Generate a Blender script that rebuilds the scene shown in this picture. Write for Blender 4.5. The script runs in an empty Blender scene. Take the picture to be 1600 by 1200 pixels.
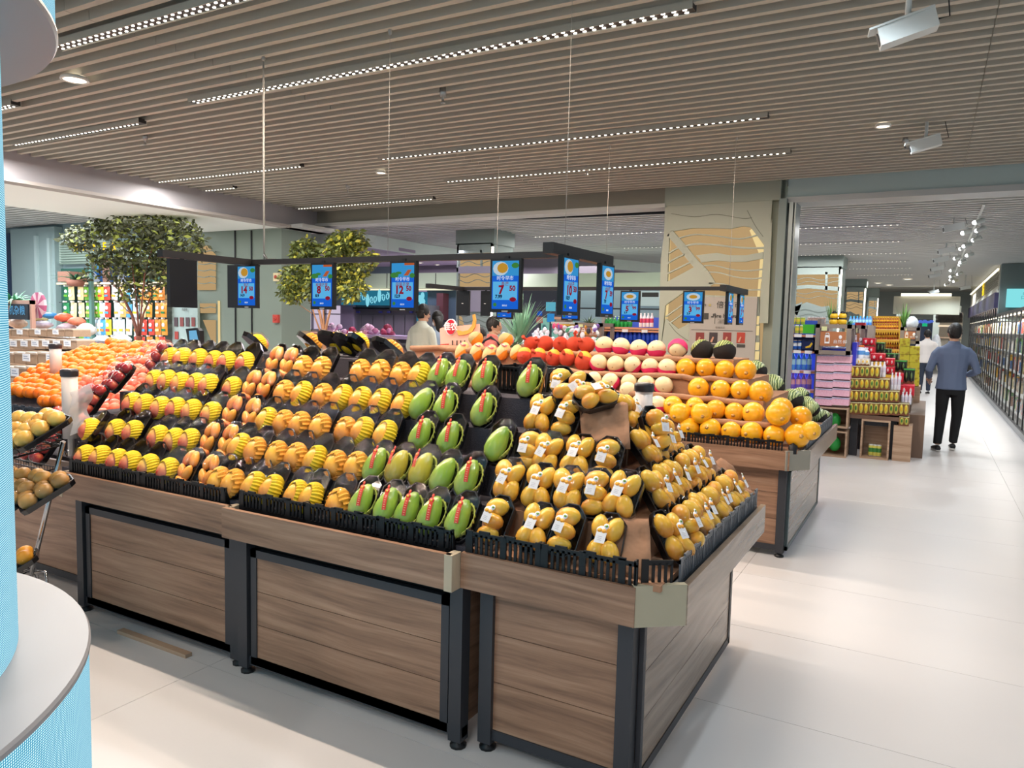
import bpy, math, random
from mathutils import Vector, Matrix
random.seed(7)
C = bpy.context.scene.collection
SC = bpy.context.scene
PI = math.pi
# ---------------------------------------------------------------- camera
F = 1160.0; CH = 1.6; HS = .0243; C0 = 503.5; UV1 = 1452.0
def _pc(u, v): return Vector(((u-800)/F, -(v-600)/F, -1.0))
Yc = _pc(UV1, C0+HS*(UV1-800)).normalized()
Zc = _pc(0, C0-HS*800).cross(_pc(1600, C0+HS*800)).normalized()
if Zc.y < 0: Zc = -Zc
Xc = Yc.cross(Zc)
MW = Matrix((Xc, Yc, Zc))
cam_d = bpy.data.cameras.new('camera'); cam = bpy.data.objects.new('camera', cam_d); C.objects.link(cam)
cam.matrix_world = Matrix.Translation((0, 0, CH)) @ MW.to_4x4()
cam_d.sensor_width = 36; cam_d.lens = F*36/1600; cam_d.clip_end = 200; cam_d.clip_start = .02
SC.camera = cam
# ---------------------------------------------------------------- light, exposure
SC.view_settings.view_transform = 'Standard'; SC.view_settings.look = 'None'
SC.view_settings.gamma = 1; SC.view_settings.use_curve_mapping = False
SC.view_settings.exposure = -0.2
W = bpy.data.worlds.new('world'); SC.world = W; W.use_nodes = True
W.node_tree.nodes['Background'].inputs[0].default_value = (.74, .84, .92, 1)
W.node_tree.nodes['Background'].inputs[1].default_value = 1.0
def area(loc, sx, sy, power, col=(1, 1, 1), rot=(0, 0, 0), spread=180):
    d = bpy.data.lights.new('lamp_or_fill_area', 'AREA'); d.shape = 'RECTANGLE'; d.size = sx; d.size_y = sy
    d.energy = power; d.color = col; d.spread = math.radians(spread)
    o = bpy.data.objects.new('lamp_or_fill', d); C.objects.link(o); o.location = loc; o.rotation_euler = rot
    return o
WARM = (1, .82, .66); NEUT = (1, .975, .95); COOL = (.80, .92, 1)
# linear lamps over the near hall (sit in the slats), then the far hall; two rows are added fill
for (x0, x1, y, p, c) in ((-4.6, -1.2, .55, 62, WARM), (-4.67, -1.2, 2.67, 118, WARM), (-4.88, -1.14, 3.78, 85, WARM), (-4.83, -1.17, 5.9, 95, WARM), (-4.9, -1.2, 7.14, 75, WARM),  # nearest row is unseen fill added to lift the floor shadow
                          (-8.1, -5.9, 4.0, 100, NEUT), (-8.1, -5.9, 5.84, 100, NEUT), (-6.5, -2.9, 12.27, 90, NEUT),
                          (-7, -3.2, 9.9, 90, NEUT), (-2.05, -.49, 12.5, 60, NEUT), (-2.4, -.49, 14.8, 45, NEUT), (-2.8, -.5, 17.0, 50, NEUT), (-3, -.5, 21, 60, NEUT), (-3, -.5, 26, 60, NEUT)):  # row just beyond the beam is fill added for the dark ceiling
    area(((x0+x1)/2, y, 3.135), x1-x0, .03, p, c)
def spot(loc, power, col, ang=110, r=.05, blend=.5):
    d = bpy.data.lights.new('downlight_or_fill', 'SPOT'); d.energy = power; d.color = col; d.spot_size = math.radians(ang)
    d.spot_blend = blend; d.shadow_soft_size = r
    o = bpy.data.objects.new('lamp_or_fill', d); C.objects.link(o); o.location = loc
    return o
for (x, y, p, c) in ((-5.2, 3.08, 90, WARM), (-5.29, 6.45, 90, WARM), (-.41, 6.52, 85, COOL), (-.41, 3.1, 72, COOL), (-5.2, -.3, 50, WARM),
                     (-.41, -.3, 60, COOL), (-2.6, -.9, 200, WARM), (-1.0, -1.4, 110, NEUT), (1.4, 4.6, 75, COOL), (1.4, 1.2, 30, COOL), (1.2, 8.0, 50, COOL), (-.9, 8.9, 120, NEUT), (.4, 9.5, 100, NEUT)):  # warm spot behind the camera and spots near the cartons are added fill
    spot((x, y, 3.1), p, c, 140)
for y in (12, 14.5, 17, 20, 23, 26, 29): spot((.45, y, 3.05), 120, COOL, 150)

# ---------------------------------------------------------------- pixel rays to points on real planes
def ray(u, v): return MW @ _pc(u, v)
def PZ(u, v, z): r = ray(u, v); return r*((z-CH)/r.z)+Vector((0, 0, CH))
def PY(u, v, y): r = ray(u, v); return r*(y/r.y)+Vector((0, 0, CH))
def PX(u, v, x): r = ray(u, v); return r*(x/r.x)+Vector((0, 0, CH))
# ---------------------------------------------------------------- materials
def lin(c):
    if isinstance(c, str): c = [int(c[i:i+2], 16) for i in (0, 2, 4)]
    return tuple((x/255/12.92 if x/255 <= .04045 else ((x/255+.055)/1.055)**2.4) for x in c)
MATS = {}
def mat(name, col, rough=.5, metal=0, emit=0, var=0, vs=8, ior=1.45, coat=0, alpha=1, bump=0, bs=40, trans=0, sss=0):
    if name in MATS: return MATS[name]
    m = bpy.data.materials.new(name); m.use_nodes = True; nt = m.node_tree; b = nt.nodes['Principled BSDF']
    c = lin(col)+(1,)
    b.inputs['Base Color'].default_value = c; b.inputs['Roughness'].default_value = rough; b.inputs['Metallic'].default_value = metal
    b.inputs['IOR'].default_value = ior
    b.inputs['Coat Weight'].default_value = coat
    b.inputs['Alpha'].default_value = alpha
    if trans: b.inputs['Transmission Weight'].default_value = trans
    if emit:
        b.inputs['Emission Color'].default_value = c; b.inputs['Emission Strength'].default_value = emit
        b.inputs['Base Color'].default_value = (.02, .02, .02, 1)
    if var or bump:
        tc = nt.nodes.new('ShaderNodeTexCoord'); n = nt.nodes.new('ShaderNodeTexNoise'); n.inputs['Scale'].default_value = vs
        n.inputs['Detail'].default_value = 3
        nt.links.new(tc.outputs['Object'], n.inputs['Vector'])
        if var:
            mx = nt.nodes.new('ShaderNodeMix'); mx.data_type = 'RGBA'; mx.inputs[6].default_value = tuple(max(0, x*(1-var)) for x in c[:3])+(1,)
            mx.inputs[7].default_value = tuple(min(1, x*(1+var)) for x in c[:3])+(1,)
            nt.links.new(n.outputs['Fac'], mx.inputs[0]); nt.links.new(mx.outputs[2], b.inputs['Base Color'])
        if bump:
            n2 = nt.nodes.new('ShaderNodeTexNoise'); n2.inputs['Scale'].default_value = bs; nt.links.new(tc.outputs['Object'], n2.inputs['Vector'])
            bp = nt.nodes.new('ShaderNodeBump'); bp.inputs['Strength'].default_value = bump; bp.inputs['Distance'].default_value = .01
            nt.links.new(n2.outputs['Fac'], bp.inputs['Height']); nt.links.new(bp.outputs[0], b.inputs['Normal'])
    MATS[name] = m; return m
def rnd_mat(name, cols, rough=.4, vs=None, coat=0):
    """colour picked per object from a ramp, so copies that share a mesh still differ"""
    if name in MATS: return MATS[name]
    m = mat(name, cols[0], rough, coat=coat); nt = m.node_tree; b = nt.nodes['Principled BSDF']
    oi = nt.nodes.new('ShaderNodeObjectInfo'); rp = nt.nodes.new('ShaderNodeValToRGB'); rp.color_ramp.interpolation = 'LINEAR'
    e = rp.color_ramp.elements
    e[0].color = lin(cols[0])+(1,); e[0].position = 0; e[1].color = lin(cols[-1])+(1,); e[1].position = 1
    for i, c in enumerate(cols[1:-1]): k = e.new((i+1)/(len(cols)-1)); k.color = lin(c)+(1,)
    nt.links.new(oi.outputs['Random'], rp.inputs[0])
    if vs:
        tc = nt.nodes.new('ShaderNodeTexCoord'); n = nt.nodes.new('ShaderNodeTexNoise'); n.inputs['Scale'].default_value = vs
        add = nt.nodes.new('ShaderNodeMath'); add.operation = 'MULTIPLY_ADD'; add.inputs[1].default_value = .7
        sb = nt.nodes.new('ShaderNodeMath'); sb.operation = 'SUBTRACT'; sb.inputs[1].default_value = .35
        nt.links.new(tc.outputs['Object'], n.inputs['Vector']); nt.links.new(n.outputs['Fac'], add.inputs[0]); nt.links.new(oi.outputs['Random'], add.inputs[2])
        nt.links.new(add.outputs[0], sb.inputs[0]); nt.links.new(sb.outputs[0], rp.inputs[0])
    nt.links.new(rp.outputs[0], b.inputs['Base Color']); return m
def blush(name, stops, rough=.35, axis=(0, 1, 0), span=.12, vs=14, amt=.6):
    """fruit skin: colour runs along the fruit, broken by noise"""
    if name in MATS: return MATS[name]
    m = mat(name, stops[0], rough, coat=.2); nt = m.node_tree; b = nt.nodes['Principled BSDF']
    tc = nt.nodes.new('ShaderNodeTexCoord'); d = nt.nodes.new('ShaderNodeVectorMath'); d.operation = 'DOT_PRODUCT'
    d.inputs[1].default_value = Vector(axis).normalized()/span
    n = nt.nodes.new('ShaderNodeTexNoise'); n.inputs['Scale'].default_value = vs; oi = nt.nodes.new('ShaderNodeObjectInfo')
    a = nt.nodes.new('ShaderNodeMath'); a.operation = 'MULTIPLY_ADD'; a.inputs[1].default_value = amt
    a2 = nt.nodes.new('ShaderNodeMath'); a2.operation = 'MULTIPLY_ADD'; a2.inputs[1].default_value = .3
    nt.links.new(tc.outputs['Object'], d.inputs[0]); nt.links.new(tc.outputs['Object'], n.inputs['Vector'])
    nt.links.new(n.outputs['Fac'], a.inputs[0]); nt.links.new(d.outputs['Value'], a.inputs[2])
    nt.links.new(oi.outputs['Random'], a2.inputs[0]); nt.links.new(a.outputs[0], a2.inputs[2])
    rp = nt.nodes.new('ShaderNodeValToRGB'); e = rp.color_ramp.elements
    e[0].color = lin(stops[0])+(1,); e[1].color = lin(stops[-1])+(1,); e[0].position = .1; e[1].position = .95
    for i, c in enumerate(stops[1:-1]): k = e.new(.1+.85*(i+1)/(len(stops)-1)); k.color = lin(c)+(1,)
    nt.links.new(a2.outputs[0], rp.inputs[0]); nt.links.new(rp.outputs[0], b.inputs['Base Color']); return m
def wood(name, c1, c2, c3, rough=.38, sc=(1.3, 1.3, 26), coat=0):
    if name in MATS: return MATS[name]
    m = mat(name, c1, rough, coat=coat); nt = m.node_tree; b = nt.nodes['Principled BSDF']
    g = nt.nodes.new('ShaderNodeNewGeometry'); mp = nt.nodes.new('ShaderNodeMapping'); mp.inputs['Scale'].default_value = sc
    wn = nt.nodes.new('ShaderNodeTexNoise'); wn.inputs['Scale'].default_value = .9
    va = nt.nodes.new('ShaderNodeVectorMath'); va.operation = 'MULTIPLY_ADD'; va.inputs[1].default_value = (0, 0, .13)
    n = nt.nodes.new('ShaderNodeTexNoise'); n.inputs['Scale'].default_value = 1.0; n.inputs['Detail'].default_value = 6; n.inputs['Roughness'].default_value = .62; n.inputs['Distortion'].default_value = .35
    nt.links.new(g.outputs['Position'], wn.inputs['Vector']); nt.links.new(wn.outputs['Color'], va.inputs[0]); nt.links.new(g.outputs['Position'], va.inputs[2])
    nt.links.new(va.outputs[0], mp.inputs[0]); nt.links.new(mp.outputs[0], n.inputs['Vector'])
    rp = nt.nodes.new('ShaderNodeValToRGB'); e = rp.color_ramp.elements; e[0].position = .3; e[1].position = .72
    e[0].color = lin(c1)+(1,); e[1].color = lin(c3)+(1,); k = e.new(.5); k.color = lin(c2)+(1,)
    nt.links.new(n.outputs['Fac'], rp.inputs[0]); nt.links.new(rp.outputs[0], b.inputs['Base Color'])
    return m
def emis(name, col, s=1.0):
    if name in MATS: return MATS[name]
    m = bpy.data.materials.new(name); m.use_nodes = True; nt = m.node_tree; nt.nodes.clear()
    o = nt.nodes.new('ShaderNodeOutputMaterial'); e = nt.nodes.new('ShaderNodeEmission')
    e.inputs[0].default_value = lin(col)+(1,); e.inputs[1].default_value = s; nt.links.new(e.outputs[0], o.inputs[0]); MATS[name] = m; return m
def film_mat():
    m = bpy.data.materials.new('cling_film'); m.use_nodes = True; nt = m.node_tree; nt.nodes.clear()
    o = nt.nodes.new('ShaderNodeOutputMaterial'); mx = nt.nodes.new('ShaderNodeMixShader'); t = nt.nodes.new('ShaderNodeBsdfTransparent')
    g = nt.nodes.new('ShaderNodeBsdfGlossy'); g.inputs['Roughness'].default_value = .07
    lw = nt.nodes.new('ShaderNodeLayerWeight'); lw.inputs[0].default_value = .25
    ma = nt.nodes.new('ShaderNodeMath'); ma.operation = 'MULTIPLY_ADD'; ma.inputs[1].default_value = .16; ma.inputs[2].default_value = .012
    tc = nt.nodes.new('ShaderNodeTexCoord'); n = nt.nodes.new('ShaderNodeTexNoise'); n.inputs['Scale'].default_value = 30
    bp = nt.nodes.new('ShaderNodeBump'); bp.inputs['Strength'].default_value = .6; bp.inputs['Distance'].default_value = .01
    nt.links.new(tc.outputs['Object'], n.inputs[0]); nt.links.new(n.outputs['Fac'], bp.inputs['Height']); nt.links.new(bp.outputs[0], g.inputs['Normal'])
    nt.links.new(lw.outputs['Fresnel'], ma.inputs[0]); nt.links.new(ma.outputs[0], mx.inputs[0])
    nt.links.new(t.outputs[0], mx.inputs[1]); nt.links.new(g.outputs[0], mx.inputs[2]); nt.links.new(mx.outputs[0], o.inputs[0])
    MATS['film'] = m; return m
film_mat()
def glass_mat():
    m = bpy.data.materials.new('clear_glass'); m.use_nodes = True; nt = m.node_tree; nt.nodes.clear()
    o = nt.nodes.new('ShaderNodeOutputMaterial'); mx = nt.nodes.new('ShaderNodeMixShader'); t = nt.nodes.new('ShaderNodeBsdfTransparent'); g = nt.nodes.new('ShaderNodeBsdfGlossy'); g.inputs['Roughness'].default_value = .03
    mx.inputs[0].default_value = .07; nt.links.new(t.outputs[0], mx.inputs[1]); nt.links.new(g.outputs[0], mx.inputs[2]); nt.links.new(mx.outputs[0], o.inputs[0]); MATS['glassy'] = m
glass_mat()
# ---------------------------------------------------------------- mesh builder
class MB:
    def __init__(s): s.v = []; s.f = []; s.m = []; s.sm = []
    def face(s, idx, mi=0, smooth=False): s.f.append(tuple(idx)); s.m.append(mi); s.sm.append(smooth)
    def box(s, a, b, mi=0, M=None):
        n = len(s.v); x0, y0, z0 = a; x1, y1, z1 = b
        P = [(x0, y0, z0), (x1, y0, z0), (x1, y1, z0), (x0, y1, z0), (x0, y0, z1), (x1, y0, z1), (x1, y1, z1), (x0, y1, z1)]
        if M: P = [tuple(M @ Vector(p)) for p in P]
        s.v += P
        for q in ((0, 3, 2, 1), (4, 5, 6, 7), (0, 1, 5, 4), (1, 2, 6, 5), (2, 3, 7, 6), (3, 0, 4, 7)): s.face([n+i for i in q], mi)
        return s
    def prism(s, poly, vec, mi=0):
        """poly: list of 3-D points (planar), extruded by vec"""
        n = len(s.v); k = len(poly); vec = Vector(vec)
        s.v += [tuple(p) for p in poly]+[tuple(Vector(p)+vec) for p in poly]
        s.face(list(range(n, n+k)), mi); s.face(list(range(n+2*k-1, n+k-1, -1)), mi)
        for i in range(k): j = (i+1) % k; s.face((n+i, n+k+i, n+k+j, n+j), mi)
        return s
    def ell(s, c, r, nu=12, nv=8, mi=0, M=None, fn=None, v0=0, v1=1, smooth=True):
        n = len(s.v)
        for j in range(nv+1):
            t = PI*(v0+(v1-v0)*j/nv)
            for i in range(nu):
                p = 2*PI*i/nu; q = Vector((math.sin(t)*math.cos(p), math.sin(t)*math.sin(p), math.cos(t)))
                if fn: q = fn(q, p, t)
                q = Vector((q.x*r[0], q.y*r[1], q.z*r[2]))
                if M: q = M @ q
                s.v.append(tuple(q+Vector(c)))
        for j in range(nv):
            for i in range(nu):
                k = (i+1) % nu; s.face((n+j*nu+i, n+(j+1)*nu+i, n+(j+1)*nu+k, n+j*nu+k), mi, smooth)
        return s
    def tube(s, pts, r, n=6, mi=0, cap=True, r2=None):
        pts = [Vector(p) for p in pts]; b = len(s.v); L = len(pts)
        for i, p in enumerate(pts):
            d = (pts[min(i+1, L-1)]-pts[max(i-1, 0)]).normalized(); a = d.orthogonal().normalized()
            if abs(d.z) > .9: a = Vector((1, 0, 0)); a = (a-d*a.dot(d)).normalized()
            c = d.cross(a); rr = r if r2 is None else r+(r2-r)*i/max(1, L-1)
            for k in range(n): t = 2*PI*k/n; s.v.append(tuple(p+a*math.cos(t)*rr+c*math.sin(t)*rr))
        for i in range(L-1):
            for k in range(n): j = (k+1) % n; s.face((b+i*n+k, b+i*n+j, b+(i+1)*n+j, b+(i+1)*n+k), mi, True)
        if cap: s.face([b+k for k in range(n)][::-1], mi); s.face([b+(L-1)*n+k for k in range(n)], mi)
        return s
    def lathe(s, prof, n=12, c=(0, 0, 0), mi=0, smooth=True, M=None, mis=None):
        b = len(s.v); c = Vector(c)
        for (r, z) in prof:
            for k in range(n):
                t = 2*PI*k/n; p = Vector((r*math.cos(t), r*math.sin(t), z))
                s.v.append(tuple((M @ p if M else p)+c))
        for i in range(len(prof)-1):
            for k in range(n): j = (k+1) % n; s.face((b+i*n+k, b+i*n+j, b+(i+1)*n+j, b+(i+1)*n+k), mis[i] if mis else mi, smooth)
        return s
    def quad(s, a, b, c, d, mi=0): n = len(s.v); s.v += [tuple(a), tuple(b), tuple(c), tuple(d)]; s.face((n, n+1, n+2, n+3), mi); return s
    def mesh(s, name, mats):
        me = bpy.data.meshes.new(name); me.from_pydata(s.v, [], s.f)
        for m in (mats if isinstance(mats, (list, tuple)) else [mats]): me.materials.append(m)
        me.polygons.foreach_set('material_index', s.m); me.polygons.foreach_set('use_smooth', s.sm); me.update(); return me
    def obj(s, name, mats, parent=None, loc=None, rot=None): return put(name, s.mesh(name, mats), parent, loc, rot)
def put(name, me, parent=None, loc=None, rot=None, scale=None):
    o = bpy.data.objects.new(name, me); C.objects.link(o)
    if parent: o.parent = parent
    if loc is not None: o.location = loc
    if rot is not None: o.rotation_euler = rot
    if scale is not None: o.scale = scale
    return o
def tag(o, label, cat, group=None, kind=None):
    if label: o['label'] = label
    if cat: o['category'] = cat
    if group: o['group'] = group
    if kind: o['kind'] = kind
    return o
def thing(name, label, cat, loc=(0, 0, 0), rot=(0, 0, 0), group=None):
    o = bpy.data.objects.new(name, None); C.objects.link(o); o.location = loc; o.rotation_euler = rot; o.empty_display_size = .05
    return tag(o, label, cat, group)
def struct(o): o['kind'] = 'structure'; return o
def stuff(o): o['kind'] = 'stuff'; return o
def dup(root, loc=None, rot=None, label=None, group=None, parent=None, scale=None):
    r = root.copy(); C.objects.link(r)
    if parent: r.parent = parent
    if loc is not None: r.location = loc
    if rot is not None: r.rotation_euler = rot
    if scale is not None: r.scale = scale
    if label: r['label'] = label
    if group: r['group'] = group
    for ch in list(root.children):
        c = ch.copy(); C.objects.link(c); c.parent = r
        for g in list(ch.children): d = g.copy(); C.objects.link(d); d.parent = c
    return r
ORD = ['first', 'second', 'third', 'fourth', 'fifth', 'sixth', 'seventh', 'eighth', 'ninth', 'tenth', 'eleventh', 'twelfth', 'thirteenth', 'fourteenth',
       'fifteenth', 'sixteenth', 'seventeenth', 'eighteenth', 'nineteenth', 'twentieth']
_T = ['twenty', 'thirty', 'forty', 'fifty', 'sixty']; _TH = ['twentieth', 'thirtieth', 'fortieth', 'fiftieth', 'sixtieth']; _U = ORD[:9]
for _t in range(5): ORD += ([_TH[_t]] if _t else [])+[_T[_t]+'-'+x for x in _U]
_TX = {}
def text_mesh(s, size, align='CENTER', ext=.0004, bold=0):
    k = (s, size, align, bold)
    if k in _TX: return _TX[k]
    cu = bpy.data.curves.new('lettering', 'FONT'); cu.body = s; cu.size = size; cu.align_x = align; cu.align_y = 'CENTER'; cu.extrude = ext; cu.offset = bold
    cu.resolution_u = 3
    o = bpy.data.objects.new('tmp', cu); C.objects.link(o); bpy.context.view_layer.update()
    me = bpy.data.meshes.new_from_object(o.evaluated_get(bpy.context.evaluated_depsgraph_get())); bpy.data.objects.remove(o)
    me.materials.clear(); _TX[k] = me; return me
def text(s, size, m, parent, loc, rot=(PI/2, 0, 0), align='CENTER', bold=0, name='lettering'):
    me = text_mesh(s, size, align, bold=bold).copy(); me.materials.append(m); return put(name, me, parent, loc, rot)
def pbox(name, u0, v0, u1, v1, Y, d, m, parent=None, z0=None, z1=None):
    """box whose front face lies on the plane y=Y"""
    um, vm = (u0+u1)/2, (v0+v1)/2
    a = PY(u0, vm, Y).x; b = PY(u1, vm, Y).x; t = PY(um, v0, Y).z; q = PY(um, v1, Y).z
    if z0 is not None: q = z0
    if z1 is not None: t = z1
    return MB().box((a, Y, q), (b, Y+d, t)).obj(name, m, parent)
def ppoly(name, pts, Y, d, m, parent=None): return MB().prism([PY(u, v, Y) for u, v in pts], (0, d, 0)).obj(name, m, parent)
# shared materials
M_wood = wood('walnut_laminate', '6C4F3D', '926F58', 'AC8970')
M_wood2 = wood('walnut_side_painted_sheen', '6B5A4D', '8A7766', 'A08C7C', rough=.22)  # greyer walnut for the sides, white reflection put into the colour
M_oak = wood('pale_oak', '9A7B62', 'B4957C', 'C6AA90', rough=.5)
M_frame = mat('charcoal_metal', '3A3B40', .45, .3)
M_black = mat('black_plastic', '0C0D11', .45)
M_tray = mat('glossy_black_tray', '0E0D10', .18, coat=.5)
M_rim = mat('tray_rim', '2A2426', .25, coat=.3)
M_white = mat('white_paper', 'EDEAEC', .6)
M_cream = mat('cream_edge', 'B8A890', .5)
M_plate = mat('painted_corner_plate', 'A9A28C', .25)
M_green = mat('grey_green_wall', '7D8A80', .6)
M_green2 = mat('blue_green_wall', '7C9094', .6)
M_wpaint = mat('white_paint', 'C9CDC8', .6)
M_slat = mat('warm_grey_slat', 'B0AA9D', .6)
M_lamp = emis('lamp_white', 'FFF6E6', 6)
M_lampb = emis('lamp_bright', 'FFFFFF', 12)
M_cyanled = emis('lamp_warm', 'FFE9A8', 1.6)
# ================================================================ the setting
M_tile = mat('pale_stone_tile', 'D0CCCB', .34, var=.05, vs=1.3)
M_grout = mat('tile_joint', 'A79E98', .7)
fl = struct(MB().box((-32, -4, -.05), (9, 46, -.004)).obj('floor', [M_grout]))
tm = MB().box((.0012, .0012, -.004), (1.7988, .8988, 0)).mesh('tile', [M_tile])
for i in range(-5, 3):
    for j in range(-1, 16):
        x0, y0 = -2.78+1.8*i, .4+.9*j
        put('tile', tm, fl, (x0, y0, 0))
stuff(MB().box((-32, 14.8, -.004), (9, 46, 0)).box((-32, -4, -.004), (-11.78, 14.8, 0)).box((2.62, -4, -.004), (9, 14.8, 0)).box((-11.78, -4, -.004), (2.62, -.5, 0)).obj('far_tiles', [M_tile], fl))
# ceiling: backing board and the slats under it
ce = struct(MB().box((-32, -4, 3.31), (9, 46, 3.4)).obj('ceiling', [mat('ceiling_void', '96938A', .9)]))
_sl = {}
def slat(x0, x1, y):
    k = round(x1-x0, 3)
    if k not in _sl: _sl[k] = MB().box((0, 0, 0), (k, .040, .10)).mesh('slat', [M_slat])
    return put('slat', _sl[k], ce, (x0, y, 3.2))
nsl = 0
y = 1.86
LEDY = (2.67, 3.78, 5.9, 7.14)
while y < 8.5:
    for a, b in ((-8.28, -4.135), (-4.13, .195), (.2, 3.2)): slat(a, b, y+(.004 if a == .2 else 0)); nsl += 1
    y += .135
M_slat2 = mat('cool_grey_slat', 'C6C6C2', .6)
far = MB(); y = 8.95
while y < 30: far.box((-14, y, 3.2), (3.2, y+.06, 3.3)); y += .19
y = 2.5
while y < 8.0: far.box((-20, y, 3.2), (-10.25, y+.06, 3.3)); y += .16
stuff(far.obj('far_slats', [M_slat2], ce))
# bulkhead, white soffit and beams
M_bulk = mat('mauve_grey_bulkhead', 'A5A0A2', .6)
b = struct(MB().box((-8.42, -2, 2.93), (-8.3, 8.75, 3.34)).obj('trim_1', [M_bulk]))
MB().box((-8.42, -2, 2.90), (-8.22, 8.75, 2.935)).obj('lower_lip', [mat('beam_lip', 'A79F99', .5)], b)
struct(MB().box((-10.25, -2, 2.91), (-8.42, 8.05, 3.34)).obj('trim_2', [mat('white_soffit', 'F4F7F2', .6)]))
struct(MB().box((-8.3, 8.6, 3.03), (-2.79, 8.85, 3.34)).box((-8.3, 8.56, 2.985), (-2.79, 8.85, 3.03), 1).prism([PY(545, 351, 8.9), PY(1040, 319, 8.9), PY(1040, 334, 8.9), PY(545, 353, 8.9)], (0, .03, 0), 2).obj('trim_3', [mat('olive_beam', '8B877A', .6), mat('pale_lip', 'B9B9B4', .5), M_black]))
struct(MB().box((-1.43, 8.6, 3.02), (3.2, 8.85, 3.34)).box((-1.43, 8.57, 2.96), (3.2, 8.9, 3.02), 1).obj('trim_4', [mat('sage_beam', 'A9BAB9', .6), mat('pale_lip2', 'A8ABAB', .4)]))
# track of the shutter and the jamb beside the pillar
struct(MB().box((-1.50, 8.5, 0), (-1.42, 8.9, 3.0)).box((-1.40, 8.55, 0), (-1.36, 8.85, 2.96), 1).box((-1.345, 8.55, 0), (-1.33, 8.85, 2.96), 1).obj('trim_5', [mat('jamb', '75827F', .45), mat('shutter_rail', '8A9292', .35, .3)]))
struct(MB().box((-8.6, 8.0, 2.9), (-8.0, 8.75, 2.95)).obj('trim_6', [mat('pale_lip', 'B9B9B4')]))
# ---- fretwork panels: a lit screen behind, plates and ribs in front
M_glow = emis('backlit_amber', 'E2BD88', .72)
M_glow2 = emis('backlit_cream', 'FFE3A2', .95)
M_plateg = mat('sage_plate', 'A0A597', .55)
M_plateb = mat('grey_blue_plate', '8D9A96', .55)
def rib(name, pts, w, Y, m, parent, d=.02):
    mb = MB(); P = [PY(u, v, Y) for u, v in pts]; k = w/2
    for a, b2 in zip(P, P[1:]):
        t = (b2-a).normalized(); n = Vector((-t.z, 0, t.x))*k
        mb.prism([a+n, b2+n, b2-n, a-n], (0, d, 0))
    return mb.obj(name, m, parent)
def spl(p, n=5):
    out = []
    for i in range(len(p)-1):
        a = p[max(i-1, 0)]; b2 = p[i]; c = p[i+1]; d = p[min(i+2, len(p)-1)]
        for k in range(n):
            t = k/n
            out.append(tuple(.5*((2*b2[j])+(-a[j]+c[j])*t+(2*a[j]-5*b2[j]+4*c[j]-d[j])*t*t+(-a[j]+3*b2[j]-3*c[j]+d[j])*t**3) for j in (0, 1)))
    return out+[p[-1]]
# main pillar
Yp = 8.6
pil = tag(MB().box((-2.79, Yp+.08, 0), (-1.51, Yp+.6, 3.34)).box((-2.80, Yp-.02, 3.0), (-1.50, Yp+.6, 3.34), 0).obj('pillar', [mat('pillar_sage', '989F92', .6)]), None, None, kind='structure')
pil.name = 'wall_pillar'
MB().box((-2.74, Yp+.05, 1.2), (-1.63, Yp+.08, 3.0)).obj('light_screen', [M_glow], pil)
# brighter strips painted along the screen edges to imitate the lamp falloff
for e in (((1043, 340), (1048, 340), (1046, 440), (1041, 440)), ((1189, 384), (1194, 384), (1190, 440), (1185, 440)), ((1189, 404), (1194, 384), (1175, 357), (1171, 360)), ((1188, 405), (1192, 405), (1187, 464), (1183, 464)), ((1039, 470), (1045, 470), (1043, 500), (1038, 500))):
    ppoly('painted_glow_edge', e, Yp+.045, .005, M_glow2, pil)
def z(zu, zv): return (1000+zu/4, 280+zv/4)
plates = [
    [z(160, 55), z(835, 15), z(826, 150), z(815, 300), z(775, 410), z(690, 300), z(640, 293), z(560, 310), z(450, 305), z(330, 305), z(205, 325), z(180, 340), z(150, 345)],
    [z(150, 345), z(183, 340), z(170, 640), z(150, 870), z(125, 1100), z(110, 1150), z(130, 500)],
    [z(775, 410), z(826, 250), z(800, 900), z(745, 900), z(752, 735), z(770, 500)],
    [z(170, 640), z(345, 545), z(440, 640), z(420, 680), z(280, 700), z(155, 790)],
    [z(375, 500), z(350, 475), z(480, 460), z(560, 475), z(660, 475), z(770, 455), z(768, 495), z(660, 515), z(560, 515), z(480, 508), z(380, 520)],
    [z(280, 720), z(745, 735), z(745, 1180), z(110, 1180), z(160, 870), z(240, 937), z(300, 905)],
]
for p in plates: ppoly('fret_plate', p, Yp, .045, M_plateg, pil)
for p, w in (([(185, 335), (260, 420), (340, 520), (400, 580), (450, 660)], .085), ([(230, 372), (340, 345), (480, 355), (620, 372), (730, 350)], .014), ([(262, 425), (340, 405), (470, 410), (600, 425), (700, 430), (775, 428)], .02),
             ([(180, 462), (215, 440), (255, 418)], .018), ([(172, 525), (230, 490), (300, 460)], .018), ([(168, 590), (230, 560), (330, 510)], .018),
             ([(400, 540), (470, 540), (560, 562), (660, 572), (770, 562)], .014), ([(430, 580), (500, 585), (600, 612), (700, 622), (765, 615)], .014), ([(430, 650), (520, 655), (640, 690), (755, 690)], .014),
             ([(160, 860), (215, 820), (290, 770)], .016), ([(190, 895), (240, 860), (290, 830)], .016)):
    rib('fret_rib', [z(*q) for q in spl(p, 4)], w, Yp, M_plateg, pil, .03)
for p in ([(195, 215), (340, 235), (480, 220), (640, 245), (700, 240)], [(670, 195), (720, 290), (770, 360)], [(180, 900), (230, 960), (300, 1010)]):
    rib('fret_rib', [z(*q) for q in spl(p, 4)], .006, Yp-.004, mat('rib_dark', '6A6D60', .6), pil, .008)  # thin dark lines laid over the plates
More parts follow.
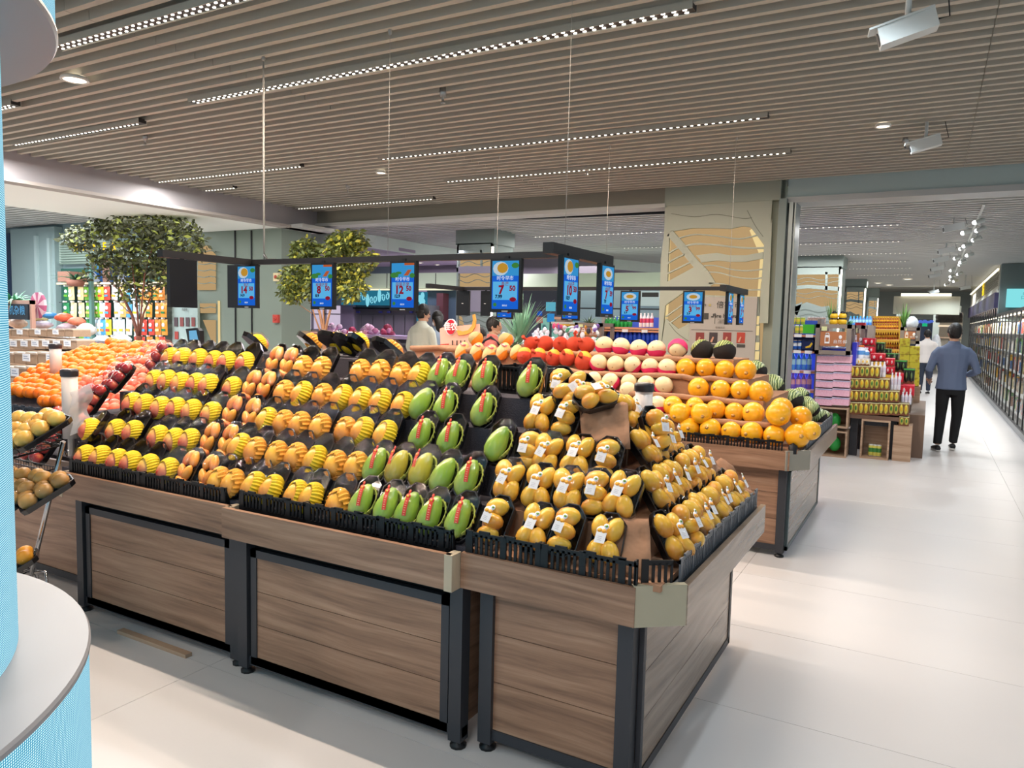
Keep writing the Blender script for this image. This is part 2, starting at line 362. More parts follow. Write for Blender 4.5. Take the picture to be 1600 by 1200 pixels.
# side slits of light on the pillar
for v0, v1 in ((494, 507), (509, 524), (535, 547), (549, 562), (564, 572)):
    ppoly('lit_slit', [(1180, v0), (1186.5, v0), (1185.5, v1), (1179, v1)], Yp-.003, .006, M_glow2, pil)
# notice panel on the pillar
npn = thing('notice_panel', 'grey fire hydrant notice panel on the big sage pillar behind the melons', 'sign', PY(1130, 560, Yp-.03))
def nb(name, u0, v0, u1, v1, m, dd=.02, off=0):
    o = pbox(name, u0, v0, u1, v1, Yp-.035-off, dd, m); o.parent = npn; o.matrix_parent_inverse = Matrix.Translation(-npn.location); return o
nb('board', 1077, 464, 1180, 600, mat('notice_grey', 'A09A93', .5), .03)
pc = PY(1130, 500, Yp)
def nt(s, u, v, px, m, bold=.0):
    p = PY(u, v, Yp-.042); o = text(s, px/126*1.0, m, npn, p-npn.location, bold=bold); return o
M_ink = mat('dark_ink', '3B3A38', .6); M_inky = mat('yellow_ink', 'A79A5E', .6)
nt('9', 1102, 477, 5, M_ink); nt('●', 1109, 477, 5, M_inky); nt('倍客 市', 1139, 477, 11, M_ink); nt('Fire Hydrant', 1136, 494, 8, M_ink, .001)
nt('消防栓', 1132, 503, 7, mat('mid_ink', '77726C', .6)); nt('使用方法', 1125, 512, 3.5, mat('mid_ink', '77726C'))
nb('hydrant_icon', 1100, 489, 1107, 499, M_ink, .004, .004); nb('rule', 1116.6, 489, 1117.2, 506, M_ink, .004, .004); nb('rule', 1111, 494, 1114.5, 496, M_ink, .004, .004)
nb('rule', 1080, 516, 1176, 516.5, M_ink, .004, .004)
for u, c in ((1093.5, '7A3330'), (1114.5, '3A3234'), (1136, '80332F'), (1157.5, 'A33A2C')):
    nb('picture', u-6.5, 519.5, u+6.5, 536, mat('pic'+c, c, .5), .004, .004); nb('caption', u-6.5, 538, u+6.5, 543, M_ink, .004, .004)
    ppoly('arm', [(u-5, 534), (u-1, 526), (u+1, 527), (u-2, 535)], Yp-.046, .003, mat('skin_print', 'B98A72', .5), None).parent = npn
for o in [o for o in C.objects if o.name.startswith('arm') and o.parent == npn]: o.matrix_parent_inverse = Matrix.Translation(-npn.location)
# far pillars with the same fretwork
def far_pillar(u0, u1, Y, vt, n, labelm):
    a = PY(u0, 450, Y).x; b2 = PY(u1, 450, Y).x; w = b2-a
    p = struct(MB().box((a, Y+.06, 0), (b2, Y+w, 3.3)).box((a-.03, Y, 2.95), (b2+.03, Y+w, 3.3)).obj('wall_pillar', [mat('pillar_blue_grey', '83908B', .6)]))
    MB().box((a+.05, Y+.035, 1.1), (b2-.05, Y+.06, 2.95)).obj('light_screen', [M_glow], p)
    R = lambda fx, fz: Vector((a+fx*w, Y, fz))
    P = [[R(0, 2.80), R(1, 2.80), R(1, 2.97), R(0, 2.97)], [R(0, 1), R(.05, 1), R(.05, 2.97), R(0, 2.97)], [R(.95, 1), R(1, 1), R(1, 2.97), R(.95, 2.97)],
         [R(.68, 2.45), R(.73, 2.45), R(.71, 2.85), R(.66, 2.85)], [R(0, 2.47), R(.3, 2.50), R(1, 2.44), R(1, 2.53), R(.3, 2.58), R(0, 2.55)],
         [R(.04, 2.10), R(.3, 2.2), R(.62, 2.1), R(.78, 2.12), R(.95, 1.75), R(.95, 1.0), R(.05, 1.0), R(.33, 1.35), R(.05, 1.95)], [R(.04, 2.14), R(.2, 2.2), R(.1, 1.9), R(.04, 1.95)]]
    for q in P: MB().prism(q, (0, .03, 0)).obj('fret_plate', [M_plateb], p)
    for z0 in (2.7, 2.62, 2.4, 2.3, 2.0, 1.9, 1.8, 1.7, 1.6, 1.5, 1.42):
        mb = MB(); prev = None
        for k in range(13):
            q = R(.05+.9*k/12, z0+.03*math.sin(k*.8+z0*9))
            if prev is not None: mb.prism([prev, q, q+Vector((0, 0, .012)), prev+Vector((0, 0, .012))], (0, -.006, 0))
            prev = q
        mb.obj('fret_rib', [mat('rib_grey', '6F7B76', .6)], p)
    MB().box((b2-.012, Y-.01, 1.1), (b2+.02, Y+.02, 2.9)).obj('edge_lamp', [M_lamp], p)
    return p
far_pillar(1241, 1313, 17.5, 415, 2, ''); far_pillar(1321, 1352, 25.5, 437, 3, ''); far_pillar(1357, 1373, 33, 452, 4, '')
far_pillar(921, 947, 17.5, 415, 3, ''); far_pillar(1028, 1040, 25.5, 437, 3, '')
fpn = far_pillar(713, 768, 11.2, 415, 3, '')
for q_ in ((716, 448, 766, 487), (716, 416, 766, 427)): o = pbox('cover_panel', *q_, 11.17, .02, mat('lilac_grey', '8C8798', .6)); o.parent = fpn
# back walls
WALLS = MB().box((-32, 8.05, 0), (-10.25, 8.2, 3.34)).obj('wall_left', [M_green2]); struct(WALLS)
struct(MB().box((-12, 15.5, 0), (-6.6, 15.7, 3.34)).obj('wall_back', [mat('lilac_wall', '6C6470', .7)]))
struct(MB().box((-20, 36, 0), (9, 36.2, 3.34)).obj('wall_far', [mat('far_grey', '8C938F', .7)]))
struct(MB().box((-32.2, -4, 0), (-32, 36, 3.34)).obj('wall_end', [M_green2]))
struct(MB().box((-32, 8.2, 0), (-31.9, 36, 3.34)).box((-32, 15.6, 0), (-12, 15.8, 3.34)).obj('wall_end', [M_green2]))
# ================================================================ produce stands
def slotted(mb, p0, p1, z0, z1, n, th=.006, notch=True):
    """a moulded crate wall with upright slots between p0 and p1"""
    p0 = Vector(p0+(0,)); p1 = Vector(p1+(0,)); d = (p1-p0); L = d.length; d.normalize()
    M = Matrix.Translation(p0) @ Matrix.Rotation(math.atan2(d.y, d.x), 4, 'Z')
    h = z1-z0
    mb.box((0, 0, z0), (L, th, z0+.18*h), 0, M); mb.box((0, 0, z1-.2*h), (L, th, z1-.04*h), 0, M)
    k = 0; x = 0
    while x < L-.001:
        solid = (k % 6 == 0); w = .024 if solid else .010
        mb.box((x, -.001 if solid else 0, z0+.1*h), (min(L, x+w), th, z1-(.0 if solid else .12*h)), 0, M)
        x += w+(.0 if solid else .0)+.011; k += 1
    if notch:
        x = .05
        while x < L-.04: mb.box((x, -.001, z1-.05*h), (x+.045, th, z1+.04*h), 0, M); x += .105
def crate(x0, x1, y0, y1, z0, h, m=M_black):
    mb = MB(); mb.box((x0, y0, z0), (x1, y1, z0+.006))
    for a, b in (((x0, y0), (x1, y0)), ((x1, y0), (x1, y1)), ((x1, y1), (x0, y1)), ((x0, y1), (x0, y0))): slotted(mb, a, b, z0, z0+h, 0)
    return mb.obj('crate', m)
def stand(name, label, x0, x1, y0, y1, door=True, apr=(.63, .762), planks=3, lip=.06, side=None, caps=(0, 0), mapron=M_wood, over=(.06, .06)):
    """fruit stand: posts, rails, plank panel front, wooden apron"""
    t = thing(name, label, 'display stand', ((x0+x1)/2, y0, 0))
    def P(n, mb, m):
        o = mb.obj(n, m, t); o.location = -t.location; return o
    for px in (x0, x1-.055):
        for py in (y0, y1-.055): P('post', MB().box((px, py, .03), (px+.055, py+.055, .70)), M_frame)
        P('foot', MB().lathe([(.0, 0), (.032, 0), (.032, .012), (.016, .02), (.016, .035)], 10, (px+.028, y0+.03, 0)), M_black)
    P('bottom_rail', MB().box((x0, y0+.012, .045), (x1, y0+.05, .085)), M_frame)
    a, b2 = x0+.055, x1-.055
    if door:
        P('recess', MB().box((a, y0+.05, .04), (b2, y0+.06, .64)), M_black)
        f = MB()
        for q in (((a+.012, .05), (a+.047, .575)), ((b2-.047, .05), (b2-.012, .575)), ((a+.012, .54), (b2-.012, .575)), ((a+.012, .05), (b2-.012, .085))):
            f.box((q[0][0], y0+.012, q[0][1]), (q[1][0], y0+.04, q[1][1]))
        P('door_frame', f, M_frame); a += .047; b2 -= .047; zb, zt = .085, .54
    else: zb, zt = .085, .64
    for k in range(planks):
        h = (zt-zb)/planks; P('plank', MB().box((a, y0+.018, zb+k*h), (b2, y0+.036, zb+(k+1)*h-.0025)), M_wood)
    P('deck', MB().box((x0, y0-.03, .70), (x1-.035, y1+.02, .745)), M_black)
    for sx in (x0+.014, x1-.03): P('side_panel', MB().box((sx, y0+.06, .08), (sx+.016, y1-.06, .66)), M_wood)
    P('apron', MB().box((x0-over[0]+.0, y0-lip, apr[0]), (x1+over[1], y0-lip+.022, apr[1])), mapron)
    if caps[0]: P('end_cap', MB().box((x0-over[0]-.008, y0-lip-.002, apr[0]), (x0-over[0]+.02, y0-lip+.05, apr[1])), M_cream)
    if caps[1]: P('end_cap', MB().box((x1+over[1]-.022, y0-lip-.003, apr[0]-.003), (x1+over[1]+.012, y0-lip+.06, apr[1])), M_cream)
    return t, P
t1, _ = stand('fruit_stand', 'brown plank stand under the blush mangoes, left of the middle one', -3.90, -2.655, 2.26, 3.70, caps=(1, 1), over=(.03, .02))
t2, _ = stand('fruit_stand', 'middle brown plank stand with dark frame below the yellow and green mangoes', -2.62, -1.43, 2.23, 3.70, caps=(0, 1), over=(.03, -.02))
t3, P3 = stand('fruit_stand', 'brown corner stand with chamfered apron under the small yellow mangoes', -1.385, -.79, 2.28, 3.72, door=False, over=(.05, .02))
P3('corner_plate', MB().prism([Vector((-.775, 2.222, .628)), Vector((-.634, 2.335, .628)), Vector((-.65, 2.355, .628)), Vector((-.79, 2.244, .628))], (0, 0, .137)), M_plate)
P3('side_apron', MB().box((-.652, 2.335, .63), (-.63, 3.64, .762)), M_wood2)
P3('side_frame', MB().box((-.79, 2.34, .04), (-.772, 2.365, .63)).box((-.79, 3.63, .04), (-.772, 3.665, .63)).box((-.79, 2.34, .04), (-.772, 3.66, .075)).box((-.79, 2.34, .59), (-.772, 3.66, .63)), M_frame)
for k in range(3): P3('side_plank', MB().box((-.79, 2.365, .075+k*.172), (-.776, 3.63, .075+(k+1)*.172-.002)), M_wood2)
P3('side_deck', MB().box((-.79, 2.36, .70), (-.655, 3.64, .742)), M_black)
t0, P0 = stand('fruit_stand', 'set-back brown stand end behind the wire cart on the left', -4.95, -3.93, 2.42, 3.70, door=False, planks=1, over=(.0, .0), caps=(0, 0))
# low wood strip lying under the left stand
tag(MB().box((-3.45, 2.19, 0), (-2.93, 2.225, .018)).obj('wood_strip', M_oak), 'narrow wooden strip lying on the floor below the left stand', 'wood strip')
# stepped risers carrying the trays
M_foam = mat('charcoal_foam', '4E4A52', .95, var=.35, vs=180, bump=.4, bs=300)
M_cloth = mat('tan_sacking', 'A67C60', .95, var=.18, vs=9, bump=.8, bs=18)
for i in range(0, 5):
    zt = .768+.125*i
    yf = 2.275+.14*i if i else 2.262
    tag(MB().box((-4.02-.0*i, yf, .746 if i == 0 else zt-.127), (-1.43, 3.66-.13*i, zt)).obj('riser', [M_foam]), 'charcoal foam step under the %s row of mango trays on the long front' % ORD[i], 'riser', 'foam steps')
    x1 = -.70-.12*i
    w = tag(MB().box((-1.425, yf+.0, .747 if i == 0 else zt-.127), (x1, 3.60-.12*i, zt)).obj('riser', [M_cloth]), 'sacking covered step under the %s row of small mangoes on the corner stand' % ORD[i], 'riser', 'sacking steps')
tag(MB().box((-4.0, 3.15, .746), (-2.76, 3.44, 1.375)).obj('riser', [M_foam]), 'charcoal foam block behind the crest of the mango stand', 'riser')
# sacking where it shows: sagging cloths
def cloth(name, label, pts, n=10, amp=.012, m=M_cloth, seed=0, th=.006):
    """bilinear patch between four corners with folds"""
    rr = random.Random(seed); a, b2, c, d = [Vector(p) for p in pts]; mb = MB(); N = n
    nrm = (b2-a).cross(d-a).normalized(); ph = [rr.uniform(0, 6) for _ in range(6)]
    for j in range(N+1):
        for i in range(N+1):
            u, v = i/N, j/N; p = a*(1-u)*(1-v)+b2*u*(1-v)+c*u*v+d*(1-u)*v
            w = math.sin(u*9+ph[0]+v*3)*.5+math.sin(v*11+ph[1]-u*4)*.4+math.sin((u+v)*17+ph[2])*.25
            mb.v.append(tuple(p+nrm*(amp*w+amp*.6)))
    for j in range(N):
        for i in range(N): k = j*(N+1)+i; mb.face((k, k+1, k+N+2, k+N+1), 0, True)
    o = mb.obj(name, m); mod = o.modifiers.new('s', 'SOLIDIFY'); mod.thickness = th; return tag(o, label, 'cloth')
# black crates along the front
cr = 0
for (x0, x1, g, h) in ((-3.90, -3.30, 'left stand, left one', .085), (-3.295, -2.70, 'left stand, right one', .085), (-2.61, -2.22, 'middle stand, left one', .088), (-2.215, -1.83, 'middle stand, centre one', .088), (-1.825, -1.48, 'middle stand, right one', .088),
                     (-1.42, -1.12, 'corner stand, left one', .10), (-1.115, -.77, 'corner stand, right one', .10)):
    mb = MB(); slotted(mb, (x0, 2.235), (x1, 2.235), .745, .745+h, 0); slotted(mb, (x0, 2.235), (x0, 2.262), .745, .745+h, 0, notch=False); slotted(mb, (x1-.006, 2.235), (x1-.006, 2.262), .745, .745+h, 0, notch=False)
    mb.box((x0, 2.235, .745), (x1, 2.262, .749))
    tag(mb.obj('crate', M_black), 'black slotted plastic crate edge on the ' + g, 'crate', 'crates along the front')
mb = MB(); slotted(mb, (-.765, 2.262), (-.68, 2.325), .745, .845, 0, notch=False)
tag(mb.obj('crate', M_black), 'short black crate corner above the cream corner plate', 'crate')
M_greyc = mat('grey_crate', '5C626A', .4)
for k in range(3):
    mb = MB(); slotted(mb, (-.665, 2.36+.42*k), (-.665, 2.36+.42*(k+1)-.005), .745, .838, 0)
    mb.box((-.69, 2.36+.42*k, .745), (-.665, 2.36+.42*(k+1)-.005, .75))
    tag(mb.obj('crate', M_greyc), 'grey slotted crate side on the corner stand, %s from the front' % ORD[k], 'crate', 'crates along the right side')
# ---------------------------------------------------------------- trays
def oct_pts(w, l, c, z): return [(-w+c, -l, z), (w-c, -l, z), (w, -l+c, z), (w, l-c*1.2, z), (w-c*1.15, l, z), (-w+c*1.15, l, z), (-w, l-c*1.2, z), (-w, -l+c, z)]
def tray_mesh(w, l, c=.03, dep=.024):
    mb = MB()
    rings = [oct_pts(w-.004, l-.004, c, -dep-.002), oct_pts(w, l, c, 0), oct_pts(w, l, c, .003), oct_pts(w-.004, l-.004, c*.97, .003), oct_pts(w-.010, l-.010, c*.9, -dep)]
    for r in rings: mb.v += r
    for j in range(4):
        for i in range(8): k = (i+1) % 8; mb.face((j*8+i, j*8+k, (j+1)*8+k, (j+1)*8+i), 1 if j in (1, 2) else 0)
    mb.face(list(range(32, 40)), 0); mb.face(list(range(7, -1, -1)), 0)
    return mb.mesh('tray', [M_tray, M_rim])
def film_mesh(w, l, h, seed=0, cy=-.01):
    rr = random.Random(seed); mb = MB(); nx, ny = 10, 14; ph = [rr.uniform(0, 6) for _ in range(4)]
    for j in range(ny+1):
        for i in range(nx+1):
            a = -1+2*i/nx; b2 = -1+2*j/ny
            ww = w if b2 < .7 else w-(b2-.7)/.3*w*.5
            e = max(0, 1-a*a)**.5*max(0, 1-b2*b2)**.45*(1-.85*max(0, b2)**.8)
            wr = (math.sin(a*5+b2*9+ph[0])+math.sin(b2*14-a*4+ph[1]))*.0016*(1-a*a)*(1-b2*b2)
            mb.v.append((a*(ww+.0015), b2*(l+.0015), .003+h*e+wr))
    for j in range(ny):
        for i in range(nx): k = j*(nx+1)+i; mb.face((k, k+1, k+nx+2, k+nx+1), 0, True)
    return mb.mesh('cling_film', [MATS['film']])
def mango_fn(k=.16, tip=.12):
    def fn(q, p, t):
        y = q.y; return Vector((q.x*(1-(.10 if k < .2 else .26)*y)+k*(y*y-.4)*.5, q.y, q.z*(1-.12*y)))
    return fn
def net_mesh(r, opening=(-.35, -.1, .9), th0=.9, ribs=22, m=None, ruff=.05, seed=0, amp=.045):
    """foam net cup: ellipsoid round axis `opening`, open at its pole"""
    ax = Vector(opening).normalized(); a = ax.orthogonal().normalized(); b2 = ax.cross(a); mb = MB(); nu = ribs*2; nv = 9; rr = random.Random(seed)
    edge = [rr.uniform(-ruff, ruff) for _ in range(nu)]
    for j in range(nv+2):
        for i in range(nu):
            p = 2*PI*i/nu
            t = th0+edge[i]+(PI-th0-edge[i])*max(0, j-1)/nv
            s = 1.0 + (amp if i % 2 else -amp*.2)*math.sin(min(t, PI))**.5
            if j == 0: s = .93; t += .05
            q = (ax*math.cos(t)+(a*math.cos(p)+b2*math.sin(p))*math.sin(t))*s
            mb.v.append((q.x*r[0], q.y*r[1], q.z*r[2]))
    for j in range(nv+1):
        for i in range(nu): k = (i+1) % nu; mb.face((j*nu+i, (j+1)*nu+i, (j+1)*nu+k, j*nu+k), 0, False)
    return mb.mesh('foam_net', [m])
TR = tray_mesh(.056, .104)
FILMS = [film_mesh(.056, .104, .074, s) for s in (1, 2, 3)]
M_blush = blush('mango_blush', ['C2503F', 'D9745A', 'E08A5A', 'F0B060', 'F2C35C', 'E9BC50'], .35, (.2, 1, .2), .11)
M_gold = blush('mango_gold', ['E08A3C', 'EFA53C', 'F4B83F', 'F2B845'], .35, (.3, 1, 0), .13)
M_greenm = blush('mango_green', ['A8B45A', '8DB03E', '9CB846', '79A03A'], .28, (.4, 1, .2), .16, 9)
M_olive = blush('mango_olive', ['A98C3C', 'B5A53C', 'C0B03C', 'A9AC40'], .28, (.4, 1, .2), .16, 9)
M_longm = blush('mango_orange', ['D9683C', 'EE9440', 'F2A740', 'E9A64A'], .35, (.5, .8, 0), .09)
M_small = blush('mango_small', ['D98E35', 'E9AE3A', 'EDBB45', 'D8B13C'], .3, (.4, .8, .3), .10, 20)
M_ynet = mat('yellow_foam_net', 'ECC81F', .7, sss=.1); M_onet = mat('orange_foam_net', 'EBA53A', .75)
M_red = mat('red_sticker', 'D93A22', .4); M_orangep = mat('orange_print', 'F2A52E', .45); M_leafp = mat('leaf_print', '6F9B3C', .5); M_stk = mat('sticker_ink', 'F2C6A0', .5)
def mango_mesh(r, m, nu=14, nv=10, k=.16): return MB().ell((0, 0, 0), r, nu, nv, 0, Matrix.Rotation(0, 3, 'X'), mango_fn(k)).mesh('mango', [m])
PROTO = {}
def proto(kind, name, label, parts):
    t = thing(name, label, 'fruit tray')
    for (n, me, loc, rot) in parts: put(n, me, t, loc, rot)
    PROTO[kind] = t; t['used'] = 0; return t
mA = mango_mesh((.049, .061, .044), M_blush); mB = mango_mesh((.047, .063, .043), M_gold)
mG = mango_mesh((.044, .082, .040), M_greenm, k=.22); mY = mango_mesh((.044, .080, .040), M_olive, k=.22)
nA = net_mesh((.054, .065, .049), (-.22, -.48, .80), 1.02, 26, M_ynet, .03, 1, .05)
nB = net_mesh((.053, .069, .049), (-.30, -.10, .85), .95, 26, M_ynet, .02, 2, .06)
nO = net_mesh((.052, .067, .048), (-.18, -.30, .85), 1.05, 20, M_onet, .2, 3, .08)
nG = net_mesh((.052, .070, .040), (-.15, .2, .95), 1.62, 20, mat('pale_net', 'C9CC62', .7), .05, 4, .06)
dot = MB().ell((0, 0, 0), (.010, .012, .002), 10, 4, 0).mesh('red_dot_sticker', [M_red])
def sticker_mesh():
    mb = MB()   # red strip with a round head, bent over the fruit
    def yz(y): return .0425-2.6*y*y
    for k in range(8):
        y0 = -.052+.009*k; y1 = y0+.009
        mb.prism([Vector((-.0085, y0, yz(y0))), Vector((.0085, y0, yz(y0))), Vector((.0085, y1, yz(y1))), Vector((-.0085, y1, yz(y1)))], (0, 0, .001))
        if k < 7: mb.prism([Vector((-.004, y0+.002, yz(y0)+.0012)), Vector((.003, y0+.002, yz(y0)+.0012)), Vector((.003, y0+.004, yz(y0+.004)+.0012)), Vector((-.004, y0+.004, yz(y0+.004)+.0012))], (0, 0, .0006), 2)
    mb.ell((0, .026, yz(.026)), (.0125, .0125, .0016), 12, 3, 0); mb.ell((-.001, .025, yz(.026)+.0018), (.006, .006, .001), 8, 3, 1); mb.ell((.001, .045, .0385), (.006, .010, .001), 8, 3, 0)
    return mb.mesh('red_sticker', [M_red, M_orangep, M_stk])
SM = sticker_mesh()
def label_mesh():
    mb = MB(); mb.box((-.019, -.026, 0), (.019, .012, .0012))
    mb.ell((-.003, .019, .0006), (.021, .017, .0009), 12, 3, 0); mb.ell((.011, .034, .0006), (.012, .012, .0009), 10, 3, 0)
    mb.ell((-.009, .018, .0014), (.011, .009, .0009), 8, 3, 1); mb.ell((.007, .017, .0014), (.010, .009, .0009), 8, 3, 1); mb.ell((.012, .035, .0014), (.007, .005, .0008), 8, 3, 2)
    for k in range(3): mb.box((-.010, -.017+.006*k, .0012), (.006, -.0155+.006*k, .0014), 3)
    return mb.mesh('price_label', [M_white, M_orangep, M_leafp, mat('label_ink', 'BDB6BC', .6)])
LM = label_mesh()
_s = MB().box((-.006, -.02, 0), (.006, .02, .001)).box((-.004, -.015, .001), (.004, .012, .0013), 1).mesh('barcode', [M_white, mat('barcode_ink', '55504F', .6)])
proto('A', 'mango_tray', '', [('tray', TR, None, None), ('foam_net', nA, (.003, -.036, .014), None), ('mango', mA, (-.002, -.040, .014), (0, 0, .25)), ('red_dot_sticker', dot, (-.006, -.064, .0535), (.35, .05, .2)), ('cling_film', FILMS[0], None, None)])
proto('B', 'mango_tray', '', [('tray', TR, None, None), ('foam_net', nB, (.004, -.035, .014), (0, 0, -.12)), ('mango', mB, (-.003, -.040, .014), (0, 0, .1)), ('cling_film', FILMS[1], None, None)])
proto('O', 'mango_tray', '', [('tray', TR, None, None), ('foam_net', nO, (.002, -.038, .013), (0, 0, .1)), ('mango', mB, (-.002, -.042, .014), (0, 0, .2)), ('cling_film', FILMS[2], None, None)])
proto('G', 'mango_tray', '', [('tray', TR, None, None), ('mango', mG, (-.003, -.018, .014), (0, 0, -.12)), ('foam_net', nG, (.004, -.012, .006), None), ('red_sticker', SM, (.008, .004, .0145), (0, .06, .10)), ('cling_film', FILMS[0], None, None)])
proto('Y', 'mango_tray', '', [('tray', TR, None, None), ('mango', mY, (-.003, -.018, .014), (0, 0, -.12)), ('foam_net', nG, (.004, -.012, .006), None), ('red_sticker', SM, (-.010, .006, .012), (0, -.3, .06)), ('cling_film', FILMS[1], None, None)])
proto('H', 'mango_tray', '', [('tray', TR, None, None), ('mango', mG, (-.003, -.018, .014), (0, 0, -.2)), ('foam_net', nG, (.004, -.012, .006), None), ('cling_film', FILMS[2], None, None)])
mL = mango_mesh((.021, .043, .022), M_longm, 12, 8)
proto('M', 'mango_tray', '', [('tray', TR, None, None)]+[('mango', mL, p, r) for p, r in (((-.022, .045, .008), (0, 0, -.25)), ((.020, .040, .010), (0, 0, .2)), ((-.020, -.028, .010), (.1, 0, .5)), ((.018, -.035, .012), (.2, 0, -.3)), ((.0, -.075, .008), (0, 0, 1.2)))]+[('cling_film', FILMS[1], None, None)])
TR2 = tray_mesh(.062, .100, .034); FS = [film_mesh(.062, .100, .068, s) for s in (5, 6)]
mS = mango_mesh((.031, .046, .030), M_small, 12, 9)
mS2 = mango_mesh((.037, .048, .033), M_small, 12, 9)
proto('S3', 'small_mango_tray', '', [('tray', TR2, None, None), ('mango', mS2, (0, .042, .016), (0, 0, -1.2)), ('mango', mS, (.004, -.010, .022), (0, .1, 1.35)), ('mango', mS, (.002, -.062, .016), (0, 0, -1.45)), ('price_label', LM, (-.002, -.006, .062), (.1, 0, -.12)), ('cling_film', FS[0], None, None)])
proto('S4', 'small_mango_tray', '', [('tray', TR2, None, None), ('mango', mS, (-.027, .040, .016), (0, 0, .15)), ('mango', mS, (.027, .034, .016), (0, 0, -.3)), ('mango', mS, (-.027, -.042, .016), (0, 0, -.2)), ('mango', mS, (.027, -.048, .018), (0, 0, .35)), ('price_label', LM, (0, -.004, .060), (0, 0, -.1)), ('cling_film', FS[1], None, None)])
proto('S5', 'small_mango_tray', '', [('tray', TR2, None, None), ('mango', mS2, (-.022, .034, .016), (0, 0, .4)), ('mango', mS, (.030, .026, .014), (0, 0, -.5)), ('mango', mS, (-.012, -.040, .018), (0, 0, .2)), ('mango', mS, (.034, -.046, .014), (0, 0, -.1)), ('price_label', LM, (.004, -.010, .062), (.05, 0, -.25)), ('cling_film', FS[0], None, None)])
TD = {'A': ('blush mango in yellow net', 'blush mangoes'), 'B': ('golden mango in yellow net', 'yellow netted mangoes'), 'O': ('golden mango in orange net', 'orange netted mangoes'),
      'G': ('green red-stickered mango', 'green mangoes'), 'Y': ('yellowish red-stickered mango', 'green mangoes'), 'H': ('plain green mango', 'green mangoes'), 'M': ('small orange mangoes', 'orange mango trays'),
      'S3': ('three small yellow mangoes', 'small yellow mangoes'), 'S4': ('four small yellow mangoes', 'small yellow mangoes'), 'S5': ('small yellow mangoes', 'small yellow mangoes')}
def place_tray(kind, top, lean=58, yaw=0, roll=0, label='', halfl=.104):
    """`top` is the middle of the tray's upper rim"""
    p = PROTO[kind]; R = Matrix.Rotation(math.radians(yaw), 3, 'Z') @ Matrix.Rotation(math.radians(lean), 3, 'X') @ Matrix.Rotation(math.radians(roll), 3, 'Z')
    loc = Vector(top)-R @ Vector((0, halfl, 0))
    t = p if not p['used'] else dup(p)
    p['used'] = 1; t.location = loc; t.rotation_euler = R.to_euler(); t['label'] = label; t['group'] = TD[kind][1]; t['category'] = 'fruit tray'
    return t
ROWS = {
 'E': [(156,680,'A'),(181,678,'A'),(206,683,'A'),(227,685,'A'),(253,688,'A'),(285,698,'A'),(312,698,'M'),(340,706,'M'),(363,709,'O'),(389,716,'O'),(417,719,'B'),(446,723,'B'),(480,732,'B'),(506,735,'B'),(546,742,'O'),(584,744,'G'),(622,749,'G'),(658,754,'G'),(692,761,'G'),(736,767,'G')],
 'D': [(199,638,'A'),(232,640,'A'),(270,649,'A'),(293,652,'A'),(317,652,'A'),(343,655,'M'),(371,658,'M'),(394,657,'B'),(421,665,'O'),(455,669,'O'),(483,671,'O'),(514,677,'B'),(544,685,'O'),(578,686,'O'),(606,686,'G'),(639,689,'Y'),(678,690,'Y'),(712,702,'H'),(748,704,'G')],
 'C': [(227,598,'A'),(247,599,'A'),(270,605,'A'),(295,604,'A'),(321,607,'A'),(351,612,'A'),(378,615,'M'),(406,618,'M'),(434,619,'B'),(461,622,'O'),(491,626,'O'),(521,629,'O'),(555,633,'O'),(584,633,'B'),(620,640,'B'),(674,639,'G'),(717,644,'G'),(793,653,'H')],
 'B': [(259,562,'A'),(280,563,'A'),(303,567,'A'),(326,567,'A'),(349,569,'A'),(381,572,'A'),(408,575,'M'),(431,577,'M'),(463,576,'O'),(491,581,'B'),(521,582,'O'),(551,585,'B'),(581,588,'B'),(612,591,'B'),(644,598,'B'),(674,596,'H'),(709,600,'G'),(768,605,'G')],
 'A': [(287,529,'A'),(306,530,'A'),(329,531,'A'),(351,533,'A'),(372,534,'A'),(401,535,'A'),(442,537,'M'),(465,540,'M'),(491,540,'O'),(521,542,'O'),(580,546,'O'),(609,546,'O'),(642,551,'O'),(671,553,'B'),(700,550,'G'),(731,554,'G'),(769,556,'G'),(839,560,'G')]}
ROWN = {'E': 'front row', 'D': 'second row up', 'C': 'third row up', 'B': 'fourth row up', 'A': 'top row'}
rt = random.Random(3)
for i, rk in enumerate('EDCBA'):
    y = 2.382+.14*i; zrow = .951+.1245*i
    for j, (u, v, k) in enumerate(ROWS[rk]):
        p = PY(u, v, y)
        lb = '%s, %s tray from left, long stand, %s' % (TD[k][0], ORD[j], ROWN[rk])
        place_tray(k, (p.x, y+rt.uniform(-.004, .004), .4*p.z+.6*zrow), 58+rt.uniform(-3, 3), rt.uniform(-4, 4), rt.uniform(-3, 3), lb)
T3R = [('4', [(789,774),(853,785),(898,788),(957,801)], 2.40), ('3', [(806,715),(853,723),(895,727),(938,731),(987,734)], 2.54), ('2', [(834,670),(868,674),(915,678),(957,682)], 2.68), ('1', [(857,614),(900,619)], 2.82)]
K3 = ['S3', 'S4', 'S3', 'S4', 'S5', 'S4', 'S5', 'S3', 'S4', 'S3', 'S5', 'S4', 'S3', 'S4', 'S3', 'S5']
q = 0
for i, (nm, L, y) in enumerate(T3R):
    for j, (u, v) in enumerate(L):
        p = PY(u, v, y); k = K3[q]; q += 1
        place_tray(k, (p.x, y, p.z), 56+rt.uniform(-3, 3), rt.uniform(-5, 5), rt.uniform(-5, 5), '%s tray, %s from left, front of corner stand, %s row up' % (TD[k][0], ORD[j], ORD[i]), .1)
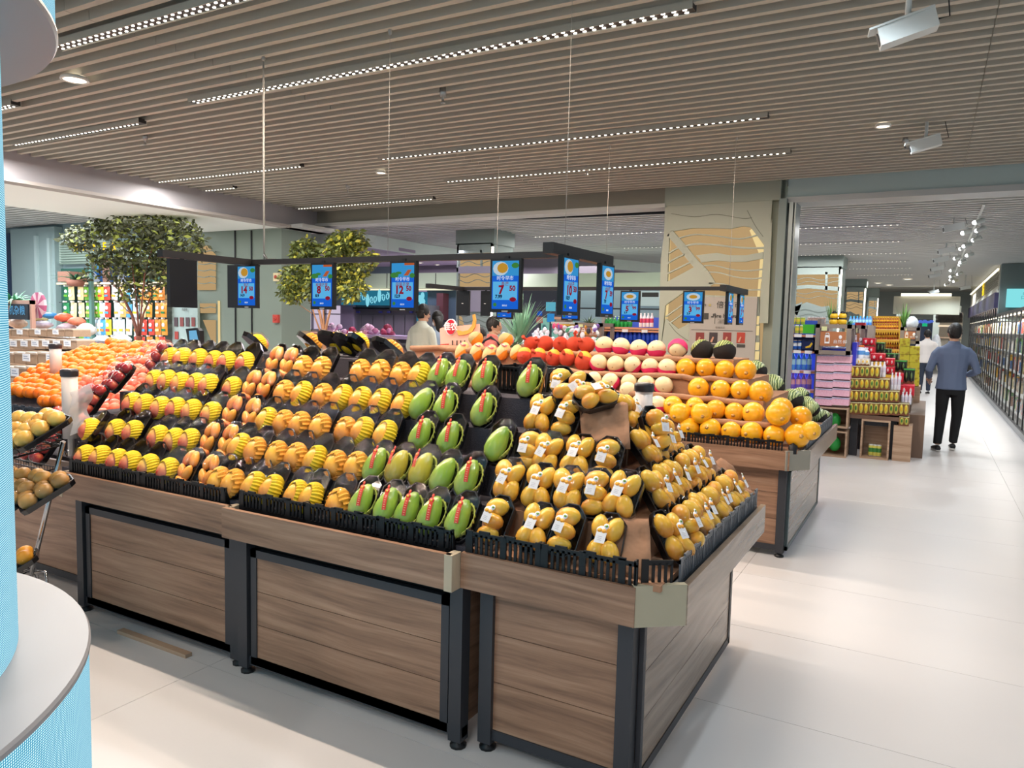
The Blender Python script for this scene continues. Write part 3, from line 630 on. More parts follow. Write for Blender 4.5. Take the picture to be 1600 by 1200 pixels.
# trays on the right side of the corner stand, facing the aisle
n = 0
for r, (X, Z, Ys) in enumerate(((-.80, .95, (2.50, 2.64, 2.77, 2.90, 3.03, 3.16, 3.29, 3.42)), (-.92, 1.07, (2.66, 2.79, 2.92, 3.05, 3.18, 3.31)), (-1.04, 1.19, (2.84, 2.97, 3.10, 3.23)), (-1.16, 1.31, (3.0,)))):
    for j, Y in enumerate(Ys):
        k = ('S4', 'S3', 'S5', 'S4', 'S5', 'S3')[n % 6]; n += 1
        place_tray(k, (X, Y+rt.uniform(-.01, .01), Z), 57+rt.uniform(-4, 4), 90-(16 if (r == 0 and j == 0) else 0)+rt.uniform(-6, 6), rt.uniform(-7, 7), '%s tray facing the aisle, %s from front, %s row up' % (TD[k][0], ORD[j], ORD[r]), .1)
# loose trays lying on the peak of the corner stand
for (u, v, y, k, lean, yaw, roll, l) in ((880, 572, 2.95, 'S3', 62, 10, 0, 'small yellow mango tray propped at the left of the corner peak'), (925, 590, 2.9, 'S4', 60, 30, -50, 'tilted small mango tray lying across the corner peak'),
                                     (963, 612, 2.86, 'S4', 35, 40, -70, 'small mango tray lying on its side above the bare sacking'), (1014, 634, 2.98, 'S3', 64, 62, 0, 'small mango tray standing beside the white bag roll holder')):
    place_tray(k, PY(u, v, y), lean, yaw, roll, l, .1)
# trays seen from behind along the crest
for q, (u, v, k, yw, ro) in enumerate(((385, 519, 'A', 165, 20), (472, 520, 'O', 150, 40), (500, 517, 'B', 200, -30), (528, 519, 'A', 175, 10), (556, 522, 'A', 160, 45), (585, 526, 'O', 185, -20))):
    p = PY(u, v, 3.22)
    place_tray(k, (p.x, p.y, p.z+.0), 38, yw, ro, '%s tray tipped backwards on the crest, %s from the left' % (TD[k][0], ORD[q]))
# sacking that shows in the gaps
cloth('sacking_cloth', 'bare tan sacking patch at the front corner of the small mangoes', [(-.93, 2.275, .76), (-.74, 2.30, .765), (-.80, 2.42, .93), (-.97, 2.415, .92)], seed=4, amp=.014)
cloth('sacking_cloth', 'tan sacking bump left bare under the corner peak', [(-1.16, 2.66, 1.13), (-.98, 2.70, 1.13), (-1.05, 2.85, 1.27), (-1.26, 2.83, 1.28)], seed=9, amp=.02)
cloth('sacking_cloth', 'crumpled brown sacking at the far end of the corner stand', [(-.70, 3.44, .80), (-.68, 3.60, .80), (-.86, 3.60, .95), (-.88, 3.46, .95)], seed=11, amp=.03)
cloth('sacking_cloth', 'small fold of tan sacking at the left foot of the corner trays', [(-1.41, 2.285, .77), (-1.33, 2.285, .77), (-1.35, 2.37, .87), (-1.42, 2.37, .87)], seed=2, amp=.01)
# empty black crate on the top step behind the green mangoes
mb = MB()
for a, b2 in (((-1.78, 3.00), (-1.50, 3.00)), ((-1.50, 3.00), (-1.50, 3.22)), ((-1.50, 3.22), (-1.78, 3.22)), ((-1.78, 3.22), (-1.78, 3.00))): slotted(mb, a, b2, 1.265, 1.40, 0, .005, False)
tag(mb.obj('crate', M_black), 'empty black slotted crate between the top green mango trays', 'crate')
mb = MB()
for a, b2 in (((-2.72, 3.06), (-2.50, 3.06)), ((-2.50, 3.06), (-2.50, 3.26)), ((-2.50, 3.26), (-2.72, 3.26)), ((-2.72, 3.26), (-2.72, 3.06))): slotted(mb, a, b2, 1.265, 1.37, 0, .005, False)
tag(mb.obj('crate', M_black), 'black crate in the gap of the top mango row', 'crate')
# ---------------------------------------------------------------- left end: dark apple trays and white net nectarines
M_apple = blush('apple_dark', ['5A1420', '8E1F2B', 'A8352F', 'D98A3C'], .22, (.3, 1, .2), .12, 12)
M_peach = blush('nectarine', ['C94F38', 'DE7A4C', 'E89060', 'F2B080'], .4, (.3, 1, .2), .1, 18)
ap = MB().ell((0, 0, 0), (.031, .031, .028), 12, 8, 0, None, lambda q, p, t: Vector((q.x, q.y, q.z-.18*math.exp(-((q.x**2+q.y**2)*14))*(1 if q.z > 0 else -.6)))).mesh('apple', [M_apple])
APF = film_mesh(.062, .100, .066, 8)
proto('P', 'apple_tray', '', [('tray', TR2, None, None)]+[('apple', ap, (x, y2, .016), (.3*x*20, .5, y2*9)) for x in (-.029, .029) for y2 in (-.062, 0, .062)]+[('barcode', _s, (.012, -.02, .052), (.1, 0, .3)), ('cling_film', APF, None, None)])
TD['P'] = ('dark red apples', 'dark red apple trays')
for q, (X, Y, Z, yaw) in enumerate(((-4.03, 2.92, 1.42, -25), (-4.08, 2.72, 1.30, -20), (-4.22, 2.78, 1.29, -30), (-4.12, 2.58, 1.18, -18), (-4.27, 2.62, 1.17, -28), (-4.42, 2.68, 1.15, -35), (-4.20, 2.44, 1.05, -15), (-4.36, 2.48, 1.04, -25), (-4.50, 2.55, 1.02, -38), (-4.18, 2.33, .93, -10), (-4.34, 2.36, .92, -22), (-4.50, 2.42, .91, -32))):
    place_tray('P', (X, Y, Z), 56+rt.uniform(-5, 5), yaw, rt.uniform(-8, 8), 'dark red apple tray at the left end, %s in the descending heap' % ORD[q], .1)
for i in range(0, 4): tag(MB().box((-4.60+.13*i, 2.42+.10*i, .746 if not i else .771+.12*(i-1)), (-4.03, 3.6-.1*i, .77+.12*i)).obj('riser', [M_foam]), 'charcoal foam step under the apple trays, %s from the bottom' % ORD[i], 'riser', 'foam steps at the left end')
place_tray('A', PY(164, 642, 2.47), 50, -20, 25, 'blush mango tray lying askew above the front left corner')
# ---------------------------------------------------------------- bag roll holders
def roll_holder(loc, h, r, label, bag=True):
    t = thing('bag_roll_holder', label, 'bag dispenser', loc)
    MB().lathe([(0, 0), (r*.4, 0), (r*.4, .10), (r, .10), (r, h-.02), (r*.98, h-.02)], 18).obj('tube', [mat('pale_tube', 'D8CFCB', .35)], t)
    MB().lathe([(r*1.12, h-.035), (r*1.15, h-.01), (r*1.12, h), (r*.9, h+.006), (0, h+.006)], 18).obj('cap', [mat('cap_charcoal', '2E2A2E', .3)], t)
    if bag:
        mb = MB(); n = 8
        for j in range(n+1):
            for i in range(5): mb.v.append((r*.9+.014*i*(1+.5*math.sin(j)), -.02+.02*i+.008*math.sin(j*1.3+i), h-.12-.03*j+.012*i))
        for j in range(n):
            for i in range(4): k = j*5+i; mb.face((k, k+1, k+6, k+5), 0, True)
        m = mat('thin_bag', 'E8E4E6', .25, alpha=.55); mb.obj('plastic_bag', [m], t)
    return t
p = PX(111, 690, -4.12)
roll_holder((p.x, p.y, p.z-.08), PX(110, 578, -4.12).z-p.z+.08, .040, 'white bag roll tube with charcoal cap at the front left corner')
p = PY(88, 600, 3.6); roll_holder((p.x, p.y, .96), PY(88, 538, 3.6).z-.96, .045, 'pale bag roll tube standing among the oranges', False)
p = PY(1007, 600, 3.42); roll_holder((p.x, p.y, .893), p.z-.893, .042, 'white bag roll tube with black band behind the corner stand', False)
# ---------------------------------------------------------------- melon stand
t4, P4 = stand('melon_stand', 'brown plank stand with grey apron corner under the yellow melons', -4.75, -.80, 5.37, 7.15, door=False, over=(.03, .02), planks=3)
P4('corner_plate', MB().prism([Vector((-.80, 5.30, .63)), Vector((-.665, 5.45, .63)), Vector((-.68, 5.47, .63)), Vector((-.815, 5.32, .63))], (0, 0, .137)), mat('grey_plate', '8E8A7E', .4))
P4('side_apron', MB().box((-.69, 5.45, .63), (-.667, 7.2, .762)), M_wood2)
P4('side_frame', MB().box((-.80, 5.43, .04), (-.782, 5.46, .63)).box((-.80, 7.05, .04), (-.782, 7.1, .63)).box((-.80, 5.43, .04), (-.782, 7.1, .07)).box((-.80, 5.43, .6), (-.782, 7.1, .63)), mat('teal_grey_metal', '4C5A5C', .4, .3))
for k in range(3): P4('side_plank', MB().box((-.80, 5.46, .07+k*.177), (-.786, 7.05, .07+(k+1)*.177-.003)), M_wood2)
P4('side_deck', MB().box((-.80, 5.46, .70), (-.69, 7.15, .742)), M_black)
for i in range(5):
    zt = .775+.142*i; yf = 5.36+.16*i
    tag(MB().box((-4.7+.05*i, yf, .746 if not i else zt-.144), (-.74-.15*i, 7.1-.13*i, zt)).obj('riser', [M_cloth]), 'sacking covered step on the melon stand, %s from the bottom' % ORD[i], 'riser', 'melon stand steps')
    if 0 < i < 5:
        mb = MB(); x = -4.7+.05*i; prev = None; rr = random.Random(i)
        pts = []
        while x < -.74-.15*i: pts.append((x, yf-.02+rr.uniform(-.012, .012), zt-.012+rr.uniform(-.014, .012))); x += .11
        tag(MB().tube(pts, .024, 6).obj('sacking_roll', [M_cloth]), 'rolled sacking lip along the %s melon step' % ORD[i], 'cloth')
mb = MB(); slotted(mb, (-1.50, 5.335), (-.83, 5.335), .745, .83, 0)
tag(mb.obj('crate', M_black), 'black slotted crate edge below the yellow melons', 'crate')
mb = MB(); slotted(mb, (-4.7, 5.335), (-1.51, 5.335), .745, .83, 0)
tag(mb.obj('crate', M_black), 'long black crate edge of the melon stand behind the mango stand', 'crate')
mb = MB(); slotted(mb, (-.70, 5.5), (-.70, 7.1), .745, .85, 0)
tag(mb.obj('crate', M_greyc), 'grey slotted crate side beside the leafy watermelons', 'crate')
mb = MB(); mb.lathe([(.03, .745), (.03, .80), (.0, .82)], 10, (-.77, 5.37, 0)); tag(mb.obj('crate_peg', M_black), 'black rounded crate lug at the corner of the melon stand', 'crate')
M_yel = rnd_mat('yellow_melon_skin', ['F2A51C', 'F7B51F', 'F5AC1E', 'F9BE2E'], .3, 5, .2)
M_wht = rnd_mat('cream_melon_skin', ['E6CFA0', 'EAD6AE', 'E2CA9A'], .35, 5, .1)
M_pnet = mat('hot_pink_net', 'E8336E', .6); M_rnet = mat('red_orange_net', 'F2502E', .55, bump=.9, bs=60); M_onet2 = mat('bright_orange_net', 'F08A24', .6)
M_dnet = mat('dark_net', '2C2624', .8, bump=.8, bs=80)
M_cant = mat('cantaloupe_skin', 'C9B27C', .7, var=.2, vs=40, bump=.5, bs=80)
def watermelon_mat(name, a, b2, c):
    m = mat(name, a, .35); nt2 = m.node_tree; b = nt2.nodes['Principled BSDF']; tc = nt2.nodes.new('ShaderNodeTexCoord')
    w = nt2.nodes.new('ShaderNodeTexWave'); w.inputs['Scale'].default_value = 1.5; w.inputs['Distortion'].default_value = 5; w.inputs['Detail'].default_value = 2
    rp = nt2.nodes.new('ShaderNodeValToRGB'); e = rp.color_ramp.elements; e[0].color = lin(b2)+(1,); e[1].color = lin(a)+(1,); e[0].position = .25; e[1].position = .5
    nt2.links.new(tc.outputs['Object'], w.inputs[0]); nt2.links.new(w.outputs['Fac'], rp.inputs[0]); nt2.links.new(rp.outputs[0], b.inputs['Base Color']); return m
M_wm = watermelon_mat('watermelon_skin', '9AA854', '3E4E26', '')
ball = lambda m, sq=.96: MB().ell((0, 0, 0), (1, 1, sq), 20, 14, 0).mesh('flesh', [m])
Bm = {'y': ball(M_yel, 1.0), 'w': ball(M_wht), 'c': ball(M_cant)}
stem = MB().tube([(0, 0, .0), (.05, 0, .10)], .07, 6).mesh('stem_scar', [mat('stem_scar', 'B58A5A', .8)])
star = MB().ell((0, 0, 0), (.20, .20, .02), 5, 2).mesh('sticker', [mat('pale_sticker', 'D9A560', .5)])
def netcap(m, axis, t0, nu=20, amp=.03, k=1.035):
    ax = Vector(axis).normalized(); a = ax.orthogonal().normalized(); b2 = ax.cross(a); mb = MB(); nv = 8
    for j in range(nv+1):
        for i in range(nu):
            p = 2*PI*i/nu; t = t0*(1+.05*math.sin(p*3))*j/nv
            s = k+amp*(i % 2)*math.sin(t)
            mb.v.append(tuple((ax*math.cos(t)+(a*math.cos(p)+b2*math.sin(p))*math.sin(t))*s))
    for j in range(nv):
        for i in range(nu): q2 = (i+1) % nu; mb.face((j*nu+i, (j+1)*nu+i, (j+1)*nu+q2, j*nu+q2), 0, True)
    return mb.mesh('foam_net', [m])
NC = {'p1': netcap(M_pnet, (-.2, .3, -1), 1.45), 'p2': netcap(M_pnet, (.9, .5, -.5), 1.5), 'p3': netcap(M_pnet, (0, 1, .5), 1.9), 'd1': netcap(M_dnet, (.4, -.45, -.8), 1.65), 'o1': netcap(M_onet2, (.7, .1, -.5), 1.4)}
def melon(name, cat, kind, u, v, rpx, Y, label, group, nets=(), rot=None, st=True, z=None):
    c = PY(u, v, Y); dep = -(MW.transposed() @ (c-Vector((0, 0, CH)))).z; r = rpx*dep/F
    t = thing(name, label, cat, (c.x, c.y, c.z), rot or (random.uniform(-.4, .4), random.uniform(-.3, .3), random.uniform(-.5, .5)), group)
    put('flesh', Bm[kind] if isinstance(kind, str) else kind, t, scale=(r, r, r))
    if st:
        if kind == 'y': put('sticker', star, t, (0, -r*1.0, -r*.1), (PI/2, 0, 0), (r, r, r))
        elif kind == 'w': put('stem_scar', stem, t, (0, -r*.97, -r*.05), (PI/2, 0, 0), (r*.8, r*.8, r*.8))
    for n_ in nets: put('foam_net', NC[n_], t, scale=(r, r, r))
    t['r'] = r; return t
YM = [('bottom', 5.46, [(1077,668,15.5),(1110,670,16.5),(1142.5,674,15.5),(1175,676,17),(1210,681,17),(1245.6,681,19),(1267,673,15)]),
      ('second', 5.62, [(1051.5,634,15.5),(1086,635,14.5),(1118.5,640,15.5),(1148,644.5,15.5),(1177,645.5,17.5),(1221,638.5,17.5),(1251,651.5,17)]),
      ('second row in front', 5.46, [(1062,645,16),(1096,646,16.5),(1216,647,19)]),
      ('third', 5.80, [(1091.5,606.5,16.5),(1126,609,15.5),(1157,609.5,15.5),(1189,613,18.5)]),
      ('top', 5.97, [(1072,575,15.5),(1102.5,575,14.8),(1132.5,578,15.2),(1165,578.5,16.5)])]
for nm, Y, L in YM:
    for j, (u, v, r) in enumerate(L): melon('yellow_melon', 'melon', 'y', u, v, r, Y, 'round yellow melon, %s from the left in the %s row' % (ORD[j], nm), 'yellow melons')
WMn = [('top', 6.10, [(944.5,539.5,14.5,'p1'),(970.5,541,14,'p1'),(998,544,14,'p1'),(1026,545.5,14.5,'p1'),(1059,544.5,15,'p3')]),
       ('second', 5.96, [(935.5,567,14,'p1'),(962,569,14,'p1'),(989,570,14,'p2'),(1016,573,14,'p1'),(1043,574.5,15,'p1')]),
       ('third', 5.80, [(928,593,13,None),(954,596,14,'p2'),(983,597,13,None),(1010,601,15,None),(1037,602.5,15,'p1')]), ('third row in front', 5.7, [(981,609,13,None)]),
       ('fourth', 5.62, [(1000,628,13,'p1'),(1027.5,632.5,15,'p1')])]
for nm, Y, L in WMn:
    for j, (u, v, r, nn) in enumerate(L): melon('cream_melon', 'melon', 'w', u, v, r, Y, 'cream melon%s, %s from the left in the %s row' % (' in pink net' if nn else '', ORD[j], nm), 'cream melons', (nn,) if nn else ())
# pomelos in red nets, a knotted top on each
pm = MB().ell((0, 0, 0), (1, 1, .97), 18, 12, 0).ell((.1, -.25, -.05), (.85, .8, .9), 12, 8, 0).mesh('flesh', [M_rnet])
kn = MB().tube([(0, 0, .9), (.05, 0, 1.15), (-.1, .0, 1.35), (.15, 0, 1.6)], .14, 6, 0, True, .26).mesh('net_knot', [M_rnet])
po = mat('pomelo_yellow', 'F0A830', .5)
pt = MB().ell((0, .1, .12), (.9, .8, .92), 12, 8, 0).mesh('peel', [po])
for nm, Y, L in (('upper', 6.1, [(830,537,11.5),(852.5,537,13),(876,538,12.5),(897,538,12.5),(917,539,13)]), ('lower', 5.96, [(820,557,12.5),(842.5,558,12.5),(865,560,12.5),(886,560,13),(912.5,566,15)])):
    for j, (u, v, r) in enumerate(L):
        t = melon('pomelo', 'pomelo', pm, u, v, r, Y, 'pomelo in red net, %s from the left in the %s row' % (ORD[j], nm), 'red netted pomelos', rot=(0, 0, random.uniform(-.5, .5)), st=False)
        rr_ = t['r']; o = put('net_knot', kn, t, rot=(random.uniform(.9, 1.5), random.uniform(-.5, .5), 0) if (nm, j) != ('upper', 3) else (0, .1, 0), scale=(rr_,)*3)
        if nm == 'lower': put('peel', pt, t, (0, -.1*rr_, .15*rr_), scale=(rr_,)*3)
# hami melons upright with pink stickers
hm = MB().ell((0, 0, 0), (.78, .74, 1.15), 16, 12, 0).mesh('flesh', [mat('hami_skin', 'E0C084', .5, var=.1, vs=20)])
hs = MB().ell((0, 0, 0), (.42, .3, .06), 12, 4, 0).ell((0, -.12, .05), (.25, .14, .04), 10, 3, 1).mesh('pink_sticker', [mat('pink_sticker', 'E86080', .45), mat('peach_print', 'F6C3A2', .45)])
hn = netcap(M_onet2, (.6, .2, -.6), 1.35)
for j, (u, v, r) in enumerate(((722, 548, 13), (745, 549, 13), (765, 553, 14), (786, 549, 13), (806, 550, 11))):
    t = melon('hami_melon', 'melon', hm, u, v, r, 5.98, 'hami melon with pink sticker, %s from the left' % ORD[j] if j < 4 else 'hami melon in orange net beside the red pomelos', 'hami melons', rot=(-.3, .35, 0), st=False); r_ = t['r']
    if j < 4: put('pink_sticker', hs, t, (0, -r_*.52, r_*.72), (.75, 0, 0), (r_,)*3)
    o = put('foam_net', hn, t, scale=(r_*.8, r_*.76, r_*1.1))
for j, (u, v, r) in enumerate(((743, 529, 11.5), (790, 531, 11.5))):
    melon('cantaloupe', 'melon', 'c', u, v, r, 6.12, 'netted cantaloupe with orange wrap %s' % ('beside the banana card' if not j else 'left of the red pomelos'), 'cantaloupes', ('o1',), st=False, rot=(0, 0, 0))
wmf = MB().ell((0, 0, 0), (1, 1, 1.0), 20, 14, 0).mesh('flesh', [M_wm])
for j, (u, v) in enumerate(((1096.5, 547), (1132, 548))):
    melon('watermelon', 'watermelon', wmf, u, v, 17, 6.18, 'round watermelon in dark net, %s of two on the top step' % ('left' if not j else 'right'), 'netted watermelons', ('d1',) , st=False, rot=(0, .5*j-.3, 0))
# leafy green netted watermelons on the aisle side
M_pale = watermelon_mat('striped_pale_skin', 'BCC68C', '44602F', '')
wf = MB().ell((0, 0, 0), (1, 1.35, 1), 20, 14, 0).mesh('flesh', [M_pale]); dn = netcap(M_dnet, (.6, .1, -.75), 1.35, k=1.05)
for j, (u, v, r, X) in enumerate(((1180, 580, 17, -1.33), (1207, 603, 18, -1.20), (1188, 592, 14, -1.36), (1236, 624, 17, -1.03), (1250, 618, 13, -1.0), (1260, 632, 13, -.92), (1275, 652, 16, -.86), (1268, 638, 12, -.86), (1288, 650, 9, -.80))):
    c = PX(u, v, X); dep = -(MW.transposed() @ (c-Vector((0, 0, CH)))).z; r = r*dep/F
    t = thing('striped_melon', 'pale striped watermelon with dark net facing the aisle, %s going down' % ORD[j], 'watermelon', c, (random.uniform(-.2, .2), 0, random.uniform(-.2, .2)), 'striped watermelons')
    put('flesh', wf, t, scale=(r, r, r)); put('net', dn, t, scale=(r, r*1.35, r))
# ---------------------------------------------------------------- orange stand
def OZ(Y): return .92+.45*(Y-3.3)
def on_slope(u, v):
    r = ray(u, v); t = (.92-.45*3.3-CH)/(r.z-.45*r.y); return r*t+Vector((0, 0, CH))
ts, PS = stand('orange_stand', 'brown stand carrying the oranges beside the wrapped trays', -7.1, -5.06, 3.35, 4.5, door=False, planks=3, over=(.02, .02))
tag(MB().prism([Vector((-7.05, 3.20, .745)), Vector((-7.05, 3.20, OZ(3.2)-.07)), Vector((-7.05, 4.35, OZ(4.35)-.07)), Vector((-7.05, 4.35, .745))], (2.0, 0, 0)).obj('riser', [M_foam]), 'sloping dark deck under the oranges', 'riser')
for k in range(3):
    mb = MB(); slotted(mb, (-7.05+.66*k, 3.15), (-6.4+.66*k, 3.15), .745, .86, 0); mb.box((-7.05+.66*k, 3.15, .745), (-6.4+.66*k, 3.19, .75))
    tag(mb.obj('crate', mat('navy_crate', '1E2C3C', .45)), 'dark blue slotted crate below the oranges, %s from left' % ORD[k], 'crate', 'crates by the oranges')
orm = MB().ell((0, 0, 0), (.048, .048, .044), 12, 9, 0).mesh('orange', [rnd_mat('orange_skin', ['E06A08', 'EE8010', 'E67208', 'F08C14'], .45, 20)])
ro = random.Random(5); k = 0
import itertools
def inpoly(x, y, P):
    c = False; j = len(P)-1
    for i in range(len(P)):
        if (P[i][1] > y) != (P[j][1] > y) and x < (P[j][0]-P[i][0])*(y-P[i][1])/(P[j][1]-P[i][1])+P[i][0]: c = not c
        j = i
    return c
OP = [(0, 612), (45, 585), (90, 565), (128, 546), (170, 537), (262, 541), (262, 552), (205, 565), (160, 585), (120, 612), (100, 640), (60, 625), (0, 618)]
RP = [(225, 548), (262, 538), (272, 556), (262, 590), (215, 620), (150, 665), (110, 660), (112, 615), (170, 580)]
base = on_slope(100, 600)
cnt = {}
for a in range(-24, 20):
    for b in range(-8, 16):
        P3_ = Vector((-6.0+a*.078+(b % 2)*.039, 3.25+b*.070, 0)); P3_.z = OZ(P3_.y)
        c = MW.transposed() @ (P3_-Vector((0, 0, CH))); u, v = 800-F*c.x/c.z, 600+F*c.y/c.z
        if inpoly(u, v, OP):
            cnt[b] = cnt.get(b, 0)+1; o = put('orange', orm, None, P3_+Vector((ro.uniform(-.01, .01), ro.uniform(-.01, .01), ro.uniform(-.012, .02))), (ro.random()*3, ro.random()*3, 0))
            tag(o, 'loose orange in the heap by the apple trays, row %s from front, %s from left' % (ORD[b+8], ORD[cnt[b]-1]), 'orange', 'loose oranges'); k += 1
        elif inpoly(u, v, RP) and b % 2 == 0 and a % 2 == 0:
            pass
# bagged tomatoes-like fruit: clear bag holding four
M_pinkf = rnd_mat('bagged_skin', ['E8624A', 'EE7A5E', 'F09070', 'E5553C'], .35, 12)
bf = MB().ell((0, 0, 0), (.040, .040, .036), 10, 8, 0).mesh('apple', [M_pinkf])
bagm = MB().ell((0, 0, 0), (.088, .082, .058), 12, 8, 0, None, lambda q, p, t: q*(1+.09*math.sin(5*p+3*t)+.05*math.sin(9*p))).mesh('clear_bag', [MATS['film']])
bt = thing('bagged_apples', 'pink apples in a clear bag between the oranges and the dark apples', 'bag of apples', (0, 0, -5), (0, 0, 0), 'bagged pink apples')
for p in ((-.036, -.03, 0), (.036, -.03, .004), (-.03, .034, .002), (.04, .034, -.002), (0, 0, .034)): put('apple', bf, bt, p)
put('clear_bag', bagm, bt, (0, 0, .012))
first = True
for a in range(-24, 24):
    for b in range(-8, 16):
        P3_ = Vector((-6.0+a*.145+(b % 2)*.07, 3.02+b*.125, 0)); P3_.z = OZ(P3_.y)-.01
        c = MW.transposed() @ (P3_-Vector((0, 0, CH))); u, v = 800-F*c.x/c.z, 600+F*c.y/c.z
        if inpoly(u, v, RP):
            cnt[b+100] = cnt.get(b+100, 0)+1; lb_ = 'bag of pink apples beside the oranges, row %s from front, %s from left' % (ORD[b+8], ORD[cnt[b+100]-1])
            l = P3_+Vector((0, 0, ro.uniform(0, .02))); rz = (ro.uniform(-.3, .3), ro.uniform(-.3, .3), ro.random()*3)
            if first: bt.location = l; bt.rotation_euler = rz; first = False; bt['label'] = lb_
            else: dup(bt, l, rz, lb_)
# ================================================================ hanging price screens
M_sblue = emis('screen_blue', '1E66D8', 1.0); M_slight = emis('screen_light', '62BDF2', .95); M_ssky = emis('screen_sky', '3E9FE0', .9); M_sred = emis('screen_red', '9E2036', .8)
M_sink = emis('screen_ink', '15305A', .6); M_swhite = emis('screen_white', 'E6F4FF', 1); M_sfood = emis('screen_food', 'D9A23A', .8); M_sgreen = emis('screen_green', '4E9A4A', .7)
M_sdish = emis('screen_dish', 'C9DDEB', .9); M_sorange = emis('screen_orange', 'C9663A', .8); M_bez = mat('bezel', '0B0C10', .35)
SW, SH = .182, .276
def screen(label, loc, yaw, big, small, low, name, pic=0, w=SW, h=SH, group='hanging price screens'):
    """portrait price screen; local: centre top at origin, face towards -Y"""
    t = thing('price_screen', label, 'price screen', loc, (0, 0, yaw), group)
    MB().box((-w/2, -.012, -h), (w/2, .014, 0)).box((-.012, -.004, 0), (.012, .006, .014)).obj('frame', [M_bez], t)
    a, b2 = -w/2+.013, w/2-.013; y = -.0135; z1 = -.012; z0 = -h+.018; H = z1-z0
    mb = MB(); Z = lambda f: z1-H*f
    def q(x0, x1, f0, f1, mi, yy=0): mb.box((x0, y-yy, Z(f1)), (x1, y+.002, Z(f0)), mi)
    q(a, b2, 0, .31, 1); q(a, b2, .31, .42, 0); q(a, b2, .42, 1, 0); q(a+.006, b2-.006, .43, .81, 2, .0006)
    if pic == 0: mb.ell((a+.05, y, Z(.16)), (.046, .001, .036), 14, 6, 4); mb.ell((a+.062, y-.0012, Z(.15)), (.032, .001, .026), 12, 6, 3); mb.ell((b2-.02, y-.0006, Z(.10)), (.022, .001, .014), 10, 6, 5)
    elif pic == 1:
        mb.ell((a+.02, y, Z(.27)), (.03, .001, .016), 10, 5, 5); mb.ell((b2-.012, y, Z(.28)), (.018, .001, .014), 10, 5, 5)
        mb.prism([Vector((a+.085, y-.0012, Z(.28))), Vector((a+.115, y-.0012, Z(.28))), Vector((a+.14, y-.0012, Z(.15))), Vector((a+.115, y-.0012, Z(.15)))], (0, .001, 0), 6); mb.ell((a+.05, y-.001, Z(.22)), (.022, .001, .008), 10, 5, 5)
        mb.box((a+.09, y-.001, Z(.05)), (b2, y+.002, Z(0)), 6)
    else: mb.ell(((a+b2)/2, y, Z(.16)), (.06, .001, .032), 14, 6, 4); mb.ell(((a+b2)/2, y-.0012, Z(.16)), (.036, .001, .016), 12, 6, 3)
    mb.ell((b2-.03, y-.0012, Z(.80)), (.020, .001, .012), 10, 5, 7); mb.ell((a+.02, y-.001, Z(.91)), (.011, .001, .010), 10, 5, 5)
    d = mb.obj('display', [M_sblue, M_ssky, M_slight, M_sfood, M_sdish, M_sgreen, M_sorange, M_sred], t)
    X = (PI/2, 0, 0)
    text('时令早市', .025, M_swhite, d, (0, y-.001, Z(.365)), X); text(name, .024, M_sred, d, (0, y-.001, Z(.485)), X)
    text(big, .060, M_sred, d, (-.022, y-.0015, Z(.61)), X, bold=.0026); text(small, .036, M_sred, d, (.044, y-.0015, Z(.575)), X, bold=.0014); text(low, .024, M_sink, d, (-.036, y-.0015, Z(.745)), X, bold=.0010)
    text('惠民价', .010, M_swhite, d, (0, y-.001, Z(.93)), X)
    MB().box((-.018, -.013, -h+.004), (.018, -.0115, -h+.009)).obj('maker_mark', [mat('silver_mark', 'A8ACB2', .4)], t)
    return t
def gantry(label, x0, x1, Y, z, left, right):
    t = thing('screen_rail', label, 'hanging rail', ((x0+x1)/2, Y, z))
    def G(n, mb): o = mb.obj(n, [mat('rail_black', '17171B', .45)], t); o.location = -t.location; return o
    G('long_beam', MB().box((x0, Y-.02, z), (x1, Y+.02, z+.032)))
    G('left_beam', MB().box((x0-.02, left[0], z-.006), (x0+.03, left[1], z+.034))); G('right_beam', MB().box((x1-.02, right[0], z-.006), (x1+.035, right[1], z+.045)))
    return t, G
g1, G1 = gantry('black screen rail hanging over the mango stand', -3.82, -1.555, 3.37, 1.925, (2.72, 3.42), (3.08, 3.82))
g2, G2 = gantry('black screen rail hanging over the melon stand', -4.15, -1.53, 6.35, 1.91, (5.75, 6.4), (6.3, 7.15))
def wire(g, G, top, bot, r=.0022): G('wire', MB().tube([top, bot], r, 5))
M_wire = mat('steel_wire', 'A5A29C', .5)
for top in ((-3.70, 3.37), (-2.71, 3.37), (-1.60, 3.37)):
    o = MB().tube([(top[0], top[1], 3.24), (top[0], top[1], 1.957)], .0013 if top[0] > -3 else .006, 5).ell((top[0], top[1], 3.19), (.012, .012, .02), 8, 5).obj('wire', [M_wire], g1); o.location = -g1.location
o = MB().tube([(-3.70, 3.37, 1.99), (-3.66, 3.36, 1.955), (-3.60, 3.37, 1.955)], .007, 5).obj('cable', [M_black], g1); o.location = -g1.location
for top in ((-3.75, 6.35), (-2.6, 6.35), (-1.52, 6.5)):
    o = MB().tube([(top[0], top[1], 3.24), (top[0], top[1], 1.94)], .0018, 5).ell((top[0], top[1], 3.19), (.012, .012, .02), 8, 5).obj('wire', [M_wire], g2); o.location = -g2.location
def sc_at(u, Y, z, **k): return (PY(u, 440, Y).x, Y, z)
screen('price screen reading 14 50 beside a dark side box, left end of the front rail', (-3.825, 3.35, 1.925), 0, '14', '50', '14.9', '青芒', 0)
tag(MB().box((-4.005, 3.34, 1.65), (-3.918, 3.40, 1.925)).obj('speaker_box', [M_bez]), 'plain black box left of the 14 50 screen', 'screen box')
screen('price screen reading 8 50 in front of the second tree', (-3.179, 3.35, 1.925), 0, '8', '50', '8.9', '玫瑰芒果', 1)
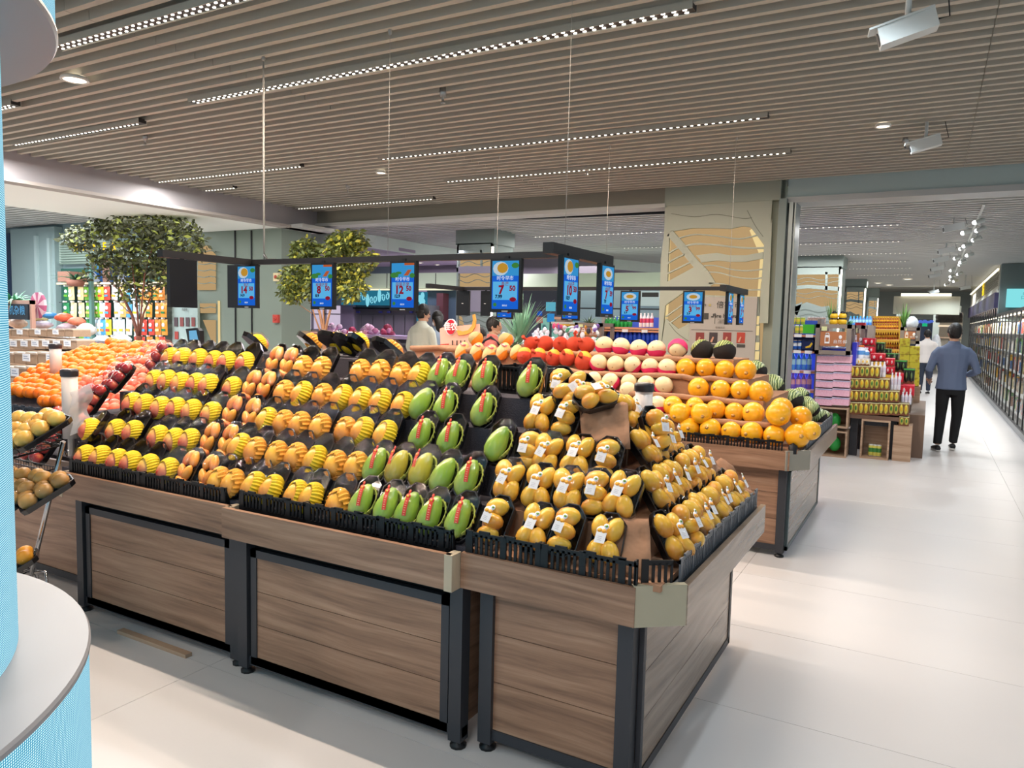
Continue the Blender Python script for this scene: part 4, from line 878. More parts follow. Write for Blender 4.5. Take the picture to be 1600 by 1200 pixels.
screen('middle price screen reading 12 50 beside the shoppers in cream and blue', (-2.577, 3.35, 1.925), 0, '12', '50', '12.9', '凤尾芒果', 1)
screen('price screen reading 7 50 on the front rail above the banana card', (-1.915, 3.345, 1.925), 0, '7', '50', '7.99', '青芒', 0)
screen('price screen reading 10 50 facing the aisle, nearer one', (-1.50, 3.21, 1.915), PI/2, '10', '50', '10.9', '小台芒', 0)
screen('price screen reading 7 59 facing the aisle, farther one', (-1.50, 3.67, 1.915), PI/2, '7', '59', '7.9', '小台芒', 2)
t = screen('black back of the price screen at the near left end of the front rail', (-3.80, 2.85, 1.915), -PI/2, '9', '90', '9.9', '苹果', 0)
for ch in list(t.children):
    if ch.name.startswith('display'):
        for g in list(ch.children): bpy.data.objects.remove(g)
        bpy.data.objects.remove(ch)
MB().box((-.078, -.0135, -.264), (.078, -.0125, -.012)).obj('dark_screen', [mat('dark_screen', '14141C', .2)], t)
text('haier', .008, M_white, t, (0, -.015, -.15))
screen('price screen with the yellow dish, half hidden behind the 10 50 screen', sc_at(893, 6.33, 1.905), 0, '6', '90', '6.9', '红心柚', 0)
screen('price screen reading 5 99 with a plate of cut fruit, rear rail', sc_at(986, 6.33, 1.905), 0, '5', '99', '5.9', '白兰瓜', 2)
screen('price screen reading 3 99 with sliced melon, rear rail', sc_at(1085, 6.33, 1.905), 0, '3', '99', '3.9', '黄金瓜', 2)
screen('price screen hidden behind the 7 50 screen, only its foot shows', sc_at(790, 6.33, 1.905), 0, '4', '99', '4.9', '蜜瓜', 0)
screen('narrow side-on price screen at the right end of the rear rail, nearer', (-1.50, 6.45, 1.90), PI/2, '4', '59', '4.9', '西瓜', 0)
screen('narrow side-on price screen at the right end of the rear rail, farther', (-1.50, 6.88, 1.90), PI/2, '2', '99', '2.9', '西瓜', 0)
for k, (u0, u1) in enumerate(((714, 734), (752, 766))):
    a = PY(u0, 470, 6.36).x; b2 = PY(u1, 470, 6.36).x
    t = thing('price_screen', 'switched-off black screen on the left of the rear rail, %s one' % ('left' if not k else 'right'), 'price screen', ((a+b2)/2, 6.36, 1.905), (0, 0, 0), 'dark screens')
    MB().box(((a-b2)/2, -.012, -.25), ((b2-a)/2, .012, 0)).box((-.01, -.004, 0), (.01, .004, .012)).obj('frame', [M_bez], t); MB().box((-.012, -.0135, -.13), (.008, -.012, -.125)).obj('maker_mark', [M_white], t)
# ---------------------------------------------------------------- lamps in the ceiling
M_louv = mat('dark_louvre', '2B2624', .5)
def led(x0, x1, y, label, z=3.17, two=True, step=.052):
    t = thing('linear_lamp', label, 'ceiling lamp', ((x0+x1)/2, y, z), (0, 0, 0), 'linear ceiling lamps'); L = (x1-x0)/2
    MB().box((-L-.02, -.035, .006), (L+.02, .035, .04)).box((-L-.02, -.04, -.0), (L+.02, -.034, .04), 1).box((-L-.02, .034, -.0), (L+.02, .04, .04), 1).obj('housing', [M_louv if y < 9 else M_slat2, M_slat if y < 9 else M_slat2], t)
    mb = MB(); x = -L+.02
    while x < L:
        for yy in ((-.018, .018) if two else (0,)): mb.ell((x, yy, .004), (.013, .009, .004), 6, 3)
        x += step
    stuff(mb.obj('lamp_dots', [M_lamp], t)); return t
for k, (a, b2, y, l) in enumerate(((-4.67, -2.6, 2.67, 'linear lamp nearest the camera at the top left, left piece'), (-4.88, -1.14, 3.78, 'long twin-dot linear lamp crossing the upper left of the ceiling'), (-4.83, -1.17, 5.9, 'linear lamp above the middle of the melon stand'), (-4.9, -1.2, 7.14, 'linear lamp behind the one over the melons'),
      (-7.75, -5.83, 4.0, 'linear lamp left of the blue LED column, middle height'), (-7.4, -6.27, 3.24, 'short end of a linear lamp cut off by the left frame edge'), (-8.2, -5.87, 5.84, 'linear lamp meeting the bulkhead above the tree'), (-8.17, -7.64, 6.48, 'very short linear lamp by the bulkhead'), (-8.16, -5.75, 8.07, 'linear lamp at the inner corner of the bulkhead'),
      (-6.45, -3.1, 12.27, 'first linear lamp of the far hall left of the pillar'), (-5.6, -3.1, 14.6, 'second linear lamp of the far hall left of the pillar'), (-3.9, -3.2, 16.6, 'third linear lamp of the far hall left of the pillar'),
      (-2.4, -.49, 12.5, 'first linear lamp in the aisle hall'), (-2.8, -.49, 14.8, 'second linear lamp in the aisle hall'), (-3.1, -.5, 17.0, 'third linear lamp in the aisle hall'), (-1.7, -.5, 19.0, 'fourth linear lamp in the aisle hall'), (-1.9, -.5, 21.0, 'fifth linear lamp in the aisle hall'), (-1.9, -.5, 23.5, 'sixth linear lamp in the aisle hall'))):
    led(a, b2, y, l, two=y < 3.8, step=.056 if y < 9 else .085)
def downlight(x, y, label, r=.055):
    t = thing('downlight', label, 'downlight', (x, y, 3.175)); MB().lathe([(r*.86, .02), (r, .02), (r*1.08, .0), (r*.86, -.002), (r*.84, .02)], 18).obj('ring', [mat('ring_white', 'D8D4CC', .4)], t)
    MB().lathe([(0, .004), (r*.86, .004), (r*.86, .02)], 18).obj('lens', [emis('downlight_glow', 'FFF3DE', 6)], t)
downlight(-5.2, 3.08, 'large glowing downlight left of the hanging rail wire', .085); downlight(-5.29, 6.45, 'downlight above the second tree'); downlight(-.41, 6.52, 'oval downlight near the projector on the right')
for k, (u, v) in enumerate(((1372, 444), (1389, 447), (1418, 438))): p = PZ(u, v, 3.15); downlight(p.x, p.y, 'far ceiling spot over the drinks area, %s of three' % ORD[k], .12)
for k, y in enumerate((12.0, 12.9, 13.2, 14.2, 15.2, 15.6, 17, 17.6, 18.6, 19.2, 21, 22.3, 23.2, 24.6, 25.4, 27.2)):
    t = thing('track_spot', 'white track spotlight over the right aisle, %s from the near end' % ORD[k], 'track light', (.50+.10*math.sin(k*2.4), y, 3.12), (0, 0, .4*(-1)**k), 'aisle track lights')
    MB().lathe([(.03, -.06), (.035, .06), (.0, .06)], 10, M=Matrix.Rotation(1.2, 3, 'Y')).box((-.01, -.01, .0), (.01, .01, .09)).obj('head', [M_wpaint], t)
    MB().ell((-.055, 0, -.02), (.035, .03, .03), 10, 6).obj('bulb', [M_lampb], t)
struct(MB().box((.48, 11, 3.19), (.51, 29, 3.2)).obj('trim_7', [M_wpaint]))
def projector(loc, yaw, pitch, label, L=.26, w=.085, arm=.16):
    t = thing('security_camera', label, 'camera', loc, (0, 0, yaw)); R = Matrix.Rotation(pitch, 3, 'Y')
    mb = MB(); n = len(mb.v)
    mb.prism([R @ Vector(p) for p in ((-L/2, -w/2, -w*.45), (-L/2, w/2, -w*.45), (-L/2, w/2, w*.5), (-L/2, -w/2, w*.5))], R @ Vector((L, 0, 0))); mb.prism([R @ Vector(p) for p in ((-L/2-.03, -w/2-.006, w*.5), (-L/2-.03, w/2+.006, w*.5), (-L/2-.03, w/2+.006, w*.6), (-L/2-.03, -w/2-.006, w*.6))], R @ Vector((L+.03, 0, 0)))
    mb.obj('housing', [mat('camera_white', 'C6CAC8', .4)], t); MB().tube([R @ Vector((-L/2-.004, 0, 0)), R @ Vector((-L/2+.01, 0, 0))], w*.35, 12).obj('lens', [M_bez], t)
    MB().tube([(.0, 0, w*.5), (.0, 0, arm)], .012, 8).obj('stem', [mat('camera_white', 'C6CAC8')], t); MB().tube([R @ Vector((L/2, 0, 0)), (L/2+.05, .03, .05), (L/2+.02, .03, arm)], .003, 5).obj('cable', [M_bez], t)
p = PY(1448, 28, 3.6); projector((-.16, 3.62, p.z-.03), .15, -.28, 'large white box camera hanging at the top right corner', .22, .08, 3.2-p.z)
p = PY(1446, 226, 6.6); projector((p.x, p.y, p.z), .1, -.25, 'smaller white box camera below the downlight on the right', .21, .08, 3.2-p.z)
for k, (u, v, y) in enumerate(((1490, 356, 12.2), (1478, 392, 15.5), (1470, 406, 17), (1464, 420, 19.5), (1460, 431, 22), (1459, 456, 26), (1508, 450, 24))):
    p = PY(u, v, y); projector((p.x, p.y, p.z), .3, -.2, 'far white box camera under the aisle ceiling, %s from the near end' % ORD[k], .26, .09, max(.1, 3.2-p.z))
def sprinkler(u, v, z, label):
    p = PZ(u, v, z); t = thing('sprinkler', label, 'sprinkler', (p.x, p.y, 3.2), (0, 0, 0), 'ceiling sprinklers')
    MB().lathe([(0, .04), (.022, .04), (.026, .0), (.022, -.03), (.009, -.035), (.009, -.07), (.02, -.075), (.0, -.08)], 10).obj('body', [mat('dull_chrome', 'A8A6A2', .3, .8)], t)
for q_ in ((1400, 60, 3.13, 'glass bulb sprinkler beside the large box camera'), (692, 155, 3.15, 'sprinkler right of the ceiling centre joint'), (227, 222, 3.15, 'sprinkler above the first tree'), (1414, 232, 3.13, 'sprinkler beside the smaller box camera'), (917, 269, 3.15, 'sprinkler under the third linear lamp'), (543, 297, 3.15, 'sprinkler near the inner corner of the ceiling')): sprinkler(*q_)
# ---------------------------------------------------------------- LED drum column on the left
def ledmat():
    m = bpy.data.materials.new('led_mesh'); m.use_nodes = True; nt2 = m.node_tree; nt2.nodes.clear(); N = nt2.nodes.new; Lk = nt2.links.new
    out = N('ShaderNodeOutputMaterial'); em = N('ShaderNodeEmission'); tc = N('ShaderNodeTexCoord'); sp = N('ShaderNodeSeparateXYZ'); Lk(tc.outputs['Object'], sp.inputs[0])
    def mth(op, a, b=None, c=None):
        n = N('ShaderNodeMath'); n.operation = op
        for i, x in enumerate((a, b, c)):
            if x is None: continue
            if isinstance(x, (int, float)): n.inputs[i].default_value = x
            else: Lk(x, n.inputs[i])
        return n.outputs[0]
    ang = mth('ARCTAN2', sp.outputs[1], sp.outputs[0])
    a = mth('SUBTRACT', mth('FRACT', mth('MULTIPLY', ang, 1.0/.0062)), .5); b = mth('SUBTRACT', mth('FRACT', mth('MULTIPLY', sp.outputs[2], 1.0/.0056)), .5)
    d = mth('SQRT', mth('ADD', mth('MULTIPLY', a, a), mth('MULTIPLY', b, b))); k = mth('SMOOTH_MIN', mth('MULTIPLY_ADD', d, -4.0, 1.75), 1.0, .2); k = mth('MAXIMUM', k, 0.0)
    mx = N('ShaderNodeMix'); mx.data_type = 'RGBA'; mx.inputs[6].default_value = lin('1C7FA0')+(1,); mx.inputs[7].default_value = lin('D8FBFF')+(1,); Lk(k, mx.inputs[0]); Lk(mx.outputs[2], em.inputs[0]); em.inputs[1].default_value = 1.6
    Lk(em.outputs[0], out.inputs[0]); return m
M_led = ledmat(); cx, cy = -2.43, .227
tc_ = thing('led_column', 'round column with cyan LED drums and white plates at the left edge', 'LED column', (cx, cy, 0))
M_disc = mat('white_disc', '96969A', .4)
MB().lathe([(1.045, 0), (1.045, .738)], 128).obj('lower_drum', [M_led], tc_)
MB().lathe([(.80, .756), (1.045, .756), (1.05, .748), (1.05, .738), (1.04, .738)], 128, smooth=False).obj('top_plate', [M_disc, ], tc_)
MB().lathe([(.888, .75), (.888, 2.30)], 96).obj('inner_drum', [M_led], tc_)
MB().lathe([(.80, 2.26), (1.005, 2.26), (1.01, 2.268), (1.01, 2.275)], 128, smooth=False).obj('bottom_plate', [M_disc], tc_)
MB().lathe([(1.005, 2.272), (1.005, 3.2)], 128).obj('upper_drum', [M_led], tc_)
# ================================================================ wire cart on the left
M_chrome = mat('chrome', 'B5B5B8', .2, 1); M_wireb = mat('dark_wire', '24242A', .35, .6)
wc = thing('wire_cart', 'slanted wire display cart with three baskets beside the left stand', 'cart', (-4.4, 1.95, 0))
def WC(n, mb, m): o = mb.obj(n, [m], wc); o.location = -wc.location; return o
Yc1 = 1.98
a = PY(99, 690, Yc1); b2 = PY(41, 930, Yc1)
WC('slanted_post', MB().tube([a, b2], .011, 8), M_chrome)
o2 = Vector((-.75, 0, 0)); WC('slanted_post', MB().tube([a+o2, b2+o2], .011, 8), M_chrome)
f0 = PY(78, 945, 2.02); WC('foot_bar', MB().tube([(b2.x, Yc1, .12), (-3.95, 2.12, .07)], .012, 8).tube([(b2.x-.75, Yc1, .12), (b2.x, Yc1, .12)], .012, 8), M_chrome)
WC('foot_loop', MB().tube([PY(44, 894, 2.0), PY(71, 893, 2.0), PY(77, 935, 2.0)], .007, 8), M_chrome)
for (x, y) in ((-3.94, 2.15), (-4.75, 1.95)):
    WC('caster', MB().tube([(x-.012, y, .035), (x+.012, y, .035)], .035, 14).box((x-.02, y-.012, .035), (x+.02, y+.012, .085)), M_black)
for k, (v, xr) in enumerate(((708, 97), (762, 92), (905, 52))):
    c = PY(xr, v, 2.06); x1 = c.x; x0 = x1-.62; z0 = c.z-(.0 if k else .01); y0, y1 = 1.72, 2.06
    mb = MB()
    for zz in (0, .025, .05):
        mb.tube([(x0, y0, z0+zz), (x1, y0, z0+zz), (x1, y1, z0+zz+.05), (x0, y1, z0+zz+.05), (x0, y0, z0+zz)], .0035 if zz else .005, 5)
    nx = 26
    for i in range(nx+1):
        x = x0+(x1-x0)*i/nx; mb.tube([(x, y0, z0+.05), (x, y0, z0), (x, y1, z0+.05), (x, y1, z0+.10)], .002, 4)
    for j in range(8):
        y = y0+(y1-y0)*j/7; zz = z0+.05*j/7; mb.tube([(x0, y, zz+.05), (x0, y, zz), (x1, y, zz), (x1, y, zz+.05)], .002, 4)
    WC('basket', mb, M_wireb)
    WC('hook', MB().tube([(x1+.01, y1, z0+.03), (x1+.04, y1, z0), (x1+.05, y1, z0+.03)], .004, 5), M_chrome)
M_pear = rnd_mat('yellow_pear_skin', ['D9A94E', 'E2B65A', 'D29C48', 'E6BC5C'], .3, 14); M_tan = rnd_mat('tan_mango_skin', ['A87C48', 'BE8F50', 'B0864A', 'C99A56'], .35, 14); M_or2 = rnd_mat('amber_skin', ['D98A22', 'E59A2A', 'C98024'], .35, 14)
def pack(kind, m, nx, ny, r, nm, cat):
    w, l = nx*r*1.02+.012, ny*r*1.02+.012
    t = thing(nm, '', cat); put('tray', tray_mesh(w, l, .02, .02), t)
    me = MB().ell((0, 0, 0), (r, r*1.12, r*.92), 10, 8, 0, None, lambda q, p, t: Vector((q.x*(1-.1*q.y), q.y, q.z))).mesh('fruit', [m])
    for i in range(nx):
        for j in range(ny): put('fruit', me, t, ((i-(nx-1)/2)*r*2.0, (j-(ny-1)/2)*r*2.05, r*.55), (0, 0, .5*math.sin(i*3+j)))
    put('cling_film', film_mesh(w, l, r*1.55, nx), t); return t
pk = [('y', pack('y', M_pear, 3, 3, .037, 'pear_pack', 'fruit tray'), 'shrink-wrapped tray of yellow pears'), ('t', pack('t', M_tan, 2, 3, .036, 'mango_pack', 'fruit tray'), 'shrink-wrapped tray of tan mangoes'), ('o', pack('o', M_or2, 2, 2, .036, 'amber_pack', 'fruit tray'), 'wrapped tray of amber fruit')]
for (kk, u, v, y, yw, lb) in ((0, 28, 676, 1.84, .1, 'in the top basket, left one'), (0, 60, 672, 1.88, -.25, 'in the top basket, right one'), (1, 10, 762, 1.84, .2, 'in the middle basket, leftmost'), (1, 42, 766, 1.86, -.2, 'in the middle basket, centre one'), (1, 72, 770, 1.88, -.4, 'in the middle basket, rightmost'), (2, 30, 880, 1.86, -.5, 'in the bottom basket')):
    nm, t, d = pk[kk]; p = PY(u, v, y)
    if 'label' not in t or not t['label']: t.location = p; t.rotation_euler = (.55, .0, yw)
    else: t = dup(t, p, (.55, 0, yw))
    t['label'] = d+' '+lb; t['group'] = 'wrapped fruit on the wire cart'
# ================================================================ left background
Yl = 8.0
# packaged snack rack
rk = thing('snack_rack', 'lit pegboard rack hung with snack bags behind the first tree', 'shelf', PY(180, 600, Yl)*1.0)
def RK(n, o): o.parent = rk; o.matrix_parent_inverse = Matrix.Translation(-rk.location); o.name = n; return o
RK('back_panel', pbox('back_panel', 92, 418, 256, 560, 8.0, .04, mat('rack_back', '2F5B50', .6)))
RK('header', pbox('header', 92, 375, 165, 410, 7.98, .05, mat('louvre_header', 'AFC0B6', .5))); RK('header', pbox('header', 165, 375, 262, 412, 7.98, .05, mat('louvre_header', 'AFC0B6')))
for k in range(9): RK('louvre', pbox('louvre', 93, 377+k*4, 262, 378.5+k*4, 7.95, .03, mat('louvre_line', '7F9488', .5)))
RK('shelf_board', pbox('shelf_board', 88, 441, 254, 444, 7.75, .25, mat('lit_shelf', 'E8D8B8', .5)))
for k, v in enumerate((473, 500, 521)): RK('rail', pbox('rail', 92, v-27, 254, v-26, 7.9, .06, M_frame))
RK('upright', pbox('upright', 139, 412, 143, 550, 7.7, .05, mat('green_upright', '5A7F78', .5)))
for i, ch in enumerate('BAKERY'):
    p = PY(118+15*i, 386, 7.9); o = text(ch, .20, emis('sign_yellow', 'FFD21A', 1.6), None, p, bold=.006, name='sign_letter'); RK('sign_letter', o)
fp = thing('fashion_poster', 'blue lit poster of two faces in hoods behind the tree', 'poster', PY(168, 428, 7.85))
def FP(o, n): o.parent = fp; o.matrix_parent_inverse = Matrix.Translation(-fp.location); o.name = n
FP(pbox('frame', 138.5, 410, 203, 444, 7.86, .05, mat('steel_frame', '8FA6A4', .4)), 'frame')
FP(ppoly('p', [(140, 411), (202, 411), (202, 443), (140, 443)], 7.85, .005, emis('poster_blue', '2F6FC0', .8)), 'print')
for pts, c in (([(141, 443), (141, 420), (150, 428), (158, 443)], 'C9D4E6'), ([(143, 412), (156, 412), (154, 426), (148, 420)], '67B4EE'), ([(176, 412), (182, 412), (181, 440), (176, 436)], '12305E'), ([(184, 443), (186, 424), (194, 424), (199, 443)], 'C5D0E2')): FP(ppoly('p', pts, 7.845, .004, emis('poster'+c, c, .8)), 'print_shape')
FP(MB().ell(PY(166, 429, 7.845), (.11, .003, .30), 16, 10).obj('p', [emis('poster_skin', 'D8AE9C', .8)]), 'face_print'); FP(MB().ell(PY(189, 423, 7.845), (.06, .003, .14), 14, 8).obj('p', [emis('poster_skin2', 'A9A3B4', .8)]), 'face_print')
# snack bags on pegs
bagc = ['E8C23A', 'F0D9A0', '6FAE3A', 'D9483A', 'E8E2DA', 'D8B36A', '4FA0D0', 'F2A23C', 'CFE2EE', 'E08A3A', '2E7D4E']
def bag_mesh(m): 
    mb = MB(); mb.lathe([(0, 0)], 4) if 0 else None
    N = 6
    for j in range(N+1):
        for i in range(5):
            x = (-1+i/2)*.5; z_ = -j/N; b = (1-abs(x*2)**2)*math.sin(PI*j/N)**.6*.18
            mb.v.append((x, -b, z_))
    for j in range(N):
        for i in range(4): k = j*5+i; mb.face((k, k+5, k+6, k+1), 0, True)
    n = len(mb.v); mb.v += [(-.5, .01, 0), (.5, .01, 0), (.5, .01, -1), (-.5, .01, -1)]; mb.face((n, n+1, n+2, n+3), 0)
    mb.face((0, 4, n+1, n), 0); mb.face((30, n+3, n+2, 34), 0)
    mb.ell((0, -.15, -.35), (.28, .05, .14), 8, 4, 1); mb.box((-.3, -.17, -.75), (.3, -.14, -.6), 2); mb.box((-.1, -.3, .02), (.1, .0, .12), 1)
    return mb.mesh('snack_bag', m)
BG = [bag_mesh([mat('bag'+c, c, .3), M_white, mat('bagdark'+c, bagc[(i+3) % 11], .4)]) for i, c in enumerate(bagc)]
rb = random.Random(2); n = 0
for r, (v, vb) in enumerate(((448, 469), (473, 496), (499, 524), (526, 548))):
    u = 98 if r == 0 else 100
    order = {0: [10, 1, 1, 2, 2, 0, 3, 4, 5, 6, 8, 7, 9, 7, 9], 1: [10, 1, 1, 2, 2, 8, 3, 4, 5, 6, 8, 1, 7, 9, 7], 2: [2, 2, 10, 10, 8, 6, 0, 8, 8, 4, 4, 3, 3, 9, 7], 3: [8, 4, 2, 6, 6, 8, 0, 4, 8, 5, 3, 3, 9, 7, 3]}[r]
    for i, c in enumerate(order):
        uu = u+i*10.8
        if 138 < uu < 144 and r < 3: uu += 3
        p = PY(uu, v, 7.8); q2 = PY(uu+9.6, vb, 7.8); w = q2.x-p.x; h = p.z-q2.z
        o = put('snack_bag', BG[c], None, (p.x+w/2, 7.80+rb.uniform(-.03, .03), p.z), (0, rb.uniform(-.06, .06), 0), (w, w, h))
        tag(o, 'snack bag on the lit rack, %s row from top, %s peg from left' % (ORD[r], ORD[i]), 'snack bag', 'hanging snack bags'); n += 1
# light tags above each row
# left column with doorway, and dark opening
struct(pbox('wall_column', 20, 356, 88, 620, 7.9, .2, mat('col_blue_grey', '8FA3A4', .6))); struct(pbox('trim_8', 56, 368, 60, 620, 7.86, .05, mat('col_edge', 'A9BCBC', .5)))
struct(pbox('door_1', -40, 366, 19, 640, 7.95, .1, mat('dark_doorway', '2A3A55', .5)))
struct(pbox('trim_9', 76, 372, 80, 620, 7.85, .06, mat('col_edge', 'A9BCBC')))
# green panelled column and its lit fretwork
c1 = struct(pbox('wall_column', 253, 360, 440, 620, 8.02, .6, M_green)); 
for u in (366.5, 392): o = pbox('panel_joint', u, 360, u+1.6, 620, 8.005, .02, M_black); o.parent = c1
o = pbox('edge_lamp', 340.5, 470, 342.5, 545, 8.0, .02, M_glow2); o.parent = c1
for pts in ([(310, 382), (322, 384), (335, 398), (335, 453), (308, 453)], [(312, 474), (335, 474), (335, 489), (313, 489)], [(317, 500), (335, 500), (335, 540), (330, 532)], [(254, 418), (262, 415), (264, 430), (252, 432)], [(256, 464), (262, 458), (264, 478), (256, 478)]):
    o = ppoly('lit_panel', pts, 7.99, .03, M_glow); o.parent = c1
for v in (392, 402, 412, 422, 432, 442, 480): o = rib('fret_rib', [(309, v), (318, v+1.5), (328, v-.5), (336, v+1)], .012, 7.97, M_green, c1)
for v in range(440, 540, 9): rib('fret_rib', [(254, v), (262, v+1), (270, v-1)], .010, 7.97, mat('rib_grey', '6F7B76'), c1)
ls = thing('notice_panel', 'pale fire notice panel below the black screen on the left', 'sign', PY(290, 510, 7.9))
def LS(o, n): o.parent = ls; o.matrix_parent_inverse = Matrix.Translation(-ls.location); o.name = n
LS(pbox('b', 269, 470, 309, 560, 7.9, .04, mat('pale_notice', 'A8BCBA', .5)), 'board')
for i in range(4): LS(pbox('b', 272+9*i, 496, 277+9*i, 510, 7.885, .01, mat('pic2%d' % (i % 2), ('5A4A50', '8A4A48')[i % 2], .5)), 'picture')
LS(pbox('b', 273, 518, 278, 530, 7.885, .01, mat('picred', 'B04A44', .5)), 'picture'); LS(text('Fire hydrant', .045, M_ink, None, PY(288, 478, 7.88)), 'lettering'); LS(text('消防栓', .045, M_ink, None, PY(288, 484, 7.88)), 'lettering')
pos = thing('weighing_scale', 'small tablet scale display above the blush mangoes', 'scale', PY(302, 540, 5.0))
for (nm, pts, y, d, m) in (('case', [(290, 514), (307, 512), (312, 517), (313, 545), (296, 545)], 5.0, .05, M_bez), ('screen', [(295, 517), (306, 516), (309, 531), (296, 531)], 4.995, .006, emis('tablet', '7FC4EE', .9)), ('stand', [(300, 545), (304, 545), (304, 738), (300, 738)], 5.01, .05, M_black)):
    o = ppoly(nm, pts, y, d, m); o.parent = pos; o.matrix_parent_inverse = Matrix.Translation(-pos.location)
for k, (u, v, c, l) in enumerate(((433, 433, 'D9C9A0', 'square yellow alarm plate'), (432, 498, 'C0463C', 'red fire alarm button'))):
    t = thing('alarm_box', l+' on the green column', 'alarm', PY(u, v, 8.0)); MB().box((-.05, -.03, -.06), (.05, .02, .06)).obj('plate', [mat('alarm'+c, c, .5)], t); MB().ell((0, -.035, 0), (.03, .012, .03), 10, 6).obj('button', [mat('alarm_btn', 'A83A30' if k == 0 else 'E8D8D0', .4)], t)
# bulk goods table at the far left: boxes in film with price cards
M_kraft = mat('kraft', 'A98F78', .6, var=.15, vs=9); M_clear = mat('clear_box', 'D9DDE6', .2, alpha=.5)
bx = MB().box((-.5, -.3, -.5), (.5, .5, .35)).box((-.5, -.33, .35), (.5, .5, .5), 1).mesh('carton', [M_kraft, mat('cartonlid', 'C9B8A8', .5)])
cardm = MB().box((-.5, -.03, -.5), (.5, .03, .5)).box((-.35, -.04, -.2), (.35, -.03, -.08), 1).box((-.35, -.04, .1), (.2, -.03, .22), 1).mesh('price_card', [mat('card_white', 'EEF2FA', .5), mat('card_ink', '9AA6C0', .5)])
rows_l = [(0, 520, 112, 13, 4.9, 8), (0, 538, 118, 16, 4.7, 7), (0, 560, 92, 20, 4.4, 5), (0, 583, 75, 22, 4.2, 4)]
for r, (u0, v, u1, h, Y, nn) in enumerate(rows_l):
    for i in range(nn):
        ua = u0+(u1-u0)*i/nn; ub = u0+(u1-u0)*(i+.94)/nn; A = PY(ua, v-h/2, Y); B = PY(ub, v+h/2, Y)
        o = put('bulk_box', bx, None, ((A.x+B.x)/2, Y+.1, (A.z+B.z)/2), (0, 0, 0), (B.x-A.x, .25, A.z-B.z)); tag(o, 'kraft bulk food box on the far left table, %s row from back, %s from left' % (ORD[r], ORD[i]), 'box', 'bulk food boxes')
        if (i+r) % 2 == 0 or r == 1:
            o = put('price_card', cardm, None, ((A.x+B.x)/2, Y-.028, (A.z+B.z)/2+.01), (0, 0, 0), ((B.x-A.x)*.7, .05, (A.z-B.z)*.62)); tag(o, 'white price card on the kraft boxes, %s row, %s box' % (ORD[r], ORD[i]), 'price card', 'price cards')
for r, (u0, v, u1, h, Y, nn) in enumerate(rows_l): tag(MB().box((PY(-40, v, Y).x, Y-.03, 0), (PY(u1, v, Y).x, Y+(.22 if r < 2 else .30), PY(40, v+h/2, Y).z)).obj('bulk_table', [M_oak]), 'pale step table under the kraft bulk boxes, %s tier from the back' % ORD[r], 'table', 'bulk tables')
tag(MB().box((PY(-60, 530, 5.2).x, 4.8, .9), (PY(112, 530, 5.2).x, 5.8, 1.25)).obj('bulk_table_step', [M_oak]), 'raised step of the bulk table behind the kraft boxes', 'table')
for k, (u, v, c, w, h) in enumerate(((62, 497, 'F0E0A0', 14, 12), (78, 493, '3E8FD0', 18, 9), (100, 496, 'F06A4A', 22, 13), (120, 502, 'F08A70', 18, 12), (66, 507, 'D8D0E8', 40, 12), (105, 512, 'C8B8C8', 34, 14), (28, 505, 'D8C0B0', 26, 16), (135, 515, 'DDE4EE', 30, 18), (160, 532, 'C4D6EE', 26, 14), (190, 530, 'D8E2F0', 24, 14), (8, 500, 'E8D8D8', 16, 20))):
    p = PY(u, v, 5.5); w_ = w/F*9.8/1.9; h_ = h/F*9.8/2
    tag(MB().ell(p, (w_, .10, h_), 12, 8, 0, None, lambda q, p, t: q*(1+.12*math.sin(4*p+2*t))).obj('packet', [mat('packet'+c, c, .35, var=.3, vs=25)]), 'soft packet behind the kraft boxes, %s of the mixed heap' % ORD[k], 'packet', 'mixed packets')
sg = thing('chalk_sign', 'dark chalk sign with blue characters by the fern', 'sign', PY(25, 487, 5.3)); MB().box((-.30, -.02, -.10), (.30, .03, .10)).obj('board', [mat('sign_dark', '2A3644', .5)], sg); text('有机杂粮', .13, mat('blue_chalk', '5FB0E8', .5), sg, (0, -.025, .01))
MB().box((-.36, 0, .10), (.36, .06, .15)).box((-.36, 0, -.3), (-.32, .05, .15)).box((.32, 0, -.3), (.36, .05, .15)).obj('frame', [mat('sign_wood', 'C9A294', .5)], sg)
fan = thing('candy_swirl', 'pink and white striped round candy sign beside the fern', 'sign', PY(58, 477, 5.4))
for i in range(14):
    a0, a1 = 2*PI*i/14, 2*PI*(i+1)/14
    MB().prism([Vector((0, 0, 0)), Vector((.17*math.cos(a0), 0, .17*math.sin(a0))), Vector((.17*math.cos(a1), 0, .17*math.sin(a1)))], (0, .03, 0)).obj('segment', [mat('candy_pink', 'C86A92', .5) if i % 2 else mat('candy_pale', 'F0D0DC', .5)], fan)
# ================================================================ trees and plants
def leaf_cloud(blobs, n, size, seed, thr=0):
    rr = random.Random(seed); mb = MB()
    for (c, r, wgt) in blobs:
        for _ in range(int(n*wgt)):
            while True:
                q = Vector((rr.uniform(-1, 1), rr.uniform(-1, 1), rr.uniform(-1, 1)))
                if .25 < q.length < 1: break
            p = Vector(c)+Vector((q.x*r[0], q.y*r[1], q.z*r[2])); d = Vector((rr.uniform(-1, 1), rr.uniform(-1, 1), rr.uniform(-.9, .3))).normalized()
            s = size*rr.uniform(.6, 1.3); w = d.cross(Vector((rr.uniform(-1, 1), rr.uniform(-1, 1), rr.uniform(-1, 1)))).normalized()*s*.24
            k = len(mb.v); mb.v += [tuple(p), tuple(p+d*s*.5+w), tuple(p+d*s), tuple(p+d*s*.5-w)]; mb.face((k, k+1, k+2, k+3), 1 if rr.random() < .22 else 0)
    return mb
